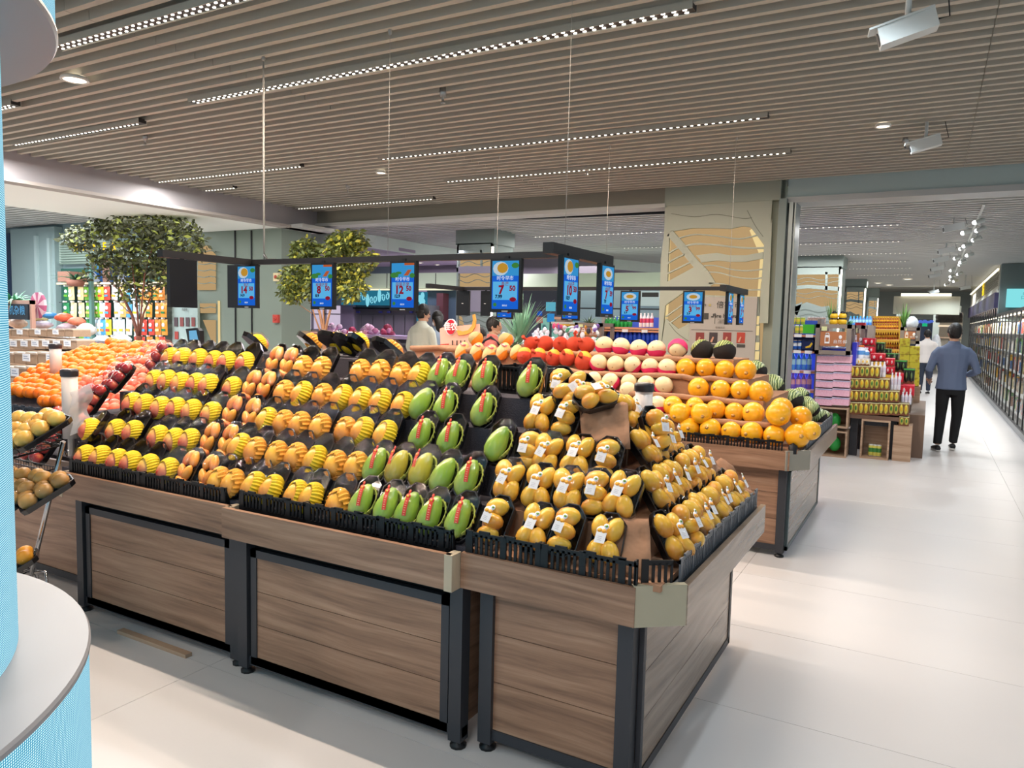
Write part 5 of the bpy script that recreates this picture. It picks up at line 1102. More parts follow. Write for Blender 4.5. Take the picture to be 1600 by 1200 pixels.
M_bark = mat('red_brown_bark', '7A4A3C', .8, var=.2, vs=30); M_bark2 = mat('tan_bark', '9A6E50', .8, var=.2, vs=30)
def tree(name, label, base, Y, branches, blobs, n, size, seed, mats, r0=.03):
    b0 = PY(base[0], base[1], Y); t = thing(name, label, 'tree', b0); mb = MB()
    for br in branches:
        P = [PY(u, v, Y+dy)-b0 for u, v, dy in br[0]]; P2 = []
        for i in range(len(P)-1): P2 += [P[i].lerp(P[i+1], k/3) for k in range(3)]
        P2.append(P[-1]); mb.tube(P2, br[1], 7, 0, True, br[2])
    mb.obj('trunk', [mats[2]], t); MB().lathe([(0, -b0.z), (.22, -b0.z), (.25, .0), (.22, .0), (0, -.03)], 18).obj('planter', [mat('grey_planter', '6A6460', .7)], t)
    B = []
    for (u, v, ru, rv, dy, w) in blobs:
        c = PY(u, v, Y+dy)-b0; dep = -(MW.transposed() @ (c+b0-Vector((0, 0, CH)))).z
        B.append((c, (ru*dep/F, rv*dep/F*1.0, rv*dep/F), w))
    stuff(leaf_cloud(B, n, size, seed).obj('foliage', [mats[0], mats[1]], t)); return t
L1 = mat('dark_leaf', '45492F', .5, var=.3, vs=4); L2 = mat('lime_leaf', '8A9440', .5)
tree('ficus_tree', 'wide dark green tree with red-brown forked trunk before the snack rack', (218, 545), 6.6,
     [([(218, 560, 0), (217, 540, 0), (217, 525, 0)], .05, .04), ([(217, 528, 0), (206, 492, .1), (188, 455, .1), (172, 420, .2), (160, 400, .2)], .026, .008), ([(217, 528, 0), (215, 490, 0), (211, 450, -.1), (205, 405, -.1)], .016, .006), ([(218, 528, 0), (224, 490, .1), (240, 455, .2), (258, 432, .3)], .017, .006),
      ([(218, 525, 0), (221, 480, -.1), (226, 430, -.1), (240, 380, -.1)], .014, .005), ([(188, 455, .1), (160, 430, .1), (140, 415, .1)], .008, .004), ([(206, 492, .1), (185, 472, .2), (150, 455, .2)], .007, .003)],
     [(128, 372, 26, 22, 0, .10), (168, 352, 30, 22, .1, .15), (165, 402, 46, 16, 0, .09), (205, 360, 36, 36, -.1, .18), (250, 352, 34, 34, 0, .2), (288, 375, 32, 34, .1, .16), (230, 400, 48, 30, 0, .2), (200, 425, 50, 22, 0, .12), (262, 425, 34, 28, .1, .12), (215, 455, 40, 22, 0, .05), (105, 370, 8, 14, 0, .015), (150, 425, 36, 18, 0, .03)], 3600, .085, 3, (L1, L2, M_bark))
L3 = mat('olive_leaf', '5A6430', .5, var=.3, vs=4); L4 = mat('bright_lime_leaf', 'B4B040', .5)
tree('ficus_tree', 'bushy yellow-green tree with pale trunk before the meat counter', (505, 545), 7.2,
     [([(507, 560, 0), (506, 520, 0), (500, 490, 0), (490, 460, .1)], .03, .012), ([(506, 530, 0), (512, 500, 0), (520, 470, .1), (530, 440, .1)], .02, .008), ([(503, 525, 0), (492, 495, -.1), (485, 470, -.1)], .012, .006), ([(507, 535, 0), (505, 480, 0), (500, 430, 0)], .014, .006), ([(488, 490, 0), (470, 478, 0), (462, 468, 0)], .006, .003)],
     [(478, 395, 26, 24, 0, .16), (535, 385, 34, 24, 0, .18), (555, 375, 22, 18, 0, .07), (470, 435, 34, 30, 0, .22), (510, 430, 30, 34, 0, .18), (545, 425, 38, 22, .1, .14), (460, 455, 28, 18, 0, .10), (575, 405, 16, 14, 0, .05), (545, 458, 20, 14, 0, .04), (500, 460, 26, 14, 0, .05), (560, 450, 24, 12, 0, .03)], 5200, .075, 5, (L3, L4, M_bark2))
def blades(name, label, base, Y, n, L, w, seed, m, spread=1.0, droop=.5, up=1.0, cat='plant', pot=None):
    b0 = PY(base[0], base[1], Y); t = thing(name, label, cat, b0); rr = random.Random(seed)
    for k in range(n):
        a = rr.uniform(0, 2*PI); l = L*rr.uniform(.6, 1.1); s = spread*rr.uniform(.3, 1); mb = MB(); N = 6; prev = None
        for j in range(N+1):
            f = j/N; rad = l*s*f; h = l*(up*f-droop*f*f*s); ww = w*(1-f*.95)*(.6+.4*math.sin(PI*min(1, f*1.4)))
            c = Vector((math.cos(a)*rad, math.sin(a)*rad, h)); sd = Vector((-math.sin(a), math.cos(a), 0))*ww
            mb.v += [tuple(c-sd), tuple(c+Vector((0, 0, ww*.5))), tuple(c+sd)]
            if j: q = len(mb.v)-6; mb.face((q, q+1, q+4, q+3), 0, True); mb.face((q+1, q+2, q+5, q+4), 0, True)
        mb.obj('leaf', [m], t)
    if pot: MB().lathe([(0, -pot[1]), (pot[0]*.8, -pot[1]), (pot[0], 0), (pot[0]*.85, 0), (0, -.02)], 14).obj('pot', [mat('pot_clay', '8A5A4A', .7)], t)
    return t
M_agave = mat('pale_green_leaf', '7FAF94', .5); M_fern = mat('fern_green', '4F9A72', .5, var=.3); M_palm = mat('palm_dark', '2F6248', .5); M_fern2 = mat('podium_green', '5E8A3C', .5)
blades('agave_plant', 'pale green spiky plant behind the red netted pomelos', (812, 538), 7.9, 46, .62, .03, 4, M_agave, .9, .5, 1.15, pot=(.2, .4))
blades('agave_plant', 'smaller pale spiky plant left of the tall one by the pink shirt', (800, 548), 7.6, 24, .40, .022, 9, M_agave, 1.1, .5, .9, pot=(.14, .3))
blades('fern_plant', 'leafy green fern on the bulk table at the left edge', (22, 478), 5.4, 60, .48, .035, 6, M_fern, 1.1, .8, .75, pot=(.2, .1))
blades('palm_plant', 'dark palm frond plant on top of the snack rack', (118, 438), 7.5, 34, .50, .018, 8, M_palm, 1.6, .35, .55, pot=(.15, .1))
tag(pbox('wood_box', 90, 424, 109, 440, 7.6, .3, mat('brick_box', '9A7060', .7)), 'small brown wooden box beside the palm on the snack rack', 'box')
# ================================================================ people
def loft(mb, pts, mi=0, n=14):
    """pts: (centre, rx, ry) rings across the path; rx sideways, ry front-back"""
    P = [Vector(p[0]) for p in pts]; b = len(mb.v); L = len(P)
    for i, (c, rx, ry) in enumerate(pts):
        d = (P[min(i+1, L-1)]-P[max(i-1, 0)]).normalized(); x = Vector((1, 0, 0)); x = (x-d*x.dot(d)); x = x.normalized() if x.length > .1 else Vector((0, 1, 0)); y = d.cross(x)
        for k in range(n): t = 2*PI*k/n; mb.v.append(tuple(P[i]+x*math.cos(t)*rx+y*math.sin(t)*ry))
    for i in range(L-1):
        for k in range(n): j = (k+1) % n; mb.face((b+i*n+k, b+i*n+j, b+(i+1)*n+j, b+(i+1)*n+k), mi, True)
    mb.face([b+k for k in range(n)][::-1], mi); mb.face([b+(L-1)*n+k for k in range(n)], mi)
def remesh(mb, name, m, vox, parent, smooth=2):
    o = mb.obj('tmp', m); r = o.modifiers.new('r', 'REMESH'); r.mode = 'VOXEL'; r.voxel_size = vox; r.use_smooth_shade = True
    s = o.modifiers.new('s', 'SMOOTH'); s.iterations = smooth; s.factor = .5
    bpy.context.view_layer.update(); me = bpy.data.meshes.new_from_object(o.evaluated_get(bpy.context.evaluated_depsgraph_get())); bpy.data.objects.remove(o)
    me.name = name; return put(name, me, parent)
M_skin = mat('skin', 'C99A7E', .55); M_hair = mat('black_hair', '17120F', .5, bump=.6, bs=90); M_shoe = mat('dark_shoe', '1B1B1E', .5); M_sole = mat('white_sole', 'D8D5CE', .6)
def person(label, loc, yaw, H, shirt, trousers, arms, legs, vox=.014, hair='short', head=(0, 0), sleeves='long', extras=None, lean=0):
    t = thing('person', label, 'person', loc, (0, 0, yaw)); k = H/1.72; t.scale = (k, k, k)
    tor = lambda g: [((0, 0, .84), .150+g, .105+g), ((0, 0, .95), .158+g, .11+g), ((0, .0, 1.06), .150+g, .105+g), ((0, 0, 1.2), .172+g, .112+g), ((0, -.005, 1.32), .192+g, .115+g), ((0, -.005, 1.39), .178+g, .095+g), ((0, -.0, 1.435), .10+g, .07+g)]
    B = MB(); loft(B, tor(0)); loft(B, [((0, 0, 1.40), .06, .06), ((0, .005, 1.47), .052, .056), ((0, .015, 1.53), .055, .06)])
    hx, hp = head; Rh = Matrix.Rotation(hx, 3, 'Z') @ Matrix.Rotation(hp, 3, 'X'); hc = Vector((0, .02, 1.605))
    def headfn(q, p, tt): return Vector((q.x*(1-.18*max(0, -q.z)), q.y*(1-.12*max(0, -q.z)), q.z))
    B.ell(hc, (.078, .098, .118), 16, 12, 0, Rh, headfn)
    for s in (-1, 1): B.ell(hc+Rh @ Vector((s*.078, -.005, -.012)), (.012, .022, .033), 8, 6, 0, Rh)
    B.ell(hc+Rh @ Vector((0, .100, -.02)), (.014, .022, .026), 8, 6, 0, Rh); B.ell(hc+Rh @ Vector((0, .082, -.085)), (.035, .025, .025), 8, 6, 0, Rh)
    S = MB(); g = .018; loft(S, [((0, 0, .80+.04), .172+g, .122+g)]+tor(g)[1:]+[((0, 0, 1.47), .066, .066)])
    for s, (el, wr) in zip((-1, 1), arms):
        sh = Vector((s*.185, 0, 1.375)); el = Vector(el); wr = Vector(wr)
        loft(B, [(sh-Vector((s*.02, 0, .012)), .042, .042), (sh.lerp(el, .5), .040, .040), (el, .038, .038), (el.lerp(wr, .4), .036, .036), (wr, .026, .026)], n=10)
        d = (wr-el).normalized(); a = d.orthogonal().normalized(); b_ = d.cross(a); pc_ = wr+d*.045
        B.ell(pc_, (.040, .022, .040), 10, 8)
        for f_ in range(4): o_ = a*(-.027+.018*f_); B.tube([pc_+o_, pc_+o_*1.1+d*.05, pc_+o_*1.1+d*(.075 if f_ in (1, 2) else .065)+b_*.02, pc_+o_+d*.085+b_*.035], .0085, 6)
        B.tube([wr+a*.03, wr+a*.055+d*.03, wr+a*.055+d*.06], .010, 6)
        end = wr if sleeves == 'long' else sh.lerp(el, .75)
        if sleeves == 'long': loft(S, [(sh+Vector((-s*.045, 0, .003)), .062, .066), (sh.lerp(el, .25), .060, .064), (sh.lerp(el, .7), .053, .056), (el, .050, .052), (el.lerp(wr, .5), .047, .048), (el.lerp(wr, .93), .037, .037)], n=12)
        else: loft(S, [(sh+Vector((-s*.03, 0, .01)), .062, .062), (sh.lerp(el, .4), .060, .062), (end, .060, .060)], n=12)
    Tm = MB(); loft(Tm, [((0, 0, .98), .158, .115), ((0, 0, .90), .170, .122), ((0, 0, .82), .172, .120), ((0, 0, .77), .15, .10)])
    for s, (kn_, an, toe) in zip((-1, 1), legs):
        hp_ = Vector((s*.088, 0, .86)); kn_ = Vector(kn_); an = Vector(an)
        loft(B, [(hp_, .07, .075), (hp_.lerp(kn_, .5), .065, .065), (kn_, .05, .05), (kn_.lerp(an, .35), .05, .052), (an, .035, .035)], n=10)
        loft(Tm, [(hp_+Vector((0, 0, .02)), .088, .10), (hp_.lerp(kn_, .3), .084, .09), (kn_, .066, .068), (kn_.lerp(an, .35), .062, .065), (kn_.lerp(an, .97), .052, .055)], n=14)
        f0 = Vector((an.x, an.y, an.z-.045)); td = Vector(toe).normalized()
        sm = MB(); loft(sm, [(f0-td*.075+Vector((0, 0, .0)), .030, .022), (f0-td*.04+Vector((0, 0, .006)), .036, .040), (f0+td*.05, .040, .034), (f0+td*.13-Vector((0, 0, .008)), .042, .024), (f0+td*.18-Vector((0, 0, .012)), .028, .016)], n=12)
        sm.obj('shoe', [M_shoe], t); so = MB(); loft(so, [(f0-td*.08-Vector((0, 0, .026)), .030, .008), (f0-td*.02-Vector((0, 0, .027)), .038, .009), (f0+td*.12-Vector((0, 0, .027)), .044, .009), (f0+td*.185-Vector((0, 0, .022)), .028, .008)], n=12); so.obj('sole', [M_sole], t)
    remesh(B, 'body', [M_skin], vox, t); remesh(S, 'shirt', [shirt], vox, t, 3); remesh(Tm, 'trousers', [trousers], vox, t, 3)
    Hm = MB(); Hm.ell(hc+Rh @ Vector((0, -.012, .018)), (.090, .100, .115), 18, 14, 0, Rh, lambda q, p, tt: q*(1+.04*math.sin(7*p)*math.sin(5*tt)), 0, .62)
    if hair == 'long': loft(Hm, [(hc+Vector((0, -.05, .02)), .085, .06), (hc+Vector((0, -.09, -.08)), .06, .045), (hc+Vector((.0, -.10, -.2)), .04, .035), (hc+Vector((0, -.09, -.30)), .015, .015)], n=10)
    elif hair == 'short': loft(Hm, [(hc+Vector((0, -.035, .03)), .080, .065), (hc+Vector((0, -.045, -.03)), .072, .055), (hc+Vector((0, -.04, -.075)), .055, .04)], n=12)
    Hm.obj('hair', [M_hair], t)
    for s in (-1, 1): MB().ell(hc+Rh @ Vector((s*.032, .090, .005)), (.013, .006, .007), 8, 5).obj('eye', [M_hair], t)
    MB().ell(hc+Rh @ Vector((0, .098, -.055)), (.022, .006, .006), 8, 5).obj('mouth', [mat('lip', 'A05A50', .5)], t)
    MB().lathe([(.072, 1.455), (.062, 1.49), (.066, 1.492), (.078, 1.455)], 16, (0, .0, 0)).obj('collar', [shirt], t)
    if extras: extras(t, hc, Rh)
    return t
M_slate = mat('slate_blue_shirt', '5E6B86', .8, bump=.5, bs=7); M_blackt = mat('black_trousers', '101013', .8, bump=.5, bs=9); M_creamsh = mat('cream_shirt', 'C9CBBE', .8, bump=.4, bs=8); M_bluesh = mat('pale_blue_shirt', '9DAEC6', .8); M_pinksh = mat('coral_shirt', 'CC6F68', .8, bump=.4, bs=8); M_wsh = mat('off_white_shirt', 'D8D0CC', .8); M_navyt = mat('navy_trousers', '2A3242', .8)
std = (((-.09, .0, .47), (-.10, 0, .085), (0, 1, 0)), ((.09, 0, .47), (.10, 0, .085), (0, 1, 0)))
person('man in a slate blue long-sleeved shirt and black trousers walking away down the aisle', (.30, 11.6, 0), .10, 1.72, M_slate, M_blackt,
       (((-.275, -.04, 1.10), (-.25, .15, .98)), ((.285, -.05, 1.10), (.20, .16, 1.04))), (((-.095, .02, .47), (-.12, -.05, .085), (-.15, 1, 0)), ((.10, .06, .48), (.085, .12, .10), (.05, 1, 0))), .011, head=(.25, -.1))
p = PY(655, 500, 9.2); person('man in a cream shirt seen from behind near the meat counter', (p.x+.05, p.y, 0), -.2, 1.83, M_creamsh, M_navyt, (((-.27, 0, 1.12), (-.24, .10, .90)), ((.27, 0, 1.12), (.24, .12, .92))), std, .014, head=(-.5, -.25))
def mask(t, hc, Rh): MB().ell(hc+Rh @ Vector((0, .07, -.05)), (.06, .045, .045), 10, 8, 0, Rh).obj('face_mask', [M_white], t)
p = PY(680, 500, 9.7); person('person with tied dark hair and pale blue top beside the man in cream', (p.x+.05, p.y, 0), .9, 1.74, M_bluesh, M_navyt, (((-.25, 0, 1.12), (-.22, .1, .92)), ((.25, 0, 1.12), (.22, .1, .92))), std, .014, hair='long', head=(.3, -.35), extras=mask)
M_pack = mat('backpack_black', '1E2228', .7, bump=.5, bs=12)
def bag(t, hc, Rh):
    mb = MB(); loft(mb, [((0, -.20, 1.02), .13, .07), ((0, -.21, 1.12), .15, .09), ((0, -.20, 1.28), .14, .085), ((0, -.17, 1.38), .10, .05)], n=14)
    o = mb.obj('backpack', [M_pack], t); MB().box((-.09, -.315, 1.06), (.09, -.28, 1.20)).obj('pocket', [M_pack], o)
    for s in (-1, 1): MB().tube([(s*.10, -.13, 1.38), (s*.13, -.02, 1.455), (s*.14, .10, 1.36), (s*.14, .10, 1.2), (s*.12, -.10, 1.08)], .018, 6).obj('strap', [M_pack], o)
p = PY(772, 500, 8.3); person('man in a coral pink shirt with a black backpack behind the cantaloupes', (p.x-.02, p.y, 0), -1.05, 1.66, M_pinksh, M_navyt, (((-.26, 0, 1.12), (-.2, .2, 1.05)), ((.26, 0, 1.12), (.22, .2, 1.05))), std, .014, sleeves='short', head=(-.25, -.1), extras=bag)
p = PY(752, 500, 9.6); person('dark-haired person mostly hidden behind the banana card', (p.x, p.y, 0), 0, 1.50, M_bluesh, M_navyt, (((-.25, 0, 1.12), (-.22, .1, .92)), ((.25, 0, 1.12), (.22, .1, .92))), std, .02)
p = PY(1447, 560, 22); person('distant person in an off-white top and dark trousers at the aisle end', (p.x, 22, 0), .2, 1.66, M_wsh, M_navyt, (((-.28, 0, 1.14), (-.2, .15, 1.05)), ((.28, 0, 1.14), (.2, .15, 1.05))), std, .02)
# banana card
bc = thing('banana_card', 'pink card with a red oval badge and a printed banana on the melon stand', 'card', PY(715, 530, 6.6))
def BC(n, pts, Y, d, m): o = ppoly(n, pts, Y, d, m); o.parent = bc; o.matrix_parent_inverse = Matrix.Translation(-bc.location); return o
BC('card', [(687, 514), (690, 512), (748, 506), (749, 520), (746, 548), (689, 550)], 6.6, .02, mat('card_pink', 'EDB9A6', .5)); BC('price_strip', [(688, 538), (701, 537), (700, 550), (688, 551)], 6.595, .006, mat('card_red', 'D2453A', .5))
BC('badge', [(704+8.5*math.cos(a), 511+13*math.sin(a)) for a in [2*PI*i/18 for i in range(18)]], 6.59, .02, M_white); BC('badge_face', [(704+7*math.cos(a), 511+11.5*math.sin(a)) for a in [2*PI*i/18 for i in range(18)]], 6.58, .02, mat('badge_red', 'C81E34', .4))
BC('banana_print', [(713, 515), (722, 518), (731, 516), (737, 509), (739, 500), (738, 492), (741, 491), (743, 500), (742, 511), (737, 519), (727, 523), (716, 524)], 6.585, .02, mat('banana_yellow', 'E3A94C', .5))
o = text('佳农', .09, M_white, bc, PY(704, 511, 6.575)-bc.location, bold=.002)
o = text('9804', .035, M_white, bc, PY(694, 545, 6.59)-bc.location)
for u in (706, 713, 719, 725): BC('print_line', [(u, 532), (u+1.5, 532), (u+1, 540), (u-1, 548), (u-2, 547), (u, 540)], 6.59, .006, M_ink)
# ================================================================ centre background
lil = mat('lilac_counter', 'B9A2C9', .4); M_steel = mat('brushed_steel', '8D8B93', .35, .7)
top = [(440, 369), (500, 366), (560, 365), (610, 372), (660, 381), (720, 390), (780, 397), (860, 402), (960, 405), (1036, 412)]
top = spl([(300, 372), (360, 371)]+top+[(1120, 414), (1240, 418)], 4); cv = [PZ(u, v, 3.2) for u, v in top]
mbf = MB()
for a_, b_ in zip(cv, cv[1:]):
    if (b_-a_).length < 1e-4: continue
    d_ = (b_-a_).normalized(); nrm_ = Vector((-d_.y, d_.x, 0))*.1; b_ = b_+d_*.02; mbf.prism([a_, b_, b_-Vector((0, 0, .24)), a_-Vector((0, 0, .24))], nrm_)
struct(mbf.obj('trim_11', [mat('pale_fascia', 'D4DED6', .6)]))
mbf = MB(); n0 = len(cv)
mbf.prism([Vector((p.x, p.y+.06, 2.98)) for p in cv]+[Vector((cv[-1].x, 30, 2.98)), Vector((cv[0].x, 30, 2.98))], (0, 0, .06))
struct(mbf.obj('trim_10', [mat('purple_light_ceiling', 'A294A8', .7)]))  # purple lighting put into the ceiling colour as a lilac tint
for k, (u, v) in enumerate(((657, 411), (683, 414))): p = PY(u, v, 12.0); downlight(p.x, 12.0, 'bright spot over the meat counter, %s of two' % ('left' if not k else 'right'), .07); 
for o in [o for o in C.objects if o.get('label', '').startswith('bright spot over the meat')]: o.location = PZ(*((657, 411) if 'left' in o['label'] else (683, 414)), 2.96)
mc = thing('meat_counter', 'lilac-lit meat counter running behind the mango stand', 'counter', PY(590, 600, 10.6)*1.0)
def MC(o, n): o.parent = mc; o.matrix_parent_inverse = Matrix.Translation(-mc.location); o.name = n; return o
MC(pbox('b', 440, 527, 708, 600, 10.6, .5, mat('counter_front', '55505C', .5), z0=0), 'front'); MC(pbox('t', 436, 523, 710, 528, 10.5, .65, lil), 'top')
MC(pbox('t', 560, 537, 710, 540, 10.45, .1, M_steel), 'steel_edge')
pkm = {c: mat('meatpack'+c, c, .35, var=.3, vs=30) for c in ('C77E9E', 'D99AB4', 'B23E5E', 'E8BBD0', '8E2F48', 'F0D0DC')}
def heap(name, cat, u0, u1, v0, v1, Y, cols, nn, label, group, seed=1, shape=(1, .7, .8)):
    rr = random.Random(seed); me = {}
    for i in range(nn):
        c = cols[i % len(cols)]; f = i/nn; u = rr.uniform(u0, u1); sp = 1-abs((u-(u0+u1)/2)/((u1-u0)/2+.01))
        v = v1-(v1-v0)*(rr.random()*(.25+.75*sp)); p = PY(u, v, Y+rr.uniform(-.1, .15)); s = rr.uniform(.05, .08)
        if c not in me: me[c] = MB().ell((0, 0, 0), shape, 8, 6, 0, None, lambda q, p, t: q*(1+.12*math.sin(3*p+2*t))).mesh(name, [c])
        tag(put(name, me[c], None, p, (rr.random(), rr.random(), rr.random()*3), (s, s, s)), label, cat, group)
P_ = lambda *c: [pkm[x] for x in c]
heap('meat_pack', 'meat pack', 455, 487, 508, 524, 10.8, P_('C77E9E', 'D99AB4', 'E8BBD0'), 16, 'pink meat pack in the pile left of the second tree', 'pink packs left of the tree', 1)
heap('meat_pack', 'meat pack', 507, 540, 503, 524, 10.8, P_('E8BBD0', 'D99AB4', 'F0D0DC'), 18, 'pale pink bagged piece right of the second tree trunk', 'pale pink bags right of the tree', 2)
heap('meat_pack', 'meat pack', 537, 556, 510, 524, 10.8, P_('B23E5E', '8E2F48'), 8, 'dark red meat pack in the small basket', 'red packs', 3)
heap('meat_pack', 'meat pack', 563, 592, 508, 523, 10.8, P_('E8BBD0', 'C77E9E', 'F0D0DC'), 16, 'pink roll stacked in a pyramid on the meat counter', 'pink pyramid', 4)
heap('meat_pack', 'meat pack', 595, 618, 510, 524, 10.8, P_('B23E5E', '8E2F48', 'C77E9E'), 12, 'dark red piece heaped left of the man in cream', 'red heap by the man', 5)
heap('tomato_bag', 'bag', 515, 541, 524, 532, 9.2, [mat('tomato_orange', 'EE6A3C', .35)], 8, 'orange-red bagged fruit behind the crest trays', 'orange bags', 6)
for k, (u0, u1, v0, v1) in enumerate(((441, 452, 473, 514), (457, 482, 473, 514), (488, 498, 473, 514), (508, 530, 478, 514))):
    f = thing('display_fridge', 'white lit fridge window behind the second tree, %s from left' % ORD[k], 'fridge', PY((u0+u1)/2, 514, 12.0))
    def FG(o, n): o.parent = f; o.matrix_parent_inverse = Matrix.Translation(-f.location); o.name = n
    FG(pbox('g', u0, v0, u1, v1, 12.0, .5, emis('fridge_glow', 'E6D6EE', .85)), 'lit_pane'); FG(pbox('g', u0-1.5, v0-2, u0, v1+14, 11.95, .5, M_steel, z0=0), 'frame'); FG(pbox('g', u0, 490, u1, 491.5, 11.95, .05, M_steel), 'shelf')
pbox('wall_lilac', 532, 440, 552, 527, 11.92, .4, mat('lilac_pier', '8E8298', .6)); struct(bpy.data.objects['wall_lilac'])
st = thing('steamer_cabinet', 'stainless steel double-door cabinets with blue labels under the cyan board', 'cabinet', PY(600, 527, 12.0))
def ST(o, n): o.parent = st; o.matrix_parent_inverse = Matrix.Translation(-st.location); o.name = n; return o
ST(pbox('b', 550, 476, 668, 528, 12.0, .8, M_steel), 'body')
for u0, u1 in ((552, 562), (565, 582), (583, 599), (602, 614), (616, 632), (633, 646)): ST(pbox('d', u0, 492, u1, 524, 11.97, .03, mat('steel_door', '9C9AA2', .3, .7)), 'door')
for u in (559, 594, 607, 642): ST(pbox('d', u-2.5, 486, u+2.5, 489, 11.96, .02, mat('blue_label', '4A50A8', .5)), 'label')
ST(pbox('d', 551, 481, 660, 483, 11.9, .1, M_black), 'dark_rail')
mn = thing('menu_board', 'cyan lit board with white seafood drawings over the steel cabinets', 'sign', PY(600, 465, 11.8))
def MN(o, n): o.parent = mn; o.matrix_parent_inverse = Matrix.Translation(-mn.location); o.name = n; return o
MN(pbox('b', 533, 454, 651, 477, 11.8, .06, emis('cyan_board', '2E7F9C', .8)), 'board'); MN(pbox('b', 651, 456, 665, 503, 11.75, .06, emis('cyan_board', '2E7F9C')), 'side_board')
MC_ = emis('cyan_white', '8FE4F6', 1); rr = random.Random(4)
for i in range(18):
    u = 537+6.2*i; v = 460+rr.uniform(0, 10)
    if i % 3 == 0: MN(MB().ell(PY(u, v, 11.79), (.05, .01, .13), 10, 8).obj('d', [MC_]), 'drawing')
    else: MN(MB().tube([PY(u+2.6*math.cos(a*.8+i)*(1-a*.06), v+6*math.sin(a*.8+i)*(1-a*.06), 11.78) for a in range(9)], .012, 5).obj('d', [MC_]), 'drawing')
for i in range(9): MN(MB().ell(PY(655+rr.uniform(-2, 7), 462+4.6*i, 11.74), (.08*rr.uniform(.5, 1), .01, .07), 9, 6).obj('d', [MC_]), 'drawing')
struct(pbox('trim_12', 535, 427, 715, 450, 12.4, .3, mat('pale_green_fascia', 'A9B79C', .6))); struct(pbox('trim_13', 768, 427, 1034, 449, 14.2, .3, mat('pale_green_fascia', 'A9B79C')))
for nm, u0, u1, v, y in (('a', 535, 715, 451, 12.35), ('b', 768, 1034, 449.5, 14.15)): 
    o = pbox('strip_light', u0, v, u1, v+2.2, y, .1, emis('strip_cream', 'F6F2D0', 1.3)); tag(o, 'thin lit strip under the pale green fascia, %s part' % ('left' if nm == 'a' else 'right'), 'strip light')
for u in (604, 641, 680): o = pbox('fascia_joint', u, 427, u+.8, 450, 12.39, .01, M_ink); o.parent = bpy.data.objects['trim_12']
struct(pbox('wall_dark', 666, 452, 716, 600, 12.6, .2, mat('teal_dark_wall', '46596A', .7))); struct(pbox('wall_dark', 770, 452, 870, 600, 14.6, .2, mat('dark_slate_wall', '33353F', .7))); struct(pbox('wall_mid', 870, 452, 1034, 600, 15.0, .2, mat('mid_teal_wall', '74868C', .7)))  # middle one is a very dark wall
tag(pbox('tall_fridge', 682, 458, 692, 500, 12.4, .3, mat('maroon_fridge', '5A3238', .5)), 'dark maroon poster stand behind the two shoppers', 'poster')
# ================================================================ drinks area by the aisle
YD = 10.4
def bottle(name, body, cap, label, r=.5, sh=.72, neck=.2):
    """unit-height bottle, width 1 at radius r; scaled when placed"""
    mb = MB(); mb.lathe([(0, 0), (r*.9, 0), (r, .04), (r, .30), (r*.93, .36), (r, .42), (r, sh-.08), (r*.8, sh), (neck, .88)], 12, mi=0)
    mb.lathe([(r*1.01, .30), (r*1.02, .31), (r*1.02, .60), (r*1.01, .61)], 12, mi=2); mb.lathe([(neck*1.1, .88), (neck*1.2, .89), (neck*1.2, 1.0), (0, 1.0)], 10, mi=1)
    return mb.mesh(name, [body, cap, label])
def can_mesh(name, body, top, band): return MB().lathe([(0, 0), (.42, 0), (.5, .05), (.5, .9), (.42, .97), (.40, 1), (0, .97)], 12, mis=[1, 1, 0, 1, 1, 1]).lathe([(.505, .35), (.505, .7)], 12, mi=2).mesh(name, [body, top, band])
def row(name, cat, me, u0, u1, v0, v1, Y, n, label, group, jit=0, seed=0, sx=.92):
    rr = random.Random(seed)
    for i in range(n):
        ua = u0+(u1-u0)*(i+.5)/n; p = PY(ua, v1, Y); w = (PY(u1, v1, Y).x-PY(u0, v1, Y).x)/n*sx; h = PY(ua, v0, Y).z-p.z
        o = put(name, me if not isinstance(me, list) else me[i % len(me)], None, (p.x, Y+rr.uniform(-jit, jit), p.z), (0, 0, rr.random()*6 if jit else 0), (w, w, h))
        tag(o, label+(', %s from the left' % ORD[i] if i < 20 else ''), cat, group)
def P2(c, r=.3, **k): return mat('pk'+c, c, r, **k)
bt_green = bottle('bottle', P2('1F8A3C'), P2('C8D8C0'), P2('2FA04A'), neck=.16, sh=.6); bt_blue = bottle('bottle', P2('1C3FC8'), P2('5FB0F0'), P2('2A58E0'))
bt_cyan = bottle('bottle', P2('4A8FE8'), P2('28B8E8'), P2('A8D8F0')); bt_purple = bottle('bottle', P2('8A6FD8'), P2('8A3FD8'), P2('E8B0C0')); bt_pink = bottle('bottle', P2('E8DDE0'), P2('E8E0E0'), P2('D84A6A')); bt_white = bottle('bottle', P2('E8E4EE'), P2('F4F4F8'), P2('D8D0E0')); bt_red = bottle('bottle', P2('9A3A28'), P2('F2C24A'), P2('F0B83A'))
cn_g = can_mesh('can', P2('A8B84A'), P2('C9C9C9'), P2('E0C84A')); cn_y = can_mesh('can', P2('D8B84A'), P2('C9C9C9'), P2('7FA06A')); cn_b = can_mesh('can', P2('2A6FD8'), P2('C9C9C9'), P2('E8F0FA'))
ds = thing('drinks_shelf', 'open blue-lit drinks shelf running behind the big pillar', 'shelf', (-2.9, YD+.3, 0))
def DS(o, n): o.parent = ds; o.matrix_parent_inverse = Matrix.Translation(-ds.location); o.name = n; return o
DS(MB().box((-4.25, YD+.32, 0), (-1.25, YD+.36, 1.72)).obj('b', [mat('blue_back', '3A5AC8', .5)]), 'back_panel')
for x in (-4.27, -2.75, -1.27): DS(MB().box((x, YD-.05, 0), (x+.04, YD+.36, 1.74)).obj('b', [mat('shelf_upright', '8A7F7A', .4)]), 'upright')
zs = []
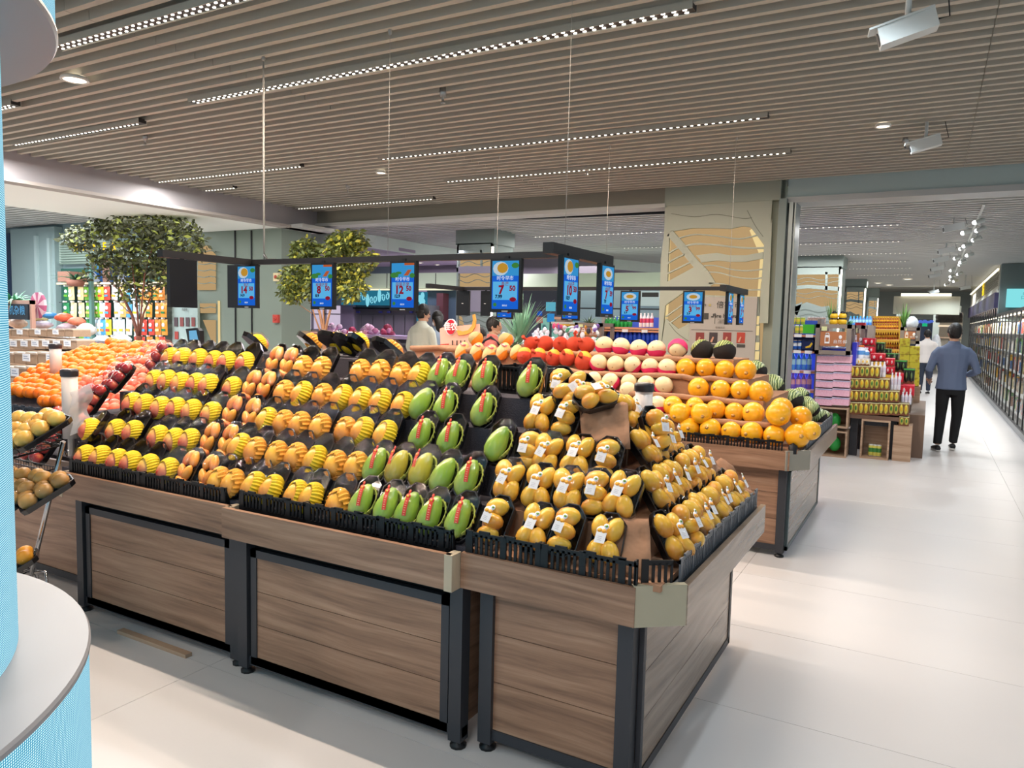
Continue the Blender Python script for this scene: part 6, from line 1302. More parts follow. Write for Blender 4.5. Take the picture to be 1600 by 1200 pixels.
for v in (523, 548, 579, 609, 640):
    zb = PY(1240, v, YD).z; zs.append(zb); DS(MB().box((-4.25, YD-.04, zb-.025), (-1.27, YD+.32, zb)).obj('b', [mat('peach_shelf', 'D08F6A', .5)]), 'shelf_board')
for k, zb in enumerate(zs[:4]):
    for x in (-1.72, -1.50, -1.36, -3.9, -3.6, -3.3): DS(MB().box((x-.045, YD-.05, zb-.03), (x+.045, YD-.04, zb+.01)).obj('b', [M_white]), 'price_strip')
for zb in zs[1:4]: area((-1.6, YD+.1, zb-.03), .6, .1, 2.5, (.4, .5, 1)); area((-3.7, YD+.1, zb-.03), .8, .1, 2.5, (.4, .5, 1))  # blue light added under the boards, no strip fitting there
DX = 'right of the pillar'
row('can', 'can', [cn_y, cn_y, cn_g, cn_g, cn_g], 1221, 1258, 495, 507, YD+.12, 5, 'upper drink can, back row '+DX, 'cans on the top shelf', seed=1)
row('can', 'can', [cn_y, cn_g, cn_y, cn_g, cn_g], 1219, 1256, 508, 521, YD+.02, 5, 'front drink can '+DX, 'cans on the top shelf', seed=1)
row('can', 'can', cn_b, 1217, 1253, 531, 546, YD+.05, 5, 'blue can on the second shelf by the pillar', 'blue cans')
row('bottle', 'bottle', bt_cyan, 1218, 1268, 550, 578, YD+.05, 6, 'cyan-capped water bottle '+DX, 'cyan capped bottles')
row('bottle', 'bottle', bt_purple, 1217, 1268, 582, 608, YD+.05, 6, 'purple-capped bottle '+DX, 'purple capped bottles')
row('bottle', 'bottle', bt_cyan, 1218, 1268, 612, 638, YD+.05, 6, 'lowest-shelf cyan-capped bottle by the pillar', 'lowest bottles')
tag(pbox('snack_pack', 1252, 507, 1272, 521, YD+.0, .15, P2('4FB83A')), 'bright green pack at the right end of the top drinks shelf', 'pack'); tag(pbox('snack_pack', 1253, 530, 1271, 546, YD, .15, P2('1E2A5A')), 'navy pack with a yellow arc beside the blue cans', 'pack')
tag(ppoly('print_mark', [(1258, 542), (1264, 540), (1268, 535), (1270, 537), (1266, 543), (1259, 544)], YD-.005, .01, P2('F2C83A')), 'yellow arc print on the navy pack', 'print')
row('bottle', 'bottle', bt_green, 942, 986, 494, 511, YD+.1, 8, 'green bottle on the shelf behind the cream melons', 'green bottles'); row('bottle', 'bottle', bt_green, 944, 988, 497, 511, YD+.0, 7, 'front green bottle on the shelf behind the cream melons', 'green bottles')
row('bottle', 'bottle', bt_pink, 998, 1021, 489, 511, YD+.05, 4, 'white bottle with pink dots left of the pillar', 'pink dotted bottles'); row('bottle', 'bottle', bt_blue, 941, 1029, 515, 538, YD+.05, 13, 'deep blue bottle behind the cream melons', 'deep blue bottles')
zz = PY(985, 511.5, YD).z; DS(MB().box((-4.25, YD-.04, zz-.03), (-2.9, YD+.32, zz)).obj('b', [mat('peach_shelf', 'D08F6A')]), 'shelf_board'); zz = PY(985, 538, YD).z; DS(MB().box((-4.25, YD-.04, zz-.03), (-2.9, YD+.32, zz)).obj('b', [mat('peach_shelf', 'D08F6A')]), 'shelf_board')
# framed podium crates with a brown paper sign
M_pod = mat('taupe_frame', '8B7D74', .6); M_signb = mat('brown_sign', 'B4714A', .55)
def podium(u0, u1, v0, v1, Y, d, label, z0=0, sign=True):
    a, b2 = PY(u0, v0, Y), PY(u1, v0, Y); zb = PY(u0, v1, Y).z; t = thing('podium_crate', label, 'crate', ((a.x+b2.x)/2, Y, zb)); L = (b2.x-a.x)/2; H = a.z-zb
    def G(n, mb, m): return mb.obj(n, [m], t)
    for x in (-L, L-.05):
        for y in (0, d-.05): G('post', MB().box((x, y, 0), (x+.05, y+.05, H)), M_pod)
    for k, z_ in enumerate((H-.05, 0)): G('rail', MB().box((-L, 0, z_), (L, .04, z_+.05)).box((-L, d-.04, z_), (L, d, z_+.05)).box((-L, 0, z_), (-L+.04, d, z_+.05)).box((L-.04, 0, z_), (L, d, z_+.05)), M_pod)
    for k in range(3): G('slat', MB().box((-L+.05, .015, .03+.045*k), (L-.05, .025, .036+.045*k)), M_steel)
    if sign:
        s_ = G('paper_sign', MB().box((-L+.06, -.012, H*.28), (L-.06, .0, H*.76)), M_signb)
        MB().box((-L*.45, -.016, H*.36), (-L*.17, -.012, H*.64)).box((-L*.40, -.018, H*.42), (-L*.22, -.0165, H*.56), 1).tube([(-L*.40, -.015, H*.64), (-L*.38, -.015, H*.70), (-L*.24, -.015, H*.70), (-L*.22, -.015, H*.64)], .006, 5).obj('bag_icon', [M_white, M_signb], s_)
        MB().ell((L*.42, -.014, H*.58), (.02, .003, .025), 8, 5).obj('leaf_icon', [M_white], s_); text('自然·鲜', H*.13, M_white, s_, (L*.42, -.014, H*.42))
        G('corner_tag', MB().box((-L+.07, -.02, H*.78), (-L*.35, -.01, H*.92)), mat('pale_tag', 'D8D8A0', .5))
    return t
podium(1275, 1331, 506, 553, 10.05, .5, 'taupe crate podium with brown bag sign above the pink cartons'); tag(pbox('blue_carton', 1284, 543, 1325, 552, 10.2, .25, P2('2A3AC0')), 'deep blue carton inside the podium crate over the pink cartons', 'carton')
podium(898, 940, 504, 534, 9.6, .5, 'taupe crate podium with brown bag sign behind the red pomelos')
podium(1332, 1352, 508, 560, 11.5, .5, 'narrow taupe podium crate behind the red can packs')
tag(pbox('standee', 1330.5, 535, 1338, 572, 10.3, .4, P2('3438B8')), 'upright blue panel right of the pink cartons', 'panel')
# pink cartons
def print_mat(name, a, b2, sc):
    if name in MATS: return MATS[name]
    m = mat(name, a, .5); nt2 = m.node_tree; b = nt2.nodes['Principled BSDF']; tc = nt2.nodes.new('ShaderNodeTexCoord'); v = nt2.nodes.new('ShaderNodeTexVoronoi'); v.inputs['Scale'].default_value = sc
    rp = nt2.nodes.new('ShaderNodeValToRGB'); e = rp.color_ramp.elements; e[0].color = lin(b2)+(1,); e[1].color = lin(a)+(1,); e[0].position = .25; e[1].position = .5
    nt2.links.new(tc.outputs['Object'], v.inputs['Vector']); nt2.links.new(v.outputs['Distance'], rp.inputs[0]); nt2.links.new(rp.outputs[0], b.inputs['Base Color']); return m
M_pk = print_mat('pink_print', 'F6C4D6', 'E07A9E', 28)
cm = None
for r, (v0, v1) in enumerate(((554, 567.3), (567.7, 581), (581.4, 593.6), (594, 606), (606.4, 620), (620.4, 634))):
    for c in (0, 1):
        u0 = 1276.5-.7*r+c*26.8; A = PY(u0, v0, 10.1); B = PY(u0+26.4, v1, 10.1); w, h = B.x-A.x, A.z-B.z
        if cm is None: cm = MB().box((-.5, 0, 0), (.5, 1.2, .92)).box((-.5, 0, .92), (.5, 1.2, 1), 1).box((-.5, -.01, .86), (.5, .0, .93), 2).mesh('carton', [M_pk, mat('pink_pale', 'E8D8E8', .5), mat('pink_edge', '8FA0C8', .5)])
        tag(put('pink_carton', cm, None, ((A.x+B.x)/2, 10.1, B.z), None, (w*.985, .3, h*.985)), 'pink printed carton, %s of the stack, row %s from the top' % ('left column' if not c else 'right column', ORD[r]), 'carton', 'pink cartons')
def open_crate(u0, u1, v0, v1, Y, d, label, m=M_oak, z0=None):
    A, B = PY(u0, v0, Y), PY(u1, v1, Y); zb = B.z if z0 is None else z0; t = thing('wood_crate', label, 'crate', ((A.x+B.x)/2, Y, zb)); L = (B.x-A.x)/2; H = A.z-zb
    for n, q0, q1 in (('side', (-L, 0, 0), (-L+.02, d, H)), ('side', (L-.02, 0, 0), (L, d, H)), ('top_board', (-L+.02, 0, H-.02), (L-.02, d, H)), ('bottom_board', (-L+.02, 0, 0), (L-.02, d, .02)), ('back_board', (-L+.02, d-.02, .02), (L-.02, d, H-.02))): MB().box(q0, q1).obj(n, [m], t)
    return t
open_crate(1271, 1324, 634.5, 670, 10.1, .45, 'open pale wooden crate directly under the pink cartons'); open_crate(1270, 1322, 670.5, 706, 10.1, .45, 'open pale wooden crate on the floor under the pink cartons', z0=0)
for k, v in enumerate((657, 693)):
    p = PY(1304, v, 10.25); tag(MB().ell((p.x, 10.25, p.z), (.075, .06, .10), 12, 8).ell((p.x-.05, 10.22, p.z+.09), (.03, .03, .02), 8, 5, 1).obj('green_bottle', [P2('2FA84A'), M_white]), 'bright green jug inside the %s crate' % ('upper' if not k else 'lower'), 'jug')
# beverage packs: shrink-wrapped blocks with two cans showing
def pack_mesh(body, lab, lab2, top):
    mb = MB(); mb.box((-.5, 0, 0), (.5, 1, 1), 0); mb.box((-.5, -.01, .93), (.5, .5, 1.0), 3)
    for x in (-.22, .24): mb.ell((x, -.02, .50), (.19, .06, .40), 10, 8, 1); mb.ell((x, -.07, .56), (.09, .03, .22), 8, 6, 2)
    mb.box((-.5, -.012, 0), (.5, 0, .2), 4)
    return mb.mesh('pack', [body, lab, lab2, top, P2('7A4A30')])
pk_tea = pack_mesh(P2('8A6A3A'), P2('C9C05A'), P2('3A7A3A'), P2('D8CFA0')); pk_tea2 = pack_mesh(P2('80552F'), P2('D8CB5A'), P2('E8B82A'), P2('D8CFA0')); pk_red = pack_mesh(P2('C81E32'), P2('D8283C'), P2('E8C8C8'), P2('E85060')); pk_blk = pack_mesh(P2('1E2A22'), P2('26342A'), P2('6A8A5A'), P2('4FB84A')); pk_yw = pack_mesh(P2('E8E0D0'), P2('EDE6D8'), P2('F2C818'), P2('F0EEF0'))
def block(nm, me, u0, u1, v0, v1, Y, d, label, group=None, cat='drink pack'):
    A, B = PY(u0, v0, Y), PY(u1, v1, Y); return tag(put(nm, me, None, ((A.x+B.x)/2, Y, B.z), None, ((B.x-A.x)*.985, d, (A.z-B.z)*.99)), label, cat, group)
for r, (v0, v1, n, nm) in enumerate(((571, 590, 3, 'top'), (590.3, 608.3, 4, 'second'), (608.6, 627.3, 5, 'third'), (627.6, 648, 6, 'bottom'))):
    for i in range(n): block('tea_pack', pk_tea if (i+r) % 2 else pk_tea2, 1327.5-.6*r+15.7*i, 1343-.6*r+15.7*i, v0+.4*i, v1+.4*i, 10.3, .35, 'wrapped tea can pack, %s row, %s from the left' % (nm, ORD[i]), 'tea can packs')
block('tea_pack', pk_tea, 1405, 1420, 650.5, 666, 10.3, .3, 'single tea can pack on the pale wooden box', 'tea can packs')
for k, (u0, u1, v0, v1, Y) in enumerate(((1348, 1367, 528, 541, 11.3), (1347, 1366, 541, 554, 11.2), (1360, 1382, 552, 566, 11.0), (1383, 1397, 560, 573, 10.9), (1384, 1397, 573, 586, 10.8), (1407, 1428, 601, 622, 10.7), (1398, 1411, 583, 600, 10.8))): block('red_pack', pk_red, u0, u1, v0, v1, Y, .35, 'red can pack on the stepped stack behind the tea cans, %s from the top' % ORD[k], 'red can packs')
for k, (u0, u1, v0, v1, Y) in enumerate(((1369, 1381, 535, 553, 11.6), (1383, 1403, 552, 564, 11.4), (1398, 1416, 563, 582, 11.2), (1412, 1428, 576, 600, 11.0), (1378, 1392, 545, 556, 11.7))): block('black_pack', pk_blk, u0, u1, v0, v1, Y, .35, 'black and green drink pack stepping down toward the aisle, %s from the top' % ORD[k], 'black drink packs')
block('small_pack', pk_yw, 1333, 1345, 560, 571, 10.35, .2, 'small white pack with yellow dot, left one over the tea cans', 'white yellow packs'); block('small_pack', pk_yw, 1345, 1358, 560, 571, 10.35, .2, 'small white pack with yellow dot, right one over the tea cans', 'white yellow packs')
p = PY(1343, 560, 10.6); tag(put('jug_bottle', bottle('bottle', P2('E8EAF2'), P2('F07A2A'), P2('5F9AD8'), neck=.3), None, (p.x, 10.6, p.z), None, (.13, .13, .17)), 'white jug with an orange cap over the small white packs', 'bottle')
p = PY(1350, 560, 10.65); tag(put('jug_bottle', bottle('bottle', P2('E8EAF2'), P2('E8EAF2'), P2('5F9AD8'), neck=.3), None, (p.x, 10.65, p.z), None, (.12, .12, .14)), 'white jug without orange cap beside the orange-capped one', 'bottle')
row('milk_bottle', 'bottle', bt_white, 1358, 1384, 565, 589, 10.45, 4, 'white bottle on the tea can packs', 'white bottles'); row('milk_bottle', 'bottle', bt_white, 1390, 1407, 582, 609, 10.45, 3, 'white bottle one step lower beside the tea cans', 'white bottles'); row('milk_bottle', 'bottle', bt_white, 1407, 1424, 612, 632, 10.5, 3, 'white bottle at the lowest step by the red pack', 'white bottles')
open_crate(1346.5, 1388, 655, 713, 10.25, .35, 'upright open wooden crate in front of the black table', z0=0)
for k in range(3): p = PY(1360+6.5*k, 709, 10.35); tag(put('tea_can', can_mesh('can', P2('C9C05A'), P2('C9C9C9'), P2('3A7A3A')), None, (p.x, 10.36, .025), None, (.058, .058, .15)), 'tea can inside the upright wooden crate, %s of three' % ORD[k], 'can', 'cans in the crate')
tb = thing('display_table', 'charcoal table with wood top carrying the tea can packs', 'table', (PY(1365, 648, 10.5).x, 10.5, 0))
def TB(mb, n, m): o = mb.obj(n, [m], tb); o.location = -tb.location; return o
xa, xb = PY(1329, 660, 10.4).x, PY(1402, 660, 10.4).x; zt = PY(1360, 648.5, 10.35).z
TB(MB().box((xa-.04, 10.3, zt-.05), (xb+.02, 11.1, zt)), 'wood_top', mat('walnut_top', '6E5446', .5))
for x in (xa, xb-.09): TB(MB().box((x, 10.4, 0), (x+.09, 10.5, zt-.05)).box((x, 11.0, 0), (x+.09, 11.1, zt-.05)), 'leg', M_frame)
TB(MB().box((xa, 11.05, 0), (xb, 11.1, zt-.05)).box((xa, 10.42, zt-.14), (xb, 10.48, zt-.05)), 'back_panel', M_frame)
tag(pbox('wood_block', 1395, 665.5, 1424, 716, 10.3, .6, M_oak, z0=0), 'solid pale wooden plinth at the aisle end of the tea display', 'plinth')
tag(MB().box((-.60, 10.7, 0), (.02, 13.0, .55)).box((-.60, 10.9, .55), (-.15, 13.0, .80)).box((-.8, 11.1, 0), (-.6, 13, 1.0)).obj('step_platform', [mat('platform_brown', '7A6252', .6)]), 'brown stepped platform behind the tea cans', 'platform')
# yellow cartons and far displays
M_yc = print_mat('yellow_print', 'D8C83A', 'B8982A', 18)
for r in range(6):
    for c in (0, 1):
        if r == 0 and c == 1: continue
        tag(pbox('yellow_carton', 1406+15.7*c-.2*r, 529+12.4*r, 1421.3+15.7*c-.2*r, 541+12.4*r, 12.6, .35, M_yc), 'yellow carton behind the black drink packs, %s column, %s from top' % ('left' if not c else 'right', ORD[r]), 'carton', 'yellow cartons')
tag(pbox('plinth', 1404, 603.5, 1437, 640, 12.6, .5, M_oak, z0=0), 'pale plinth under the yellow cartons', 'plinth')
podium(1407, 1438, 511, 537, 12.9, .5, 'brown podium crate with bag sign above the yellow cartons')
tag(MB().ell(PY(1425, 505, 13), (.09, .09, .10), 12, 8, 0, None, lambda q, p, t: q*(1+.2*math.sin(5*p)*math.sin(4*t))).obj('white_ornament', [mat('frosty', 'D8DCE0', .6)]), 'white frosted ornament on the podium above the yellow cartons', 'ornament')
blades('podium_plant', 'small green plant beside the white ornament', (1412, 512), 13, 16, .35, .03, 3, M_fern2, .5, .3, 1.1)
blades('podium_plant', 'tall green sprig on the left podium by the bee ornaments', (1298, 510), 10.3, 22, .34, .014, 12, M_fern2, .45, .2, 1.15); blades('podium_plant', 'drooping green leaves on the left podium, right side', (1322, 512), 10.4, 16, .26, .016, 13, M_fern, 1.2, .5, .8)
blades('podium_plant', 'grey-green foliage on the podium behind the pomelos', (920, 508), 9.8, 30, .26, .016, 14, mat('grey_leaf', '5F7A5F', .5), 1.3, .3, .7)
for k, (u, v) in enumerate(((1302.5, 509), (1315.5, 509))):
    p = PY(u, v, 10.25); t = thing('bee_ornament', 'yellow and black ringed ornament on the podium, %s one' % ('left' if not k else 'right'), 'ornament', p, (0, 0, 0), 'ringed ornaments')
    mb = MB(); mb.ell((0, 0, .05), (.058, .058, .055), 12, 8, 0); mb.ell((0, 0, .12), (.05, .05, .045), 12, 8, 0); mb.lathe([(.052, .078), (.058, .085), (.052, .095)], 12, mi=1); mb.lathe([(.03, .15), (.035, .16), (.02, .18)], 10, mi=1); mb.obj('body', [P2('E8B82A'), M_black], t); MB().ell((0, 0, .17), (.02, .02, .02), 8, 6).obj('knob', [M_black], t)
tag(pbox('red_case', 1336, 504, 1351, 511, 11.8, .3, P2('C8283A')), 'red case on the narrow podium crate', 'case')
row('aqua_bottle', 'bottle', bt_cyan, 1326, 1362, 494, 508, 13.5, 7, 'aqua bottle on the far shelf above the red case', 'aqua bottles')
bs = thing('bottle_shelf', 'warm yellow-lit shelf of red bottles in the far middle', 'shelf', PY(1384, 548, 14))
def BS(o, n): o.parent = bs; o.matrix_parent_inverse = Matrix.Translation(-bs.location); o.name = n; return o
BS(pbox('b', 1361, 494, 1406, 580, 14.5, .05, emis('amber_back', 'F2B84A', .75), z0=0), 'back_panel')
for v in (514, 530, 545, 560): BS(pbox('b', 1360, v, 1407, v+1.5, 14.0, .5, mat('amber_board', 'E0A85A', .5)), 'shelf_board')
for u in (1359.5, 1406): BS(pbox('b', u, 494, u+1.5, 580, 14.0, .5, M_pod, z0=0), 'upright')
for r, (v0, v1) in enumerate(((496, 505), (505, 514), (519, 530), (534, 545), (549, 560))): row('sauce_bottle', 'bottle', bt_red, 1363, 1404, v0, v1, 14.15, 11, 'red-brown bottle with yellow cap, %s row of the lit shelf' % ORD[r], 'red bottles on the lit shelf')
tag(pbox('stock_shelf', 1256, 508, 1294, 560, 12.45, .5, M_pod, z0=0), 'taupe shelf block under the pale cans behind the left podium', 'shelf'); tag(pbox('stock_shelf', 1322, 508.5, 1364, 560, 13.4, .5, M_pod, z0=0), 'taupe shelf block under the aqua bottles', 'shelf')
for r, (v0, v1) in enumerate(((494, 502),)): row('small_can', 'can', can_mesh('can', P2('B89A8A'), P2('C9C9C9'), P2('D8B8A0')), 1261, 1290, 495, 508, 12.5, 8, 'pale can row behind the left podium', 'pale cans')
# snack heap and kiosks between the two halves, behind the pomelos
sc_ = ['E8E4F0', 'D84A7A', '4FA07A', '7A5AA8', 'F2B84A', 'F0F0F4', '3A3A48', 'C8D8E8']; rs = random.Random(9)
sweet = {c: MB().ell((0, 0, 0), (1, .5, .7), 8, 5, 0, None, lambda q, p, t: q*(1+.2*math.sin(4*p))).mesh('sweet_bag', [P2(c)]) for c in sc_}
for i in range(150):
    u = rs.uniform(786, 934); v = rs.uniform(509, 545); 
    if u < 840: v = rs.uniform(520, 545)
    p = PY(u, v, 8.8+rs.uniform(-.15, .15)+(545-v)*.02); c = sc_[(0 if rs.random() < .4 else rs.randrange(8))]
    tag(put('sweet_bag', sweet[c], None, p, (rs.random()*3, rs.random()*3, rs.random()*3), (.045,)*3), 'small wrapped sweet in the colourful heap behind the pomelos', 'sweet', 'heap of wrapped sweets')
tag(MB().box((-4.7, 8.65, 0), (-3.35, 9.6, 1.08)).obj('sweet_table', [M_oak]), 'pale table under the heap of wrapped sweets', 'table')
cp = thing('tiered_stand', 'white tiered canopy stand with a yellow stripe behind the sweets', 'stand', PY(873, 512, 9.9))
for k, (u0, u1, v0, v1, m) in enumerate(((861, 892, 503, 506, M_wpaint), (863, 890, 506, 509, P2('E8B83A')), (866, 886, 495, 499, mat('tan_tier', 'C8A08A', .5)), (869, 882, 499, 503, M_pod), (872, 876, 506, 530, M_pod))): o = pbox('tier', u0, v0, u1, v1, 9.9+.01*k, .3, m, z0=0 if k == 4 else None); o.parent = cp; o.matrix_parent_inverse = Matrix.Translation(-cp.location)
for k, (u0, u1, v0, v1, c, l) in enumerate(((838, 846, 495, 505, 'B8706A', 'pink price card'), (855, 864, 490, 503, '3F9FE8', 'small cyan kiosk screen'), (839, 845, 486, 493, '2A5FC8', 'small blue screen'), (853, 866, 472, 486, '6FC8E0', 'cyan lit sign with a loop'))):
    tag(pbox('kiosk_screen', u0, v0, u1, v1, 12.5, .06, emis('kiosk'+c, c, .8)), l+' in the far centre behind the green agave', 'screen')
for k, u in enumerate((842, 859)): tag(pbox('kiosk_post', u-1, 503, u+1, 545, 12.52, .05, M_frame, z0=0), 'thin dark kiosk post in the far centre, %s one' % ('left' if not k else 'right'), 'post')
tag(pbox('shelf_row', 842, 497, 885, 520, 13, .4, print_mat('teal_mixed', '7FB8A8', '3A6A6A', 9), z0=0), 'low teal stocked shelf in the far centre', 'shelf'); tag(pbox('dark_rail_stand', 838, 481, 1030, 483, 13.4, .05, M_black), 'long thin dark rail crossing the far centre hall', 'rail')
tag(pbox('lit_window', 990, 455, 1030, 478, 14.8, .05, emis('pale_window', 'CFE0DC', .8)), 'pale lit counter window left of the big pillar', 'window'); tag(pbox('hanging_tools', 1003, 457, 1028, 464, 14.6, .05, M_ink), 'dark row of hanging utensils left of the big pillar', 'utensils')
# ================================================================ fridge run on the right
FX = 1.33
fr = thing('glass_fridge', 'long glass-door fridge run with black mullions along the right aisle', 'fridge', (FX, 21, 0))
def FR(mb, n, m): o = mb.obj(n, m if isinstance(m, list) else [m], fr); o.location = -fr.location; return o
FR(MB().box((FX, 12.2, 0), (FX+.06, 34, .12)).box((FX-.02, 12.2, .12), (FX+.02, 34, .15), 1), 'kick_plate', [mat('kick_grey', '8A8D90', .4), M_black])
FR(MB().box((FX+.75, 12.2, 0), (FX+.8, 34, 2.3)), 'back_panel', emis('fridge_back', 'B8B4A8', .35)); FR(MB().box((FX, 12.2, 2.0), (FX+.8, 20.6, 2.06)).box((FX, 12.15, 0), (FX+.8, 12.2, 2.06)), 'cap', M_black)
gm = MATS['glassy']
for i in range(30):
    y = 12.2+.72*i; h = 2.0 if y < 20.5 else 2.2
    FR(MB().box((FX-.012, y, .15), (FX+.008, y+.07, h)), 'mullion', M_black)
    if i % 2 == 0: FR(MB().box((FX-.02, y+.10, .7), (FX-.012, y+.12, 1.5)), 'handle', mat('handle_steel', '9A9CA0', .3, .8))
FR(MB().box((FX-.005, 12.2, .15), (FX, 34, 2.0)), 'glass', gm)
for z_ in (.18, .52, .88, 1.24, 1.6): FR(MB().box((FX+.1, 12.2, z_), (FX+.74, 34, z_+.02)), 'shelf', mat('fridge_shelf', 'C8C8C4', .4))
FR(MB().box((FX+.04, 12.2, 1.97), (FX+.07, 34, 1.99)), 'lamp_strip', emis('fridge_strip', 'FFF3DC', 4))
area((FX+.12, 16.5, 1.95), .12, 8, 130, (1, .96, .88)); area((FX+.12, 26, 1.95), .12, 12, 130, (1, .96, .88))
fc = ['E8E4DC', 'F0ECE4', 'D8C8A0', 'C84A3A', 'E8B83A', '6A9A5A', '4A6A9A', 'F4F0EC', 'B8A898', '8A5A3A']
carton_ = {c: MB().box((-.5, -.5, 0), (.5, .5, .8)).prism([(-.5, -.5, .8), (.5, -.5, .8), (.5, 0, 1)], (0, .001, 0)).prism([Vector((-.5, -.5, .8)), Vector((-.5, .5, .8)), Vector((-.5, 0, 1))], (1, 0, 0)).box((-.52, -.35, .25), (-.5, .35, .6), 1).mesh('chilled_carton', [P2(c), P2(fc[(i+3) % 10])]) for i, c in enumerate(fc)}
rf = random.Random(12); k = 0
for s, z_ in enumerate((.20, .54, .90, 1.26, 1.62)):
    for j in range(56):
        y = 12.5+j*.145+ (0 if j < 40 else (j-40)*.35); c = fc[rf.randrange(10)]; k += 1
        if k > 290: break
        tag(put('chilled_carton', carton_[c], None, (FX+.17+rf.uniform(0, .08), y, z_), None, (.075, .085, rf.uniform(.16, .28))), 'chilled carton in the glass fridge, %s shelf from bottom, %s from the near end' % (ORD[s], ORD[j]), 'carton', 'cartons in the right fridge')
stf = MB()
for s, z_ in enumerate((.20, .54, .90, 1.26, 1.62)):
    for j in range(110): y = 20.8+j*.118; h = rf.uniform(.14, .28); x = FX+.16+rf.uniform(0, .1); stf.box((x, y, z_), (x+.08, y+.085, z_+h), rf.randrange(10))
    for j in range(70): y = 12.5+j*.118; h = rf.uniform(.14, .26); x = FX+.45; stf.box((x, y, z_), (x+.08, y+.085, z_+h), rf.randrange(10))
tag(stf.obj('far_cartons', [P2(c) for c in fc]), 'mass of small chilled goods filling the far fridge doors', 'goods', None, 'stuff')
struct(MB().box((FX, 20.6, 2.62), (9, 34, 3.3)).box((FX-.02, 20.6, 2.56), (FX+.3, 34, 2.64), 1).obj('wall_right', [mat('cream_louvre', 'C8C4B4', .6), mat('pale_ledge', 'D8D4C8', .5)]))
FR(MB().box((FX-.06, 20.6, 2.2), (FX+.6, 34, 2.56)), 'banner', print_mat('purple_banner', '3A3450', '221E34', 1.2))
struct(MB().box((FX+.02, 20.35, 1.9), (9, 20.6, 3.3)).obj('wall_pier', [mat('grey_pier', '6E7A78', .6)]))
cs = thing('cyan_screen', 'cyan lit shop screen with faint lettering above the right fridge', 'screen', (FX+.9, 20.3, 2.42)); MB().box((-.75, -.02, -.21), (1.2, .05, .21)).obj('panel', [emis('cyan_pale', '8FEFF4', 1.0)], cs); text('品 鲜 质 优', .18, emis('pale_letters', '6CC8CC', .9), cs, (-.05, -.025, .04))
for k in range(8): tag(MB().box((FX-.03, 20.7, 2.72+.045*k), (FX-.005, 30, 2.735+.045*k)).obj('louvre', [mat('louvre_beige', 'A8A494', .6)]), 'thin horizontal louvre on the cream fascia over the fridges, %s from the bottom' % ORD[k], 'louvre', 'fascia louvres')  # strips somewhat darker than the cream fascia
tag(MB().box((FX-.04, 20.7, 3.09), (FX-.01, 34, 3.12)).obj('fascia_light', [emis('fascia_strip', 'FFF6DC', 3)]), 'thin lit strip along the top of the cream fascia on the right', 'strip light')
yl = thing('yellow_logo', 'glowing yellow shop characters on the cream fascia', 'sign', (FX-.05, 25.5, 2.86)); text('乳品', .42, emis('logo_yellow', 'FFD61A', 2), yl, (0, 0, 0), (PI/2, 0, -PI/2), bold=.01)
tag(MB().box((1.9, 13.5, 1.98), (2.0, 13.52, 2.02)).obj('peg', [M_black]), 'tiny black peg on the fridge cap', 'peg') if 0 else None
# far end of the aisle
struct(pbox('trim_14', 1396, 463, 1500, 491, 30, .4, mat('cream_curve', 'C4C2B0', .6))); o = pbox('strip_light', 1408, 458.5, 1487, 462.5, 29.9, .1, emis('end_strip', 'FFF6DC', 2.5)); tag(o, 'bright curved strip light over the far entrance', 'strip light')
struct(pbox('door_2', 1410, 499, 1458, 560, 33, .2, mat('navy_entrance', '16243A', .4))); struct(pbox('trim_15', 1398, 490, 1411, 570, 32.5, .5, mat('pale_jamb', 'A8B4B0', .5))); struct(pbox('trim_16', 1456, 490, 1467, 570, 32.5, .5, mat('pale_jamb', 'A8B4B0')))
rr = random.Random(6)
for i in range(14): tag(MB().ell(PY(1411+3.4*i, 502+rr.uniform(-1, 2), 31), (.08, .05, .05), 8, 5).obj('blue_bauble', [emis('bauble', ('5A7AE0', 'A8B8F0')[i % 2], .9)]), 'blue shiny bauble garland over the far entrance', 'bauble', 'blue garland')
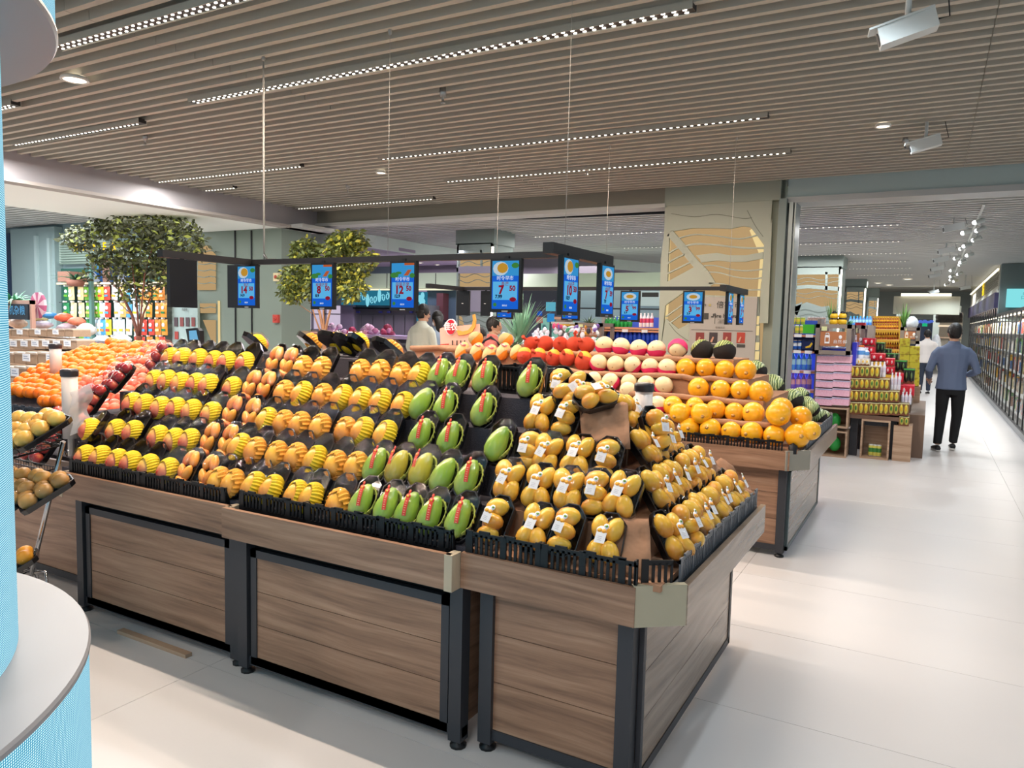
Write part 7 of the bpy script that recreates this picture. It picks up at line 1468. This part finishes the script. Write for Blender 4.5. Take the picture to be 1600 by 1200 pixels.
tag(pbox('exit_sign', 1443, 483+3, 1451, 489, 31, .1, emis('exit_green', '2AC88A', .9)), 'small green exit sign over the far entrance', 'exit sign') if 0 else tag(pbox('exit_sign', 1441, 505, 1449, 510, 31, .1, emis('exit_green', '2AC88A', .9)), 'small green exit sign over the far entrance', 'exit sign')
struct(pbox('wall_end_shelf', 1467, 478, 1502, 488, 31, .2, emis('pale_lit_soffit', 'D8DCC8', .6)))
es = thing('end_shelf', 'far shelf with dark round goods at the aisle end', 'shelf', PY(1483, 560, 31))
for (u0, u1, v0, v1, m) in ((1466, 1502, 488, 580, mat('end_back', '8A8478', .6)), (1466, 1502, 508, 511, emis('end_strip2', 'FFE8C8', 1)), (1466, 1502, 527, 529, M_oak)): o = pbox('board', u0, v0, u1, v1, 31-(.1 if v1-v0 < 10 else 0), .2, m); o.parent = es; o.matrix_parent_inverse = Matrix.Translation(-es.location)
for i in range(16):
    p = PY(1468+4.2*(i % 8), 501+6*(i//8)-3, 30.6); tag(MB().lathe([(.12, 0), (.13, .05), (.11, .2), (.08, .22)], 10, p).obj('dark_pot', [mat('pot_dark', '2A2622', .4)]), 'dark round pot on the far end shelf', 'pot', 'pots on the end shelf')
tag(MB().ell(PY(1462, 545, 28), (.16, .2, .45), 10, 8, 0, None, lambda q, p, t: q*(1+.2*math.sin(6*p)*math.sin(5*t))).obj('white_goods', [mat('white_mixed', 'C8C8CC', .5, var=.4, vs=12)]), 'white frosted tree ornament at the far right of the entrance', 'ornament')
# ================================================================ fill lights added to brighten the far halls, no fittings there
area((-8.8, 11.3, 2.85), 3, .5, 70, (.93, .86, 1)); area((-9.5, 14, 2.9), 4, 2, 260, (.93, .84, 1)); area((-12.5, 5.5, 3.1), 3.5, 3, 400, (.95, .98, 1)); area((-6, 15.2, 2.9), 3, 1.5, 120, NEUT); area((-2, 31, 3.0), 5, 2, 160, NEUT); area((1, 31.5, 3.0), 2, 2, 80, NEUT)
area((-9.2, 5.5, 2.88), 1.5, 4, 40, (1, .98, .92))  # unseen cove fill added below the white soffit
